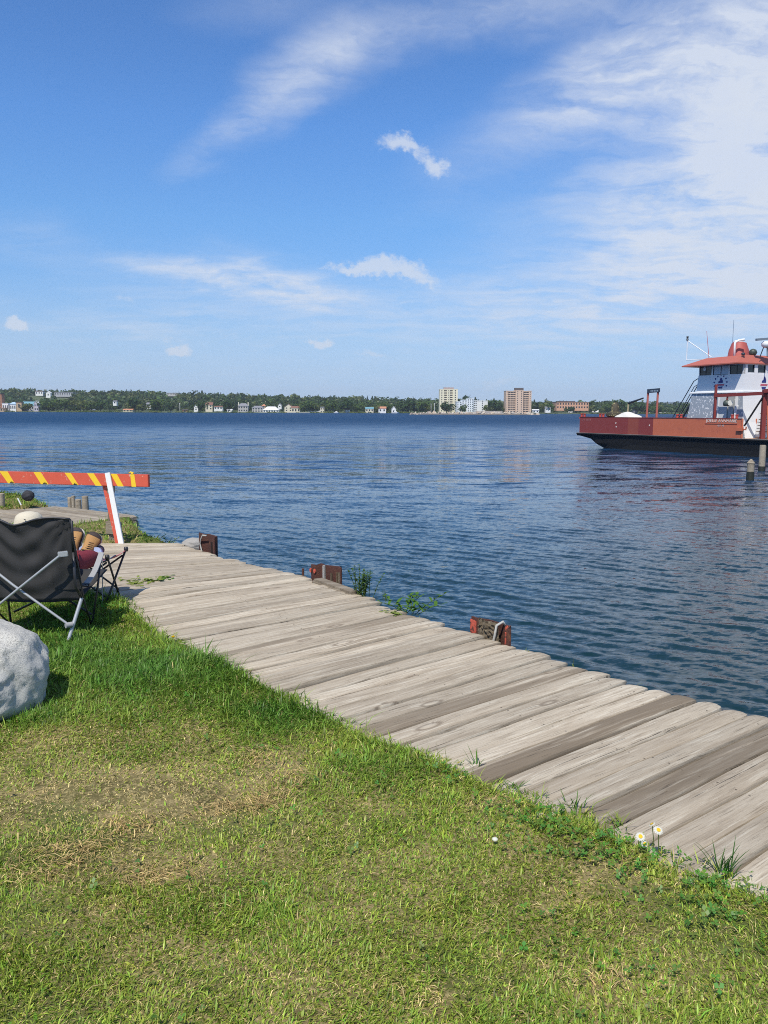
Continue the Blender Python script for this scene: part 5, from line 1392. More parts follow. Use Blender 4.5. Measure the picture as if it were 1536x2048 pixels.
for px, py in ((1228, 846), (1229, 853.5), (1295, 850.5)):
    mb = MB(); u = fu(px); z = fz(px, py); mb.tube([fl(u, -0.04, z), fl(u, -0.018, z)], 0.055, 8); mb.build('hull_fitting', M_LET, ferry)

# deckhouse: flared casing below, wheelhouse above; near side on w = WH
WH = -1.0
uc = fu(1478, WH); ul = fu(1389, WH)                                   # wheelhouse corner nearest the camera, and its far end
WID = 4.6
z0 = fz(1430, 785, WH); ze = fz(1430, 728, WH); 
def wall_quad(mb, a, b, za, zb, ta, tb, th=0.06):
    pass
LEAN = 0.16
# casing with curved flare
prof = [(0.0, 1.05), (0.15, 0.72), (0.35, 0.42), (0.6, 0.20), (0.85, 0.06), (1.0, 0.0)]
mb = MB(); rings = []
for t, fo in prof:
    z = ZD + (z0 - ZD) * t
    rings.append([fl(uc + fo * -0.42, WH + 0.02 + 0.10 * fo, z), fl(ul + LEAN + 0.35 + fo * 0.95, WH + 0.02 + 0.10 * fo, z), fl(ul + LEAN + 0.35 + fo * 0.95, WH - WID, z), fl(uc - fo * 0.42, WH - WID, z)])
vs = [p for r_ in rings for p in r_]
fs = [(i * 4 + k, i * 4 + (k + 1) % 4, (i + 1) * 4 + (k + 1) % 4, (i + 1) * 4 + k) for i in range(len(rings) - 1) for k in range(4)] + [(3, 2, 1, 0), tuple((len(rings) - 1) * 4 + k for k in range(4))]
mb.add(vs, fs)
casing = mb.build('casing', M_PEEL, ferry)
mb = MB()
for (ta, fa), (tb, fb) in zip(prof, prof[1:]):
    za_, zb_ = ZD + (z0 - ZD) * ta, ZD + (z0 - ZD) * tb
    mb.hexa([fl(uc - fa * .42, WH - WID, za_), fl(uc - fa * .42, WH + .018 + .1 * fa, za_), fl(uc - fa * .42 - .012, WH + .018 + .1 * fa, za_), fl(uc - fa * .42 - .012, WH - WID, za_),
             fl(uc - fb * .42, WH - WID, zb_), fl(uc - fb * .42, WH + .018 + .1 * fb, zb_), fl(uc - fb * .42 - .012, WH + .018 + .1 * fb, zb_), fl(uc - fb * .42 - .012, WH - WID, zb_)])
mb.build('aft_lit_skin', M_FWHITE, casing)  # added white skin: the aft side's sunlit look is painted over the casing
mb = MB(); mb.hexa([fl(uc - .08, WH - WID - .1, z0 - .05), fl(ul + LEAN + .5, WH - WID - .1, z0 - .05), fl(ul + LEAN + .5, WH + .12, z0 - .05), fl(uc - .08, WH + .12, z0 - .05), fl(uc - .08, WH - WID - .1, z0 + .07), fl(ul + LEAN + .42, WH - WID - .1, z0 + .07), fl(ul + LEAN + .42, WH + .10, z0 + .07), fl(uc - .08, WH + .10, z0 + .07)])
mb.build('ledge', mat('ledge_white', (0.80, 0.80, 0.78), 0.5), casing, bevel=0.02)
# recessed doorway panel on the casing
ua, ub = fu(1427, WH), fu(1461, WH)
for nm, (pa, pb, za, zb, m_, dw) in {'door': (1430, 1446, ZD + .1, z0 - .22, worn('door_grey', (0.55, 0.57, 0.58), 0.5, 0.1, 4, .05), .22), 'door_frame': (1427, 1429.5, ZD + .05, z0 - .12, mat('frame_white', (.8, .8, .78), .5), .25), 'door_post': (1461, 1464, ZD + .05, z0 - .05, MATS['frame_white'] if 'frame_white' in MATS else mat('frame_white', (.8, .8, .78), .5), .25), 'locker': (1449, 1458, ZD + .1, z0 - .25, worn('locker_grey', (0.40, 0.42, 0.42), 0.5, 0.2, 4, .05), .22)}.items():
    a_, b_ = fu(pa, WH + dw), fu(pb, WH + dw)
    mb = MB(); mb.hexa([fl(a_, WH - .1, za), fl(b_, WH - .1, za), fl(b_, WH + dw, za), fl(a_, WH + dw, za), fl(a_, WH - .1, zb), fl(b_, WH - .1, zb), fl(b_, WH + dw * .5, zb), fl(a_, WH + dw * .5, zb)]); mb.build(nm, m_, casing)
# wheelhouse walls
zw0, zw1 = fz(1430, 749.5, WH), fz(1430, 731.5, WH)                        # window band
mb = MB()
mb.hexa([fl(uc, WH - WID, z0), fl(ul + LEAN, WH - WID, z0), fl(ul + LEAN, WH, z0), fl(uc, WH, z0), fl(uc, WH - WID, zw0), fl(ul + .03, WH - WID, zw0), fl(ul + .03, WH, zw0), fl(uc, WH, zw0)])
house = mb.build('wheelhouse_wall', M_FWHITE, ferry)
mb = MB(); mb.hexa([fl(uc, WH - WID, zw1), fl(ul, WH - WID, zw1), fl(ul, WH, zw1), fl(uc, WH, zw1), fl(uc, WH - WID, ze + .12), fl(ul, WH - WID, ze + .12), fl(ul, WH, ze + .12), fl(uc, WH, ze + .12)]); mb.build('wheelhouse_wall', M_FWHITE, ferry)
mull = [ (1389, 1390.2), (1413.5, 1416.5), (1446.5, 1449.5), (1476, 1478)]
for a_, b_ in mull:
    mb = MB(); ua, ub = fu(a_, WH), fu(b_, WH); mb.hexa([fl(ub, WH - .12, zw0), fl(ua, WH - .12, zw0), fl(ua, WH, zw0), fl(ub, WH, zw0), fl(ub, WH - .12, zw1), fl(ua, WH - .12, zw1), fl(ua, WH, zw1), fl(ub, WH, zw1)]); mb.build('window_post', M_FWHITE, house)
for (a_, b_) in ((1390.2, 1413.5), (1416.5, 1446.5), (1449.5, 1476)):
    mb = MB(); ua, ub = fu(b_, WH), fu(a_, WH); mb.hexa([fl(ua, WH - .08, zw0), fl(ub, WH - .08, zw0), fl(ub, WH - .05, zw0), fl(ua, WH - .05, zw0), fl(ua, WH - .08, zw1), fl(ub, WH - .08, zw1), fl(ub, WH - .05, zw1), fl(ua, WH - .05, zw1)])
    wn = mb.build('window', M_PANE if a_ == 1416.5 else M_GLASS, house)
    mb = MB(); um = (ua + ub) / 2; mb.beam(fl(um, WH - .04, zw0), fl(um, WH - .04, zw1), 0.035, 0.03, up=(1, 0, 0)); mb.build('window_bar', M_RAIL, wn)
    mb = MB()
    for za, zb, xa, xb in ((zw0, zw0, ua, ub), (zw1, zw1, ua, ub), (zw0, zw1, ua, ua), (zw0, zw1, ub, ub)): mb.beam(fl(xa, WH - .035, za), fl(xb, WH - .035, zb), 0.05, 0.05, up=(0, 1, 0) if za == zb else (1, 0, 0))
    mb.build('window_frame', M_RAIL, wn)
mb = MB(); u = fu(1399, WH); z = fz(1399, 738, WH); mb.tube([fl(u, WH - .045, z), fl(u, WH - .03, z)], 0.13, 14); mb.build('clear_view_disc', mat('disc_pale', (.75, .8, .82), .3), house)
# aft face (towards the camera): windows between white posts
def aft(wr, z): return fl(uc, WH - wr, z)
def wpx(px):                                                            # metres along the aft face behind photo column px
    n_ = np.array([-FD[1], FD[0]]); o = FR + FD * uc + n_ * WH; k = (px - 768) / FPX
    return (k * o[1] - o[0]) / (-n_[0] + k * n_[1])
cuts = [(1478, 1485), (1498, 1505), (1520, 1527), (1540, 1548), (1566, 1574)]
for a_, b_ in cuts:
    wa, wb = max(0.0, wpx(a_)), wpx(b_)
    mb = MB(); mb.hexa([fl(uc, WH - wb, zw0), fl(uc + .12, WH - wb, zw0), fl(uc + .12, WH - wa, zw0), fl(uc, WH - wa, zw0), fl(uc, WH - wb, zw1), fl(uc + .12, WH - wb, zw1), fl(uc + .12, WH - wa, zw1), fl(uc, WH - wa, zw1)]); mb.build('window_post', M_FWHITE, house)
for (a_, b_) in ((1485, 1498), (1505, 1520), (1527, 1540), (1548, 1566)):
    wa, wb = wpx(a_), wpx(b_)
    mb = MB(); mb.hexa([fl(uc + .05, WH - wb, zw0 + .1), fl(uc + .08, WH - wb, zw0 + .1), fl(uc + .08, WH - wa, zw0 + .1), fl(uc + .05, WH - wa, zw0 + .1), fl(uc + .05, WH - wb, zw1), fl(uc + .08, WH - wb, zw1), fl(uc + .08, WH - wa, zw1), fl(uc + .05, WH - wa, zw1)])
    wn = mb.build('window', M_GLASS, house)
    mb = MB(); mb.beam(fl(uc + .02, WH - wa - .03, zw0 + .1), fl(uc + .02, WH - wa - .03, zw1), 0.05, 0.05, up=(1, 0, 0)); mb.beam(fl(uc + .02, WH - wb + .03, zw0 + .1), fl(uc + .02, WH - wb + .03, zw1), 0.05, 0.05, up=(1, 0, 0)); mb.build('window_frame', M_RAIL, wn)
mb = MB(); mb.hexa([fl(uc + .01, WH - WID, zw0 - .02), fl(uc + .1, WH - WID, zw0 - .02), fl(uc + .1, WH - .02, zw0 - .02), fl(uc + .01, WH - .02, zw0 - .02), fl(uc + .01, WH - WID, zw0 + .1), fl(uc + .1, WH - WID, zw0 + .1), fl(uc + .1, WH - .02, zw0 + .1), fl(uc + .01, WH - .02, zw0 + .1)]); mb.build('window_sill', M_FWHITE, house)
# roof with wide eaves
ov = 0.85
r1 = [fl(uc - 0.12, WH + ov, ze), fl(ul + 0.75, WH + ov, ze - .05), fl(ul + 0.75, WH - WID - ov, ze - .05), fl(uc - 0.12, WH - WID - ov, ze)]
r2 = [fl(uc + 0.30, WH - .35, ze + .52), fl(ul - 0.25, WH - .35, ze + .46), fl(ul - 0.25, WH - WID + .35, ze + .46), fl(uc + 0.30, WH - WID + .35, ze + .52)]
r0 = [p + Vector((0, 0, -0.07)) for p in r1]
mb = MB(); mb.add(r0 + r1 + r2, [(3, 2, 1, 0), (8, 9, 10, 11)] + [(a + k, a + (k + 1) % 4, a + 4 + (k + 1) % 4, a + 4 + k) for a in (0, 4) for k in range(4)])
roof = mb.build('roof', M_ROOF, ferry)
# funnel
WF = -2.4
uf = fu(1465, WF); zf0 = ze + .45; zf1 = fz(1465, 686, WF); rf = 0.5 * 38 / FPX * fl(uf, WF, 0).y
mb = MB(); cf = fl(uf, WF, 0); mb.lathe([(rf * 1.08, zf0), (rf * 0.98, zf0 + (zf1 - zf0) * .5), (rf * 0.74, zf1 - .05), (rf * .72, zf1), (rf * .5, zf1 + .05)], (cf.x, cf.y, WATER), 20)
fun = mb.build('funnel', worn('funnel_red', (0.44, 0.10, 0.08), 0.55, 0.12, 2, 0.05), ferry, smooth=True, auto=40)
mb = MB(); zt_ = zf1; uw = fu(1457, WF + 1.0); mb.tube([fl(uw, WF + 1.0, zf0 - .1), fl(uw, WF + 1.0, zt_ - .05), fl(uw - .1, WF + .8, zt_ + .1), fl(uw - .4, WF + .6, zt_ + .14)], 0.075, 8); mb.build('exhaust_pipe', M_FWHITE, fun, smooth=True)
mb = MB(); mb.lathe([(0.30, 0), (.34, .08), (.2, .16)], fl(uf + .1, WF, zf1 + .02), 10); mb.build('funnel_cap', mat('cap_white', (.75, .73, .7), .6), fun, smooth=True)
mb = MB(); ur = fu(1474, WF + 1.4); zr_ = ze + .5; mb.lathe([(.10, 0), (.13, .14), (.05, .2)], fl(ur, WF + 1.4, zr_ - .05), 8); mb.build('horn', M_RAIL, roof, smooth=True)
# search light and radar
mb = MB(); us_ = fu(1493, WF); p = fl(us_, WF, fz(1493, 705, WF)); mb.lathe([(.05, -.25), (.2, -.16), (.27, 0), (.2, .17), (.05, .24)], p, 10); mb.tube([fl(us_, WF, ze + .4), p], .05, 6); mb.build('search_light', worn('lamp_dark', (0.05, 0.065, 0.05), .5, .4, 6, .1, other=(.5, .5, .45), thr=.62), roof, smooth=True)
ur = fu(1519, WF)
mast = MB()
zrd = fz(1519, 692, WF)
for du, dw in ((0.3, 0.2), (-0.25, .2), (0, -.3)): mast.tube([fl(ur + du, WF + dw, ze + .35), fl(ur + du * .4, WF + dw * .4, zrd)], 0.03, 6)
rm = mast.build('radar_mast', M_RAIL, roof)
mb = MB(); mb.lathe([(.12, -.12), (.3, 0), (.32, .18), (.2, .3)], fl(ur, WF, zrd), 12); mb.build('radar_drum', mat('radar_white', (.75, .75, .74), .5), rm, smooth=True)
mb = MB(); mb.beam(fl(ur + 0.2, WF + .75, zrd + .38), fl(ur - .2, WF - .75, zrd + .52), .16, .14); mb.build('radar_arm', mat('radar_grey', (.16, .2, .24), .5), rm)
# bracket with the bow light, whip aerials
M_WTUBE = mat('bracket_white', (.8, .8, .8), .5)
wbk = WH - 1.4
ub0 = fu(1363, wbk); pA = fl(ub0, wbk, fz(1363, 720, wbk)); pB = fl(ub0, wbk, fz(1363, 681, wbk)); ue = fu(1412, wbk); pC = fl(ue, wbk, fz(1412, 714, wbk)); pD = fl(fu(1400, wbk), wbk, fz(1400, 718.5, wbk))
mb = MB(); mb.tube([pA, pB], .03, 6); mb.tube([pB, pC], .03, 6); mb.tube([pA, pD], .03, 6); br = mb.build('light_bracket', M_WTUBE, roof)
mb = MB(); mb.lathe([(.08, 0), (.1, .06), (.07, .08), (.07, .22), (.1, .24), (.06, .3)], pB, 8); mb.build('bow_light', mat('lamp_black', (.05, .055, .06), .4), br, smooth=True)
u1 = fu(1408, wbk); mb = MB(); mb.tube([fl(u1, wbk, ze + .3), fl(fu(1400, wbk), wbk, fz(1400, 662, wbk))], [.025, .012], 6); mb.build('whip_aerial', mat('aerial_red', (.45, .10, .10), .5), roof)
u1 = fu(1452, WF); mb = MB(); mb.tube([fl(u1, WF, ze + .4), fl(u1, WF, fz(1452, 640, WF))], [.02, .012], 6); mb.build('whip_aerial', mat('aerial_grey', (.15, .2, .28), .5), roof)
# ladder with rails at the bow end of the house
for k, (wl_, dz) in enumerate(((WH - .15, 0), (WH - .75, 0))):
    mb = MB(); a_ = fl(ul + 0.25, wl_, z0 + 0.55 - .0); b_ = fl(ul + 1.15, wl_, z0 + .1); c_ = fl(ul + 2.35, wl_, ZD + 0.9)
    mb.tube([fl(ul + .1, wl_, z0 + 1.02), fl(ul + .55, wl_, z0 + .80), fl(ul + 2.5, wl_, ZD + .95)], .03, 6)
    mb.tube([fl(ul + .1, wl_, z0 + .62), fl(ul + .50, wl_, z0 + .42), fl(ul + 2.4, wl_, ZD + .45)], .025, 6)
    mb.tube([fl(ul + .2, wl_, z0 + .05), fl(ul + 2.3, wl_, ZD + .02)], .04, 6)
    mb.build('hand_rail', M_RAIL, ferry)
for k in range(7):
    t = (k + .5) / 7; mb = MB(); mb.beam(fl(ul + .2 + 2.1 * t, WH - .15, z0 + .05 - (z0 - ZD) * t), fl(ul + .2 + 2.1 * t, WH - .75, z0 + .05 - (z0 - ZD) * t), .16, .03); mb.build('step', M_RAIL, ferry)
# emblems on the white walls: blue sail mark over a red band
M_BLUE = mat('emblem_blue', (.035, .045, .20), .6); M_PINKB = mat('emblem_red', (.55, .12, .16), .6)
def emblem(P, s_):
    # P(a, b): point at a metres to the right, b metres up on the wall
    off = P(0, 0, .012) - P(0, 0, 0)
    mb = MB(); mb.prism([P(-.30 * s_, .06 * s_), P(.28 * s_, .06 * s_), P(.26 * s_, .32 * s_), P(.12 * s_, .58 * s_), P(-.02 * s_, .62 * s_), P(-.10 * s_, .30 * s_), P(-.26 * s_, .22 * s_)], off); e = mb.build('emblem_mark', M_BLUE, house)
    mb = MB(); mb.prism([P(-.46 * s_, -.22 * s_), P(.46 * s_, -.22 * s_), P(.50 * s_, -.06 * s_), P(-.42 * s_, -.06 * s_)], off); mb.build('emblem_band', M_PINKB, e)
    mb = MB(); mb.prism([P(-.22 * s_, -.52 * s_), P(.22 * s_, -.52 * s_), P(.30 * s_, -.32 * s_), P(-.30 * s_, -.32 * s_)], off); mb.build('emblem_base', M_BLUE, e)
    return e
ue_, ze_ = fu(1432.5, WH), fz(1432.5, 767, WH)
e = emblem(lambda a, b, c=0: fl(ue_ - a, WH + c + .004, ze_ + b), .62)
for k in range(9):                                                     # ring of small letters round the first mark
    a = math.radians(200 - 27.5 * k); mb = MB(); cx_, cz_ = .50 * math.cos(a), .02 + .50 * math.sin(a)
    mb.beam(fl(ue_ - cx_ * .92, WH + .008, ze_ + cz_ * .92), fl(ue_ - cx_ * 1.12, WH + .008, ze_ + cz_ * 1.12), .012, .09); mb.build('emblem_letter', M_BLUE, e)
we_ = wpx(1518); n3 = lambda a, b, c=0: fl(uc - c - .004, WH - we_ - a, z0 + (ze_ - z0) + b)
emblem(n3, .72)
# gantry of dark red beams beside the house
M_GAN = M_STEELR
WG = -0.35
def fp(px, py, w): return fl(fu(px, w), w, fz(px, py, w))
mb = MB(); mb.beam(fl(fu(1424, WG), WG, ZD), fp(1424, 769, WG), .14, .14, up=(1, 0, 0)); mb.build('gantry_post', M_GAN, ferry)
mb = MB(); mb.beam(fp(1422, 791.5, WG), fp(1540, 785.5, WG), .16, .20); mb.build('gantry_beam', M_GAN, ferry)
mb = MB(); ug = fu(1521, WG); mb.beam(fl(ug, WG, ZD), fp(1521, 779, WG), .24, .24, up=(1, 0, 0)); gp_ = mb.build('gantry_post', M_GAN, ferry)
mb = MB(); mb.beam(fp(1522, 782, WG + .1), fp(1560, 779, WG + .1), .3, .22); mb.build('gantry_head', M_GAN, ferry)
mb = MB(); mb.beam(fp(1526, 790, WG - .2), fl(fu(1533, WG - .2), WG - .2, ZD), .10, .10, up=(1, 0, 0)); mb.build('gantry_brace', M_ORG, ferry)
mb = MB(); mb.beam(fp(1519, 792, WG + .15), fp(1484, 852, WG + .25), .08, .08); mb.build('stay', M_BLK, ferry)
mb = MB(); mb.beam(fp(1424, 836.5, WG), fp(1462, 837.2, WG), .10, .05); mb.build('gantry_foot', M_BLK, ferry)
# flood light under the beam
pL = fp(1447, 807, WG); mb = MB(); mb.lathe([(.20, -.16), (.24, 0), (.20, .16), (.08, .22)], pL, 12); fl_ = mb.build('flood_light', mat('flood_dark', (.06, .075, .06), .5), ferry, smooth=True)
mb = MB(); d_ = Vector((-0.05, -1, -.15)).normalized(); mb.tube([pL + Vector((.12, -.14, .03)), pL + Vector((.13, -.22, .03))], .17, 14); mb.build('flood_glass', mat('flood_cream', (.72, .70, .60), .4), fl_, smooth=True, auto=40)
mb = MB(); mb.tube([pL + Vector((0, 0, .2)), fp(1448, 791, WG)], .06, 6); mb.build('flood_bracket', M_GAN, fl_)
# white sloping stair side and steps aft of the post
WS = -1.8
mb = MB(); mb.prism([fl(fu(1505, WS), WS, ZD), fl(fu(1524, WS), WS, ZD), fl(fu(1560, WS), WS, z0 - .05), fl(fu(1515, WS), WS, z0 - .05)], fl(0, -.08, 0) - fl(0, 0, 0)); mb.build('stair_side', M_FWHITE, ferry)
for k in range(8):
    t = k / 8; mb = MB(); uu = fu(1531 + 14 * t, WS); zz = ZD + .1 + (z0 - ZD) * t; mb.beam(fl(uu, WS + .05, zz), fl(uu, WS + 1.0, zz), .22, .04); mb.build('stair_step', worn('step_brown', (.16, .09, .05), .7, .3, 4, .1), ferry)
for dz in (.55, .95):
    mb = MB(); mb.tube([fl(fu(1509, -1.2), -1.2, ZD + dz + .1), fl(fu(1560, -1.2), -1.2, ZD + dz - .1)], .02, 6); mb.build('chain', M_RAIL, ferry)
# fore deck: sign on two posts, crane, white cover, dark winch
for px in (1289.5, 1309):
    w_ = -1.2; mb = MB(); mb.beam(fl(fu(px - 1.2, w_), w_, ZD), fp(px + .6, 783, w_), .12, .12, up=(1, 0, 0)); mb.build('sign_post', worn('sign_post_red', (.45, .13, .10), .6, .2, 3, .1), ferry)
mb = MB(); mb.beam(fp(1289, 782.3, -1.15), fp(1312.5, 780.3, -1.15), .10, .28); sg_ = mb.build('sign_board', mat('sign_dark', (.035, .05, .075), .5), ferry)
for k in range(5):
    mb = MB(); a_ = 1295 + k * 3.2; mb.beam(fp(a_, 782 - .1 * k, -1.09), fp(a_ + 1.7, 781.8 - .1 * k, -1.09), .012, .10); mb.build('sign_letter', mat('sign_pale', (.28, .36, .42), .6), sg_)
w_ = -4.0
mb = MB(); mb.tube([fl(fu(1249.5, w_), w_, ZD), fp(1252, 806.5, w_)], .07, 8); cr = mb.build('crane_post', worn('crane_buff', (.40, .36, .22), .6, .2, 4, .1), ferry)
mb = MB(); mb.tube([fp(1252, 806.5, w_), fp(1281, 796.2, w_)], [.09, .06], 8); mb.build('crane_boom', M_RAIL, cr)
me = rock_mesh('life_raft_cover', (0, 0, 0), (1.35, .8, .62), 31, mat('cover_white', (.68, .67, .60), .7), .12, 4)
o = link('deck_cover', me, ferry); uq = fu(1253, -2.2); o.location = (uq, -2.2, ZB - .25)
mb = MB(); pw = fp(1226, 829, -3.0); mb.lathe([(.35, -1.6), (.5, -.25), (.72, -.1), (.7, .1), (.35, .25), (.3, .75), (.15, .95)], pw, 12); mb.build('winch', worn('winch_dark', (.06, .05, .03), .7, .5, 3, .2, other=(.30, .26, .12), thr=.55), ferry, smooth=True, auto=50)
uq = fu(1264, -2.6); mb = MB(); mb.lathe([(.12, 0), (.25, .2), (.2, .5), (.08, .6)], fl(uq, -2.6, ZB - .05), 8); mb.build('ventilator', M_RAIL, ferry, smooth=True)
# sun-bleached pile heads in the water before the ferry
def water_pile(label, px, py_water, py_top, r_, pointed):
    c = G(px, py_water, WATER); d = ray(px, py_top); zt_ = EYE + d[2] * c[1] / d[1]
    t_ = thing('mooring_pile', label, 'piling', (c[0], c[1], WATER))
    mb = MB(); nn = 12
    if pointed: prof = [(r_ * 1.05, -1.5), (r_ * 1.05, 0.0), (r_, (zt_ - WATER) * .78), (r_ * 1.15, (zt_ - WATER) * .80), (r_ * .35, (zt_ - WATER) * .97), (r_ * .1, zt_ - WATER)]
    else: prof = [(r_, -1.5), (r_, 0.0), (r_ * .97, (zt_ - WATER) * .96), (r_ * .85, zt_ - WATER)]
    mb.lathe(prof, (c[0], c[1], WATER), nn)
    o = mb.build('pile', M_WOOD, t_, smooth=True, auto=45); o.color = (.35 if pointed else .12, .72, 1, 1)
    mb = MB(); mb.lathe([(r_ * 1.07, -.6), (r_ * 1.08, .0), (r_ * 1.06, .34 if pointed else .22), (r_ * .9, .36 if pointed else .24)], (c[0], c[1], WATER), nn); mb.build('wet_foot', worn('weed_dark', (.02, .022, .014), .6, .4, 10, .3), t_, smooth=True, auto=45)
water_pile('tall flat-topped mooring pile in front of the ferry hull', 1523, 942, 890, .15, False)
water_pile('short mooring pile with a split pointed head before the ferry', 1500, 960, 918, .145, True)
# ------------------------------------------------------------------ far shore
SH = 900.0
def shore_y(x): return SH + 25 * np.sin(np.asarray(x) * 0.011 + 1.0) + np.where(np.asarray(x) > 60, (np.asarray(x) - 60) * 0.25, 0)
def ridge(x):
    px = CXP + FPX * np.asarray(x) / 1450.0
    return np.interp(px, [-600, 0, 250, 500, 760, 1000, 1200, 1536, 2200], [31, 27, 24, 17, 12.5, 8, 6, 4.5, 5])
def far_z(x, y):
    d = y - shore_y(x)
    h = ridge(x)
    z = -1.6 + 1.1 * smst(d, -3, 12) + (h + 0.5) * smst(d, 30, 520) - 10 * smst(d, 900, 2200)
    return z + 2.5 * (fbm(x / 90.0, y / 90.0, 51) - 0.5) * smst(d, 40, 200)
ax_ = np.linspace(-1500, 1700, 161); ay_ = np.concatenate([np.linspace(850, 1000, 30), np.linspace(1010, 3200, 60)])
X_, Y_ = np.meshgrid(ax_, ay_, indexing='ij'); Z_ = far_z(X_, Y_)
nx_, ny_ = X_.shape; ii, jj = np.meshgrid(np.arange(nx_ - 1), np.arange(ny_ - 1), indexing='ij'); q = (ii * ny_ + jj).ravel()
M_FARG = worn('far_ground', (0.075, 0.10, 0.035), 0.95, 0.4, 0.02, 0.1, other=(0.16, 0.15, 0.08), thr=0.60, sharp=0.1)
tag(np_mesh('far_shore', np.stack([X_.ravel(), Y_.ravel(), Z_.ravel()], 1), quads=np.stack([q, q + ny_, q + ny_ + 1, q + 1], 1), m=M_FARG, smooth=True), kind='structure')
# distant wooded hills
ax_ = np.linspace(-6500, 7600, 260); ay_ = np.linspace(6900, 8800, 22)
X_, Y_ = np.meshgrid(ax_, ay_, indexing='ij')
Z_ = -3 + (58 + 44 * (fbm(X_ / 2000., Y_ / 4000., 77) - .3) * 2) * np.sin(np.clip((Y_ - 6900) / 1900, 0, 1) * math.pi) + 7 * vnoise(X_ / 65., Y_ / 120., 3)
nx_, ny_ = X_.shape; ii, jj = np.meshgrid(np.arange(nx_ - 1), np.arange(ny_ - 1), indexing='ij'); q = (ii * ny_ + jj).ravel()
M_HILL = worn('wooded_hill', (0.022, 0.045, 0.035), 0.95, 0.3, 0.01, 0.1)
tag(np_mesh('distant_hills', np.stack([X_.ravel(), Y_.ravel(), Z_.ravel()], 1), quads=np.stack([q, q + ny_, q + ny_ + 1, q + 1], 1), m=M_HILL, smooth=True), kind='structure')

# tree crowns: leaf clumps over several lobes
M_TREE = leaf_mat('tree_leaf_mid', (0.085, 0.135, 0.038), 0.45); M_TREE2 = leaf_mat('tree_leaf_dark', (0.052, 0.092, 0.032), 0.45); M_TREE3 = leaf_mat('tree_leaf_olive', (0.125, 0.15, 0.048), 0.4)
for m_ in (M_TREE, M_TREE2, M_TREE3):                                   # clump-sized colour change instead of the fine one
    for n_ in m_.node_tree.nodes:
        if n_.type == 'TEX_NOISE': n_.inputs['Scale'].default_value = 0.35
M_BARK = worn('bark', (0.10, 0.075, 0.055), 0.9, 0.3, 2, 0.3)
def crown_arrays(seed, nclump, conifer=False):
    """unit crown: width 1 (radius .5), height 1, base at 0"""
    r_ = np.random.default_rng(seed)
    if conifer:
        t = r_.random(nclump) ** 0.8; rad = 0.5 * (1 - t) ** 0.8 * (0.35 + 0.65 * r_.random(nclump) ** .5); a = r_.random(nclump) * 6.283
        c = np.stack([rad * np.cos(a), rad * np.sin(a), 0.02 + t * .98], 1); n = np.stack([np.cos(a), np.sin(a), np.full(nclump, .5)], 1); sz = 0.10 * (1.1 - .6 * t)
    else:
        lob = r_.integers(5, 9); lc = np.stack([r_.normal(0, .17, lob), r_.normal(0, .17, lob), r_.uniform(.28, .72, lob)], 1); lr = r_.uniform(.20, .33, lob)
        lc[0] = (0, 0, .55); lr[0] = .36
        k = r_.integers(0, lob, nclump); d = r_.normal(0, 1, (nclump, 3)); d /= np.linalg.norm(d, axis=1)[:, None]
        c = lc[k] + d * (lr[k] * r_.uniform(.72, 1.06, nclump))[:, None]; n = d; sz = r_.uniform(.035, .075, nclump)
        c[:, 2] = np.clip(c[:, 2], .06, 1.02)
    n = n + r_.normal(0, .45, n.shape); n /= np.linalg.norm(n, axis=1)[:, None]
    s = np.cross(n, r_.normal(0, 1, n.shape)); s /= np.linalg.norm(s, axis=1)[:, None]; u = np.cross(n, s)
    sz = np.asarray(sz)[:, None] if np.ndim(sz) else sz
    v = np.stack([c - s * sz - u * sz * .7, c + s * sz - u * sz, c + s * sz * .8 + u * sz, c - s * sz + u * sz * .8], 1)
    return v
def tree_protos():
    P = []
    for k in range(7):
        con = k == 6
        v = crown_arrays(100 + k, 260 if not con else 200, con).reshape(-1, 3)
        q = np.arange(len(v) // 4) * 4
        me_c = bpy.data.meshes.new('crown')
        me_c.from_pydata(v.tolist(), [], np.stack([q, q + 1, q + 2, q + 3], 1).tolist()); me_c.materials.append([M_TREE, M_TREE2, M_TREE3][k % 3] if not con else M_TREE2)
        mb = MB(); mb.tube([(0, 0, -.3), (0, 0, 0.1), (.01, 0, .45)], [.035, .03, .012], 6)
        for a in range(4): mb.tube([(0, 0, .12 + .05 * a), (.2 * math.cos(a * 1.7), .2 * math.sin(a * 1.7), .38 + .07 * a)], [.014, .005], 5)
        me_t = bpy.data.meshes.new('trunk'); me_t.from_pydata(mb.v, [], mb.f); me_t.materials.append(M_BARK)
        P.append((me_c, me_t))
    return P
PROT = tree_protos()
def near_name(px):
    nm = min(BH, key=lambda b_: abs((b_[0] + b_[1]) / 2 - px))
    side = 'left' if px < (nm[0] + nm[1]) / 2 else 'right'
    return ('just ' if abs((nm[0] + nm[1]) / 2 - px) < 18 else 'well ') + side + ' of the ' + nm[3].replace('_', ' ')
def far_tree(name, label, x, y, z, w, h, kind, group=None, rz=0.0):
    t_ = bpy.data.objects.new(name, None); COL.objects.link(t_); t_.location = (x, y, z); t_.rotation_euler = (0, 0, rz); t_.scale = (w, w, h)
    tag(t_, label, 'tree', group)
    for nm, me_ in (('crown', PROT[kind][0]), ('trunk', PROT[kind][1])):
        o = bpy.data.objects.new(nm, me_); COL.objects.link(o); o.parent = t_
    return t_
def ztop(px, py, Y): return at(px, py, Y)[2]
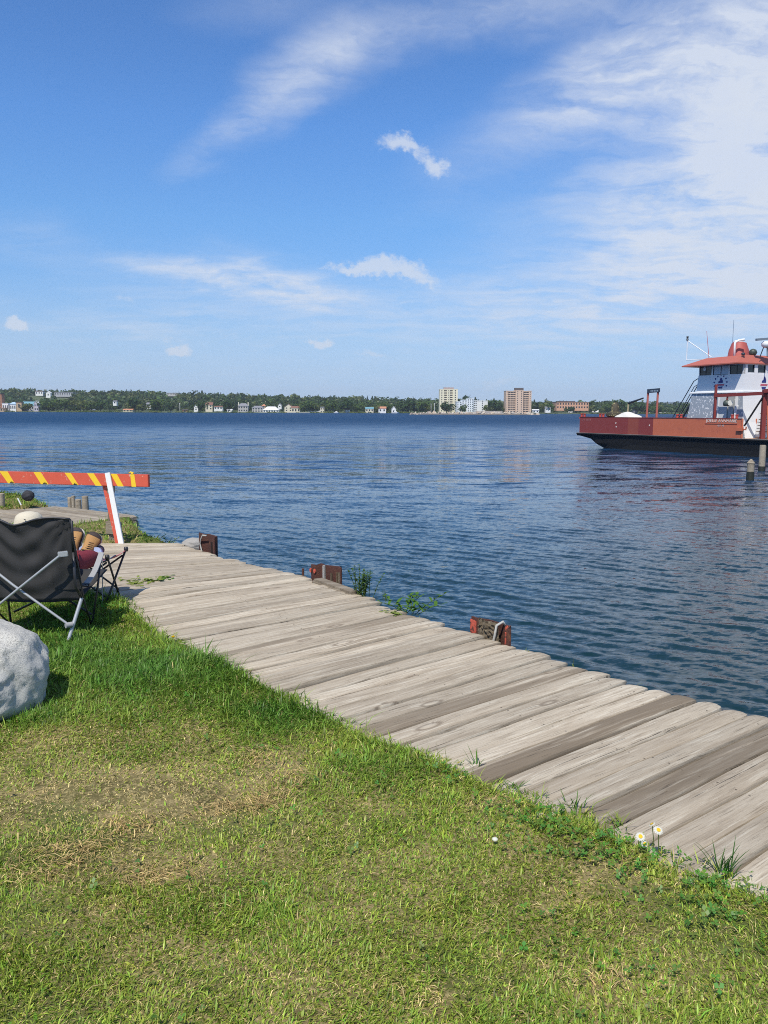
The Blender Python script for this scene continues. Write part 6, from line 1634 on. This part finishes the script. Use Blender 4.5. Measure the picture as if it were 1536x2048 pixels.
# ---- buildings
BH = []                                                                 # photo columns taken by buildings, so shore trees keep clear
def bmat(name, c, r_=0.8): return worn('b_' + name, c, r_, 0.10, 0.25, 0.05)
M_BG = mat('far_glass', (0.03, 0.04, 0.05), 0.15)
M_DKROOF = bmat('roof_dark', (0.085, 0.075, 0.075)); M_BRROOF = bmat('roof_brown', (0.20, 0.10, 0.07)); M_GYROOF = bmat('roof_grey', (0.22, 0.22, 0.24)); M_WROOF = bmat('roof_white', (0.72, 0.72, 0.72)); M_TEAL = bmat('roof_teal', (0.14, 0.30, 0.36)); M_BLUER = bmat('roof_blue', (0.35, 0.48, 0.62)); M_ORROOF = bmat('roof_orange', (0.48, 0.22, 0.12))
W_WH = bmat('wall_white', (0.76, 0.75, 0.72)); W_CR = bmat('wall_cream', (0.66, 0.60, 0.46)); W_TAN = bmat('wall_tan', (0.46, 0.33, 0.20)); W_GY = bmat('wall_grey', (0.40, 0.40, 0.41)); W_BRK = bmat('wall_brick', (0.34, 0.16, 0.09)); W_LIL = bmat('wall_lilac', (0.50, 0.46, 0.52)); W_PK = bmat('wall_pinkbrick', (0.66, 0.47, 0.33)); W_ORB = bmat('wall_orangebrick', (0.60, 0.33, 0.21)); W_SN = bmat('wall_stone', (0.44, 0.42, 0.40))
def house(name, label, cat, px0, px1, eave, top, base, Y, wall, roof, kind='gable', win=2, rows=1, chim=None, depth=None):
    """house whose front fills photo columns px0..px1; eave, top and base are photo rows"""
    BH.append((px0, px1, Y, name))
    a = at(px0, base, Y); b = at(px1, base, Y); x0, x1 = a[0], b[0]; zb = min(a[2], b[2]) - 2.0; ze_ = at((px0 + px1) / 2, eave, Y)[2]; zt_ = at((px0 + px1) / 2, top, Y)[2]
    zv = at((px0 + px1) / 2, base, Y)[2]
    w = x1 - x0; dp = depth or max(6.0, w * .7)
    t_ = thing(name, label, cat, ((x0 + x1) / 2, Y + dp / 2, zb))
    mb = MB(); mb.box(x0, x1, Y, Y + dp, zb, ze_)
    if kind == 'gable_front': mb.prism([(x0, Y, ze_), (x1, Y, ze_), ((x0 + x1) / 2, Y, zt_ - .15)], (0, dp, 0))
    wl = mb.build('wall', wall, t_)
    mb = MB(); o_ = 0.4
    if kind == 'gable':
        mb.add([(x0 - o_, Y - o_, ze_), (x1 + o_, Y - o_, ze_), (x1 + o_, Y + dp + o_, ze_), (x0 - o_, Y + dp + o_, ze_), (x0 - o_, Y + dp / 2, zt_), (x1 + o_, Y + dp / 2, zt_)], [(0, 1, 5, 4), (2, 3, 4, 5), (0, 4, 3), (1, 2, 5), (3, 2, 1, 0)])
    elif kind == 'hip':
        i_ = min(w, dp) * .35
        mb.add([(x0 - o_, Y - o_, ze_), (x1 + o_, Y - o_, ze_), (x1 + o_, Y + dp + o_, ze_), (x0 - o_, Y + dp + o_, ze_), (x0 + i_, Y + dp / 2, zt_), (x1 - i_, Y + dp / 2, zt_)], [(0, 1, 5, 4), (2, 3, 4, 5), (0, 4, 3), (1, 2, 5), (3, 2, 1, 0)])
    elif kind == 'gable_front':
        xm = (x0 + x1) / 2
        for s_ in (x0 - o_, x1 + o_): mb.hexa([(s_, Y - o_, ze_ - .2), (xm, Y - o_, zt_ - .02), (xm, Y + dp + o_, zt_ - .02), (s_, Y + dp + o_, ze_ - .2), (s_, Y - o_, ze_ + .15), (xm, Y - o_, zt_ + .3), (xm, Y + dp + o_, zt_ + .3), (s_, Y + dp + o_, ze_ + .15)])
    else: mb.box(x0 - .3, x1 + .3, Y - .3, Y + dp + .3, ze_ + .01, max(zt_, ze_ + .35))
    rf = mb.build('roof', roof, t_)
    if chim:
        for c_ in chim:
            mb = MB(); xc = x0 + w * c_; mb.box(xc - .5, xc + .5, Y + dp * .4, Y + dp * .4 + 1, ze_ - .5, zt_ + 1.2); mb.build('chimney', W_CR, rf)
    for r_ in range(rows):
        for k in range(win):
            xw = x0 + w * (k + .5) / win; hh_ = (ze_ - zv) / rows; zw = zv + hh_ * (r_ + .28); ww = min(1.6, w / win * .5)
            mb = MB(); mb.box(xw - ww / 2, xw + ww / 2, Y - .06, Y + .05, zw, zw + hh_ * .5); mb.build('window', M_BG, wl)
    return t_
SHY = 915
house('mill_tower', 'tall brown brick block cut by the left picture edge on the far shore', 'building', -14, 4.5, 788, 787, 819, SHY, W_BRK, M_DKROOF, 'flat', 2, 5)
house('boat_hall', 'low white flat-roofed hall beside the brown brick block', 'building', 5, 17, 807, 806, 822, SHY, W_WH, M_WROOF, 'flat', 3)
house('pavilion', 'pavilion with pale blue hipped roof and white front', 'building', 20, 32, 808.5, 804, 821, SHY, W_WH, M_BLUER, 'hip', 3)
house('tan_block', 'square tan block between pavilion and teal hall', 'building', 33, 43.5, 805, 804, 819, SHY, W_TAN, M_BRROOF, 'flat', 1)
house('metal_hall', 'long hall with teal and blue metal roof', 'building', 44, 68, 811, 803, 820, SHY + 8, W_GY, M_TEAL, 'gable', 4)
house('lilac_house', 'narrow lilac-white house right of the teal hall', 'house', 68.5, 77, 807, 802, 822.5, SHY, W_LIL, M_WROOF, 'gable_front', 2, 2)
house('brick_store', 'low orange-roofed store by the water at the left edge', 'building', 0, 11, 816.5, 815.5, 823, SHY - 8, W_TAN, M_ORROOF, 'flat', 2)
house('hill_school', 'white flat-roofed building among trees on the hilltop, leftmost', 'building', 71, 86, 783, 781.5, 789, 1330, W_WH, M_BRROOF, 'flat', 3)
house('hill_gable', 'white gabled building with steep front on the hilltop', 'building', 92, 101, 786, 782.5, 793, 1300, W_WH, M_WROOF, 'gable_front', 1)
house('hill_block', 'long pale grey two-storey block on the wooded hill', 'building', 109, 146, 785.5, 784.5, 791, 1320, W_GY, M_GYROOF, 'flat', 8, 2)
house('hill_plant', 'small grey plant building on the ridge far right of the hilltop school', 'building', 333, 357, 786.5, 785.5, 790, 1400, W_SN, M_GYROOF, 'flat', 4)
house('white_cottage', 'small white cottage peeking through the trees above the red boathouse shore', 'house', 226, 233, 803, 801, 808, 960, W_WH, M_GYROOF, 'gable', 1)
house('white_boathouse', 'tiny white boathouse at the water under the big willows', 'boathouse', 181, 187, 820, 818.5, 823.8, SHY - 8, W_WH, M_WROOF, 'gable_front', 1)
house('shore_shed', 'long low orange-roofed shed on a lawn by the water', 'shed', 246, 265, 820, 817.5, 823.5, SHY - 6, W_CR, M_ORROOF, 'gable', 3)
house('grey_cottage', 'pale grey gabled cottage between two dark trees', 'house', 293, 301.5, 808, 805, 814, 940, W_SN, M_GYROOF, 'gable', 2)
house('red_boathouse', 'dark red boathouse with white door at the water', 'boathouse', 364.5, 375, 820, 818.6, 825, SHY - 8, W_BRK, M_DKROOF, 'gable', 1)
house('white_house', 'narrow white gabled house left of the brown-roofed pair', 'house', 388, 396, 814, 809.5, 821, 925, W_WH, M_GYROOF, 'gable_front', 1, 2)
house('brown_roof_house', 'tall cream house with brown roof on the slope', 'house', 411, 425, 810, 804.5, 820, 930, W_CR, M_BRROOF, 'gable', 2, 2)
house('bungalow', 'low white bungalow with brown roof right of the tall cream house', 'house', 428, 445, 814, 811.5, 819, 925, W_WH, M_BRROOF, 'gable', 3)
house('garden_shed', 'small white shed in the garden left of the stone mansion', 'shed', 454, 464, 819.5, 818, 822.5, 915, W_WH, M_WROOF, 'gable', 1)
house('stone_mansion', 'two-storey stone mansion with grey hipped roof and end chimneys', 'house', 476, 496, 812, 806.5, 824, SHY, W_SN, M_GYROOF, 'hip', 4, 2, chim=(.02, .98))
house('grey_roof_house', 'grey-roofed house with veranda right of the stone mansion', 'house', 504, 526, 815.5, 811.5, 824.5, SHY, W_SN, M_GYROOF, 'hip', 4, 2)
house('orange_turret', 'narrow orange turret house behind the white pavilion', 'house', 523.5, 531, 812, 808.5, 820, 945, W_TAN, M_ORROOF, 'hip', 1, 2)
house('white_pavilion', 'wide pavilion with big white hipped roof at the water', 'building', 526, 557, 820, 813, 825, SHY - 4, W_WH, M_WROOF, 'hip', 6)
house('gable_villa', 'cream villa with steep gable among shore trees', 'house', 569, 585, 814, 808, 823, 922, W_CR, M_BRROOF, 'gable_front', 2, 2)
house('brown_villa', 'cream and brown villa attached right of the gabled villa', 'house', 583, 600, 816, 812, 825, 918, W_CR, M_BRROOF, 'gable', 3)
house('slope_gable', 'small pale gable showing above the white pavilion', 'house', 556, 563, 811, 807, 815, 990, W_WH, M_GYROOF, 'gable_front', 1)
house('garden_wall_house', 'long low cream range beside a hedge at the water', 'house', 612, 640, 823, 821, 826, 915, W_CR, M_WROOF, 'gable', 6)
house('cream_tower_house', 'upright cream house right of the long low range', 'house', 640.5, 648.5, 815, 813.4, 826, 915, W_CR, M_GYROOF, 'flat', 2, 2)
house('teal_roof_house', 'cream house with teal roof near the trees', 'house', 731, 747, 817.5, 814, 824, 920, W_CR, M_TEAL, 'gable', 3)
house('red_roof_house', 'white house with red-brown roof and front gable', 'house', 757, 772, 817, 813, 824.5, 920, W_WH, M_ORROOF, 'gable', 2)
house('white_chalet', 'steep white chalet at the water left of the breakwater', 'house', 783, 792, 819, 812.5, 826.5, 912, W_WH, M_WROOF, 'gable_front', 1)
house('slope_house', 'small white house half hidden in the wood left of the breakwater', 'house', 691, 700, 820, 817.5, 824, 925, W_WH, M_GYROOF, 'gable', 1)
house('shore_hut', 'small white hut right of the pink brick tower', 'building', 1065, 1078, 820.5, 818.5, 825.5, 935, W_WH, M_WROOF, 'gable', 2)
house('white_house', 'white two-storey house in front of the orange brick building', 'house', 1091, 1101, 815.5, 813, 822, 940, W_WH, M_GYROOF, 'gable', 2, 1)
# ---- apartment towers
def tower(name, label, Y, wall, segs, roof_px, storeys, base):
    """segs: list of (px0, px1, top, set-forward metres, columns of openings, opening material, share of width)"""
    BH.append((segs[0][0], segs[-1][1], Y, name))
    cx = at((segs[0][0] + segs[-1][1]) / 2, base, Y)
    t_ = thing(name, label, 'apartment block', (cx[0], Y, -1))
    for (px0, px1, top, fwd, ncol, om, share, wm) in segs:
        a = at(px0, base, Y); b = at(px1, base, Y); zt_ = at(px0, top, Y)[2]; zb = a[2]
        mb = MB(); mb.box(a[0], b[0], Y - fwd, Y + 16, zb - 3, zt_); wl = mb.build('wall', wm or wall, t_)
        mb = MB(); mb.box(a[0] - .15, b[0] + .15, Y - fwd - .15, Y + 16.1, zt_ + .01, zt_ + .7); mb.build('parapet', wm or wall, wl)
        sh = (zt_ - zb) / storeys; w = b[0] - a[0]
        for r_ in range(storeys):
            for k in range(ncol):
                cw = w / ncol; xw = a[0] + cw * (k + .5); ww = cw * share; z_ = zb + sh * (r_ + .30)
                mb = MB(); mb.box(xw - ww / 2, xw + ww / 2, Y - fwd - .05, Y - fwd + .25, z_, z_ + sh * .52)
                o = mb.build('window', om, wl)
    px0, px1, top, zbase = roof_px
    a = at(px0, top, Y + 5); b = at(px1, top, Y + 5); zb = at(px0, zbase, Y + 5)[2]
    mb = MB(); mb.box(a[0], b[0], Y + 4, Y + 11, zb, a[2]); mb.build('roof_plant_room', M_DKROOF if wall is W_PK else bmat('plant_room', (.36, .28, .26)), t_)
    return t_
M_BALC = bmat('balcony_shade', (0.05, 0.043, 0.04))
W_CRT = bmat('wall_cream_tower', (0.74, 0.68, 0.50))
tower('apartment_tower', 'cream ten-storey apartment tower rising behind shore trees', 985, W_CRT, [(879, 887.5, 779.5, 0, 1, M_BG, .22, None), (887.5, 894, 779.5, -.8, 1, M_BALC, .8, None), (894, 899, 779.5, .4, 1, M_BG, .2, None), (899, 905.5, 779.5, -.8, 1, M_BALC, .8, None), (905.5, 915, 779.5, 0, 1, M_BG, .22, None)], (887.5, 907.5, 774.8, 780), 10, 824)
W_BW = bmat('wall_bluewhite', (0.72, 0.76, 0.78))
tower('apartment_block', 'white low apartment block with stepped roof between the two towers', 955, W_BW, [(913, 923, 804, 1, 2, M_BG, .35, None), (923, 934.5, 800.5, 0, 2, M_BG, .35, None), (934.5, 946.5, 798, 1.2, 3, M_BG, .32, None), (946.5, 954, 802, -1, 2, M_BALC, .7, None), (954, 975, 802.2, .6, 1, M_BG, .1, W_WH)], (928, 933, 799.5, 801), 6, 824)
tower('apartment_tower', 'pink brick apartment tower with dark balconies nearest the breakwater', 935, W_PK, [(1011, 1015.5, 782.5, .6, 1, M_BG, .2, None), (1015.5, 1030.5, 783, -.6, 3, M_BALC, .9, None), (1030.5, 1045.5, 781.5, 1.6, 2, M_BG, .2, None), (1045.5, 1057, 783, -.6, 2, M_BALC, .9, None), (1057, 1062, 782.5, .6, 1, M_BG, .2, None)], (1030, 1047, 775.8, 783), 10, 825)
for px in (1019, 1054): 
    pass
house('brick_hospital', 'wide orange brick building on the right shore', 'building', 1113, 1177, 804.5, 803.8, 818, 990, W_ORB, M_BRROOF, 'flat', 12, 2, depth=25)
house('brick_wing', 'rooftop block on the wide orange brick building', 'building', 1119, 1150, 803, 802.2, 806, 1000, W_ORB, M_DKROOF, 'flat', 5, 1, depth=10)
# ---- breakwater of rubble
brk = thing('breakwater', 'long low breakwater of pale rubble stones before the towers', 'breakwater', (at(950, 830, 610)[0], 610, WATER))
rr = random.Random(12)
RK = [rock_mesh('stone', (0, 0, 0), (1, 1, .75), 40 + k, worn('rubble_%d' % k, c_, .9, .3, 1.5, .4), .35, 2, smooth=False) for k, c_ in enumerate([(.46, .37, .28), (.38, .34, .30), (.50, .44, .36), (.30, .25, .21)])]
x0, x1 = at(818, 830, 610)[0], at(1082, 830, 610)[0]
for k in range(170):
    t = rr.random(); x = x0 + (x1 - x0) * t; prof_ = min(1, t * 6, (1 - t) * 9)
    o = bpy.data.objects.new('stone', RK[rr.randrange(4)]); COL.objects.link(o); o.parent = brk
    s_ = rr.uniform(.55, 1.35); row = rr.random()
    p = Vector((x, 610 + 10 * row + (6 if 0.1 < t < .9 else 0), WATER - .2 + (0.15 + 1.5 * row) * prof_)) - Vector(brk.location)
    o.location = p; o.scale = (s_ * 1.3, s_, s_); o.rotation_euler = (rr.uniform(0, 6), rr.uniform(0, 6), rr.uniform(0, 6))
mb = MB(); mb.box(x0 + 4, x1 - 3, 614, 622, WATER - 2, WATER + .8); mb.build('core', worn('rubble_core', (.25, .21, .17), .95, .4, .4, .5), brk)
mb = MB(); a = at(962, 826, 700); b = at(1005, 826, 700); mb.box(a[0], b[0], 700, 703, WATER - 1, at(962, 821.8, 700)[2]); tag(mb.build('harbour_wall', bmat('wall_concrete', (.42, .36, .30))), 'low tan harbour wall behind the rubble breakwater', 'wall')
# shoreline: lawns, seawalls
for px0, px1, top, bot, lab in ((468, 500, 823.8, 827, 'pale concrete seawall below the stone mansion'), (505, 535, 824, 827, 'pale seawall below the grey-roofed house'), (570, 620, 824.6, 827.4, 'long pale seawall below the cream villas')):
    a = at(px0, bot, 897); b = at(px1, bot, 897); mb = MB(); mb.box(a[0], b[0], 897, 899, WATER - 1, at(px0, top, 897)[2] - .1); tag(mb.build('seawall', bmat('wall_pale', (.52, .50, .46))), lab, 'seawall')
# masts and poles ashore
for px, top, lab in ((360, 806.5, 'tall white pole beside the red boathouse'), (372 + 490, 808, 'white lamp mast left of the cream tower, nearer'), (869, 807, 'white lamp mast left of the cream tower, farther')):
    a = at(px, 825, 903); mb = MB(); mb.tube([(a[0], 903, WATER), (a[0], 903, at(px, top, 903)[2])], .22, 6); mb.tube([(a[0] - .8, 903, at(px, top, 903)[2]), (a[0] + .8, 903, at(px, top, 903)[2])], .18, 6)
    tag(mb.build('lamp_mast', W_WH), lab, 'mast')
# moored white boats
def boat(label, px, py, Y, ln):
    c = G(px, py, WATER); k = Y / c[1]; a = at(px, py, Y)
    t_ = thing('motor_boat', label, 'boat', (a[0], Y, WATER))
    mb = MB(); x = a[0]; h = ln * .16
    mb.add([(x - ln / 2, Y - 1, WATER + h), (x - ln / 2, Y + 1, WATER + h), (x + ln * .3, Y + 1.1, WATER + h), (x + ln / 2, Y, WATER + h * 1.25), (x + ln * .3, Y - 1.1, WATER + h), (x - ln * .46, Y - .7, WATER - .3), (x - ln * .46, Y + .7, WATER - .3), (x + ln * .2, Y + .7, WATER - .3), (x + ln * .36, Y, WATER - .3), (x + ln * .2, Y - .7, WATER - .3)],
           [(0, 1, 2, 3, 4), (9, 8, 7, 6, 5), (0, 4, 9, 5), (4, 3, 8, 9), (3, 2, 7, 8), (2, 1, 6, 7), (1, 0, 5, 6)]); mb.build('hull', W_WH, t_)
    mb = MB(); mb.hexa([(x - ln * .2, Y - .8, WATER + h), (x + ln * .2, Y - .8, WATER + h), (x + ln * .2, Y + .8, WATER + h), (x - ln * .2, Y + .8, WATER + h), (x - ln * .17, Y - .7, WATER + h * 2), (x + ln * .08, Y - .7, WATER + h * 2), (x + ln * .08, Y + .7, WATER + h * 2), (x - ln * .17, Y + .7, WATER + h * 2)]); mb.build('cabin', W_WH, t_)
for lab, px, Y, ln in (('white motor boat off the long seawall', 673, 890, 6), ('white motor boat before the teal-roofed house', 791, 905, 8), ('white boat moored left of the red boathouse', 343, 895, 4), ('white boat moored right of the red boathouse', 377, 896, 3.5),
                       ('leftmost white boat of the marina behind the ferry bow', 1153, 1010, 8), ('second white boat from the left in the marina', 1178, 1015, 6), ('white boat in the marina left of the ferry sign', 1186, 1012, 9), ('white boat in the marina just left of the sign posts', 1281, 1015, 7), ('white boat showing between the sign posts', 1299, 1015, 6), ('white boat right of the sign posts', 1321, 1018, 7), ('rightmost white marina boat before the wheelhouse', 1330, 1018, 6)):
    boat(lab, px, 826, Y, ln)
for k, (px, w_) in enumerate(((1197, 6), (1236, 3), (1141, 4))):
    a = at(px, 826, 1030); mb = MB(); mb.lathe([(w_ * .7, -.5), (w_ * .7, 1.5), (.2, 1.5 + w_ * .55)], (a[0], 1030, -.5), 8); tag(mb.build('marquee_tent', W_WH), ['larger white pointed tent in the marina right of the red bitts', 'small white pointed tent left of the deck winch', 'white pointed tent near the orange brick building'][k], 'tent')

# ---- shore trees, one by one
rr = random.Random(77)
NAMED = [(97, 800, 46, 3), (128, 796.5, 40, 0), (160, 799, 34, 2), (182, 803, 30, 0), (200, 797, 26, 1), (270, 792, 34, 1), (315, 796, 40, 0), (50, 806, 30, 2), (400, 798, 24, 1), (341, 803, 22, 4), (456, 797, 30, 1), (622, 800, 34, 3), (660, 798, 36, 0), (690, 797, 40, 1), (715, 803, 30, 3), (815, 797, 40, 1), (850, 800, 38, 0), (893, 802, 34, 4), (925, 807, 20, 3), (992, 797, 36, 1), (975, 806, 20, 5), (1140, 812, 24, 1), (1100, 806, 26, 0), (1240, 797, 34, 0), (1215, 802, 34, 3), (1275, 800, 40, 1)]
lab_n = 0
for px, py, wpx_, kd in NAMED:
    Y = float(shore_y(at(px, py, 910)[0])) + 14
    x = at(px, py, Y)[0]; z0_ = float(far_z(np.array(x), np.array(Y))); zt_ = at(px, py, Y)[2]
    far_tree('broadleaf_tree', 'large rounded shore tree ' + near_name(px), x, Y, z0_, wpx_ / FPX * Y, zt_ - z0_, kd, 'big trees along the far shore', rr.uniform(0, 6))
far_tree('tall_tree', 'tall spreading tree rising above the white apartment block', at(931, 788, 1010)[0], 1010, 0.5, 15, at(931, 788, 1010)[2], 1)
far_tree('broadleaf_tree', 'shorter tree left of the tall one above the white apartment block', at(920, 796, 1005)[0], 1005, 0.5, 10, at(920, 796, 1005)[2], 4)
far_tree('conifer', 'pointed conifer between the white block and the pink tower', at(988, 798, 960)[0], 960, 0.5, 9, at(988, 797.5, 960)[2], 6)
far_tree('conifer', 'pointed conifer breaking the skyline on the left hill', at(404, 781.5, 1420)[0], 1420, 15, 14, at(404, 781, 1420)[2] - 15, 6)
for k in range(190):
    px = rr.uniform(-60, 1345); Y = float(shore_y((px - CXP) / FPX * 905)) + rr.choice([5, 9, 16, 30, 55]) + rr.uniform(-2, 4)
    hit = any(a_ - 7 < px < b_ + 7 and Y < yb + 4 for a_, b_, yb, _n in BH)
    if hit and not (Y > 935 and rr.random() < .0): continue
    x = at(px, 820, Y)[0]; z0_ = float(far_z(np.array(x), np.array(Y))); h = rr.uniform(4, 11.5); w = h * rr.uniform(.9, 1.5)
    kd = rr.choice([0, 1, 2, 3, 4, 5])
    far_tree('shore_tree', ('small ' if h < 6 else 'mid-sized ' if h < 9 else 'tall ') + ['leafy green', 'dark green', 'olive green'][kd % 3] + (' round' if w > 1.2 * h else ' narrow') + ' shore tree ' + near_name(px), x, Y, z0_, w, h, kd, 'trees lining the far shore', rr.uniform(0, 6))

# ---- the wood behind, one mass
wr = np.random.default_rng(3)
PX = wr.uniform(-120, 1700, 4700); YY = 960 + 560 * wr.random(4700) ** 0.8
xx = (PX - CXP) / FPX * YY
# keep sight lines to the hill buildings open
keepm = np.ones(len(xx), bool)
for a_, b_, yb, _n in BH:
    keepm &= ~((PX > a_ - 4) & (PX < b_ + 4) & (YY < yb + 14) & (YY > yb - (190 if yb > 1200 else 30)))
xx, YY = xx[keepm], YY[keepm]
zz = far_z(xx, YY); hh_ = np.clip(wr.lognormal(2.2, .28, len(xx)), 5, 16) * np.where(YY > 1350, .9, 1.0); ww = hh_ * wr.uniform(.75, 1.5, len(xx))
protos = [crown_arrays(300 + k, 54) for k in range(8)] + [crown_arrays(400, 46, True)]
V, C = [], []
kk = wr.integers(0, 8, len(xx)); kk[wr.random(len(xx)) < .10] = 8
for k in range(9):
    m_ = kk == k; n_ = int(m_.sum())
    if not n_: continue
    p = protos[k]; sc = 1.55 if k < 8 else 1.3
    ctr = p.mean(1, keepdims=True); p = ctr + (p - ctr) * sc                # fewer, larger clumps
    a = wr.uniform(0, 6.28, n_); ca, sa = np.cos(a)[:, None, None], np.sin(a)[:, None, None]
    px_ = p[None, :, :, 0] * ca - p[None, :, :, 1] * sa; py_ = p[None, :, :, 0] * sa + p[None, :, :, 1] * ca
    wk = (ww[m_] * (0.55 if k == 8 else 1))[:, None, None]
    v = np.stack([xx[m_][:, None, None] + px_ * wk, YY[m_][:, None, None] + py_ * wk, zz[m_][:, None, None] - .5 + p[None, :, :, 2] * hh_[m_][:, None, None]], -1)
    base = np.array([[.055, .095, .033], [.08, .125, .037], [.115, .138, .046], [.065, .105, .04]])[wr.integers(0, 4, n_)] if k < 8 else np.tile([.038, .066, .032], (n_, 1))
    base = base * wr.uniform(.75, 1.25, (n_, 1))
    c = base[:, None, None, :] * wr.uniform(.8, 1.2, (n_, p.shape[0], 1, 1)); c = np.broadcast_to(c, v.shape)
    V.append(v.reshape(-1, 3)); C.append(c.reshape(-1, 3))
V = np.concatenate(V); C = np.concatenate(C); q = np.arange(len(V) // 4) * 4
wood = np_mesh('woodland', V, quads=np.stack([q, q + 1, q + 2, q + 3], 1), col=C, m=M_BLADE)
tag(wood, 'mixed green wood covering the low hill of the far shore', 'wood', kind='stuff')

# low bushes at the water's edge, one green mass
wr = np.random.default_rng(8)
bxs = wr.uniform(-560, 420, 900); bys = shore_y(bxs) + wr.uniform(-2.5, 3.5, 900)
pb_ = CXP + FPX * bxs / bys
ok = np.ones(900, bool)
for a_, b_, yb, _n in BH: ok &= ~((pb_ > a_ - 2) & (pb_ < b_ + 2) & (wr.random(900) < .75))
bxs, bys = bxs[ok], bys[ok]
pr_ = crown_arrays(555, 46); ctr = pr_.mean(1, keepdims=True); pr_ = ctr + (pr_ - ctr) * 1.7
hb = wr.uniform(1.2, 3.6, len(bxs)); wb_ = hb * wr.uniform(1.2, 2.4, len(bxs))
V = np.stack([bxs[:, None, None] + pr_[None, :, :, 0] * wb_[:, None, None], bys[:, None, None] + pr_[None, :, :, 1] * wb_[:, None, None], far_z(bxs, bys)[:, None, None] - .6 + pr_[None, :, :, 2] * hb[:, None, None]], -1)
cb = np.array([[.10, .16, .05], [.16, .21, .065], [.22, .25, .09]])[wr.integers(0, 3, len(bxs))][:, None, None, :] * np.ones(V.shape)
q = np.arange(V.size // 12) * 4
tag(np_mesh('shore_scrub', V.reshape(-1, 3), quads=np.stack([q, q + 1, q + 2, q + 3], 1), col=cb.reshape(-1, 3), m=M_BLADE), 'low scrub and bushes along the far waterline', 'scrub', kind='stuff')

# ------------------------------------------------------------------ summer haze over the lake
hz = bpy.data.materials.new('haze_air'); hz.use_nodes = True
g = NG(hz.node_tree); g.n.clear()
pv = g.node('ShaderNodeVolumePrincipled', {'Color': (0.78, 0.88, 1.0, 1), 'Density': 0.0001, 'Anisotropy': 0.0})
g.node('ShaderNodeOutputMaterial', {'Volume': pv.outputs[0]})
hz.cycles.homogeneous_volume = True
mb = MB(); mb.box(-8200, 8200, -1400, 9000, -5.0, 215.0)
tag(mb.build('haze', hz), 'thin pale summer haze over the lake', 'haze', kind='stuff')
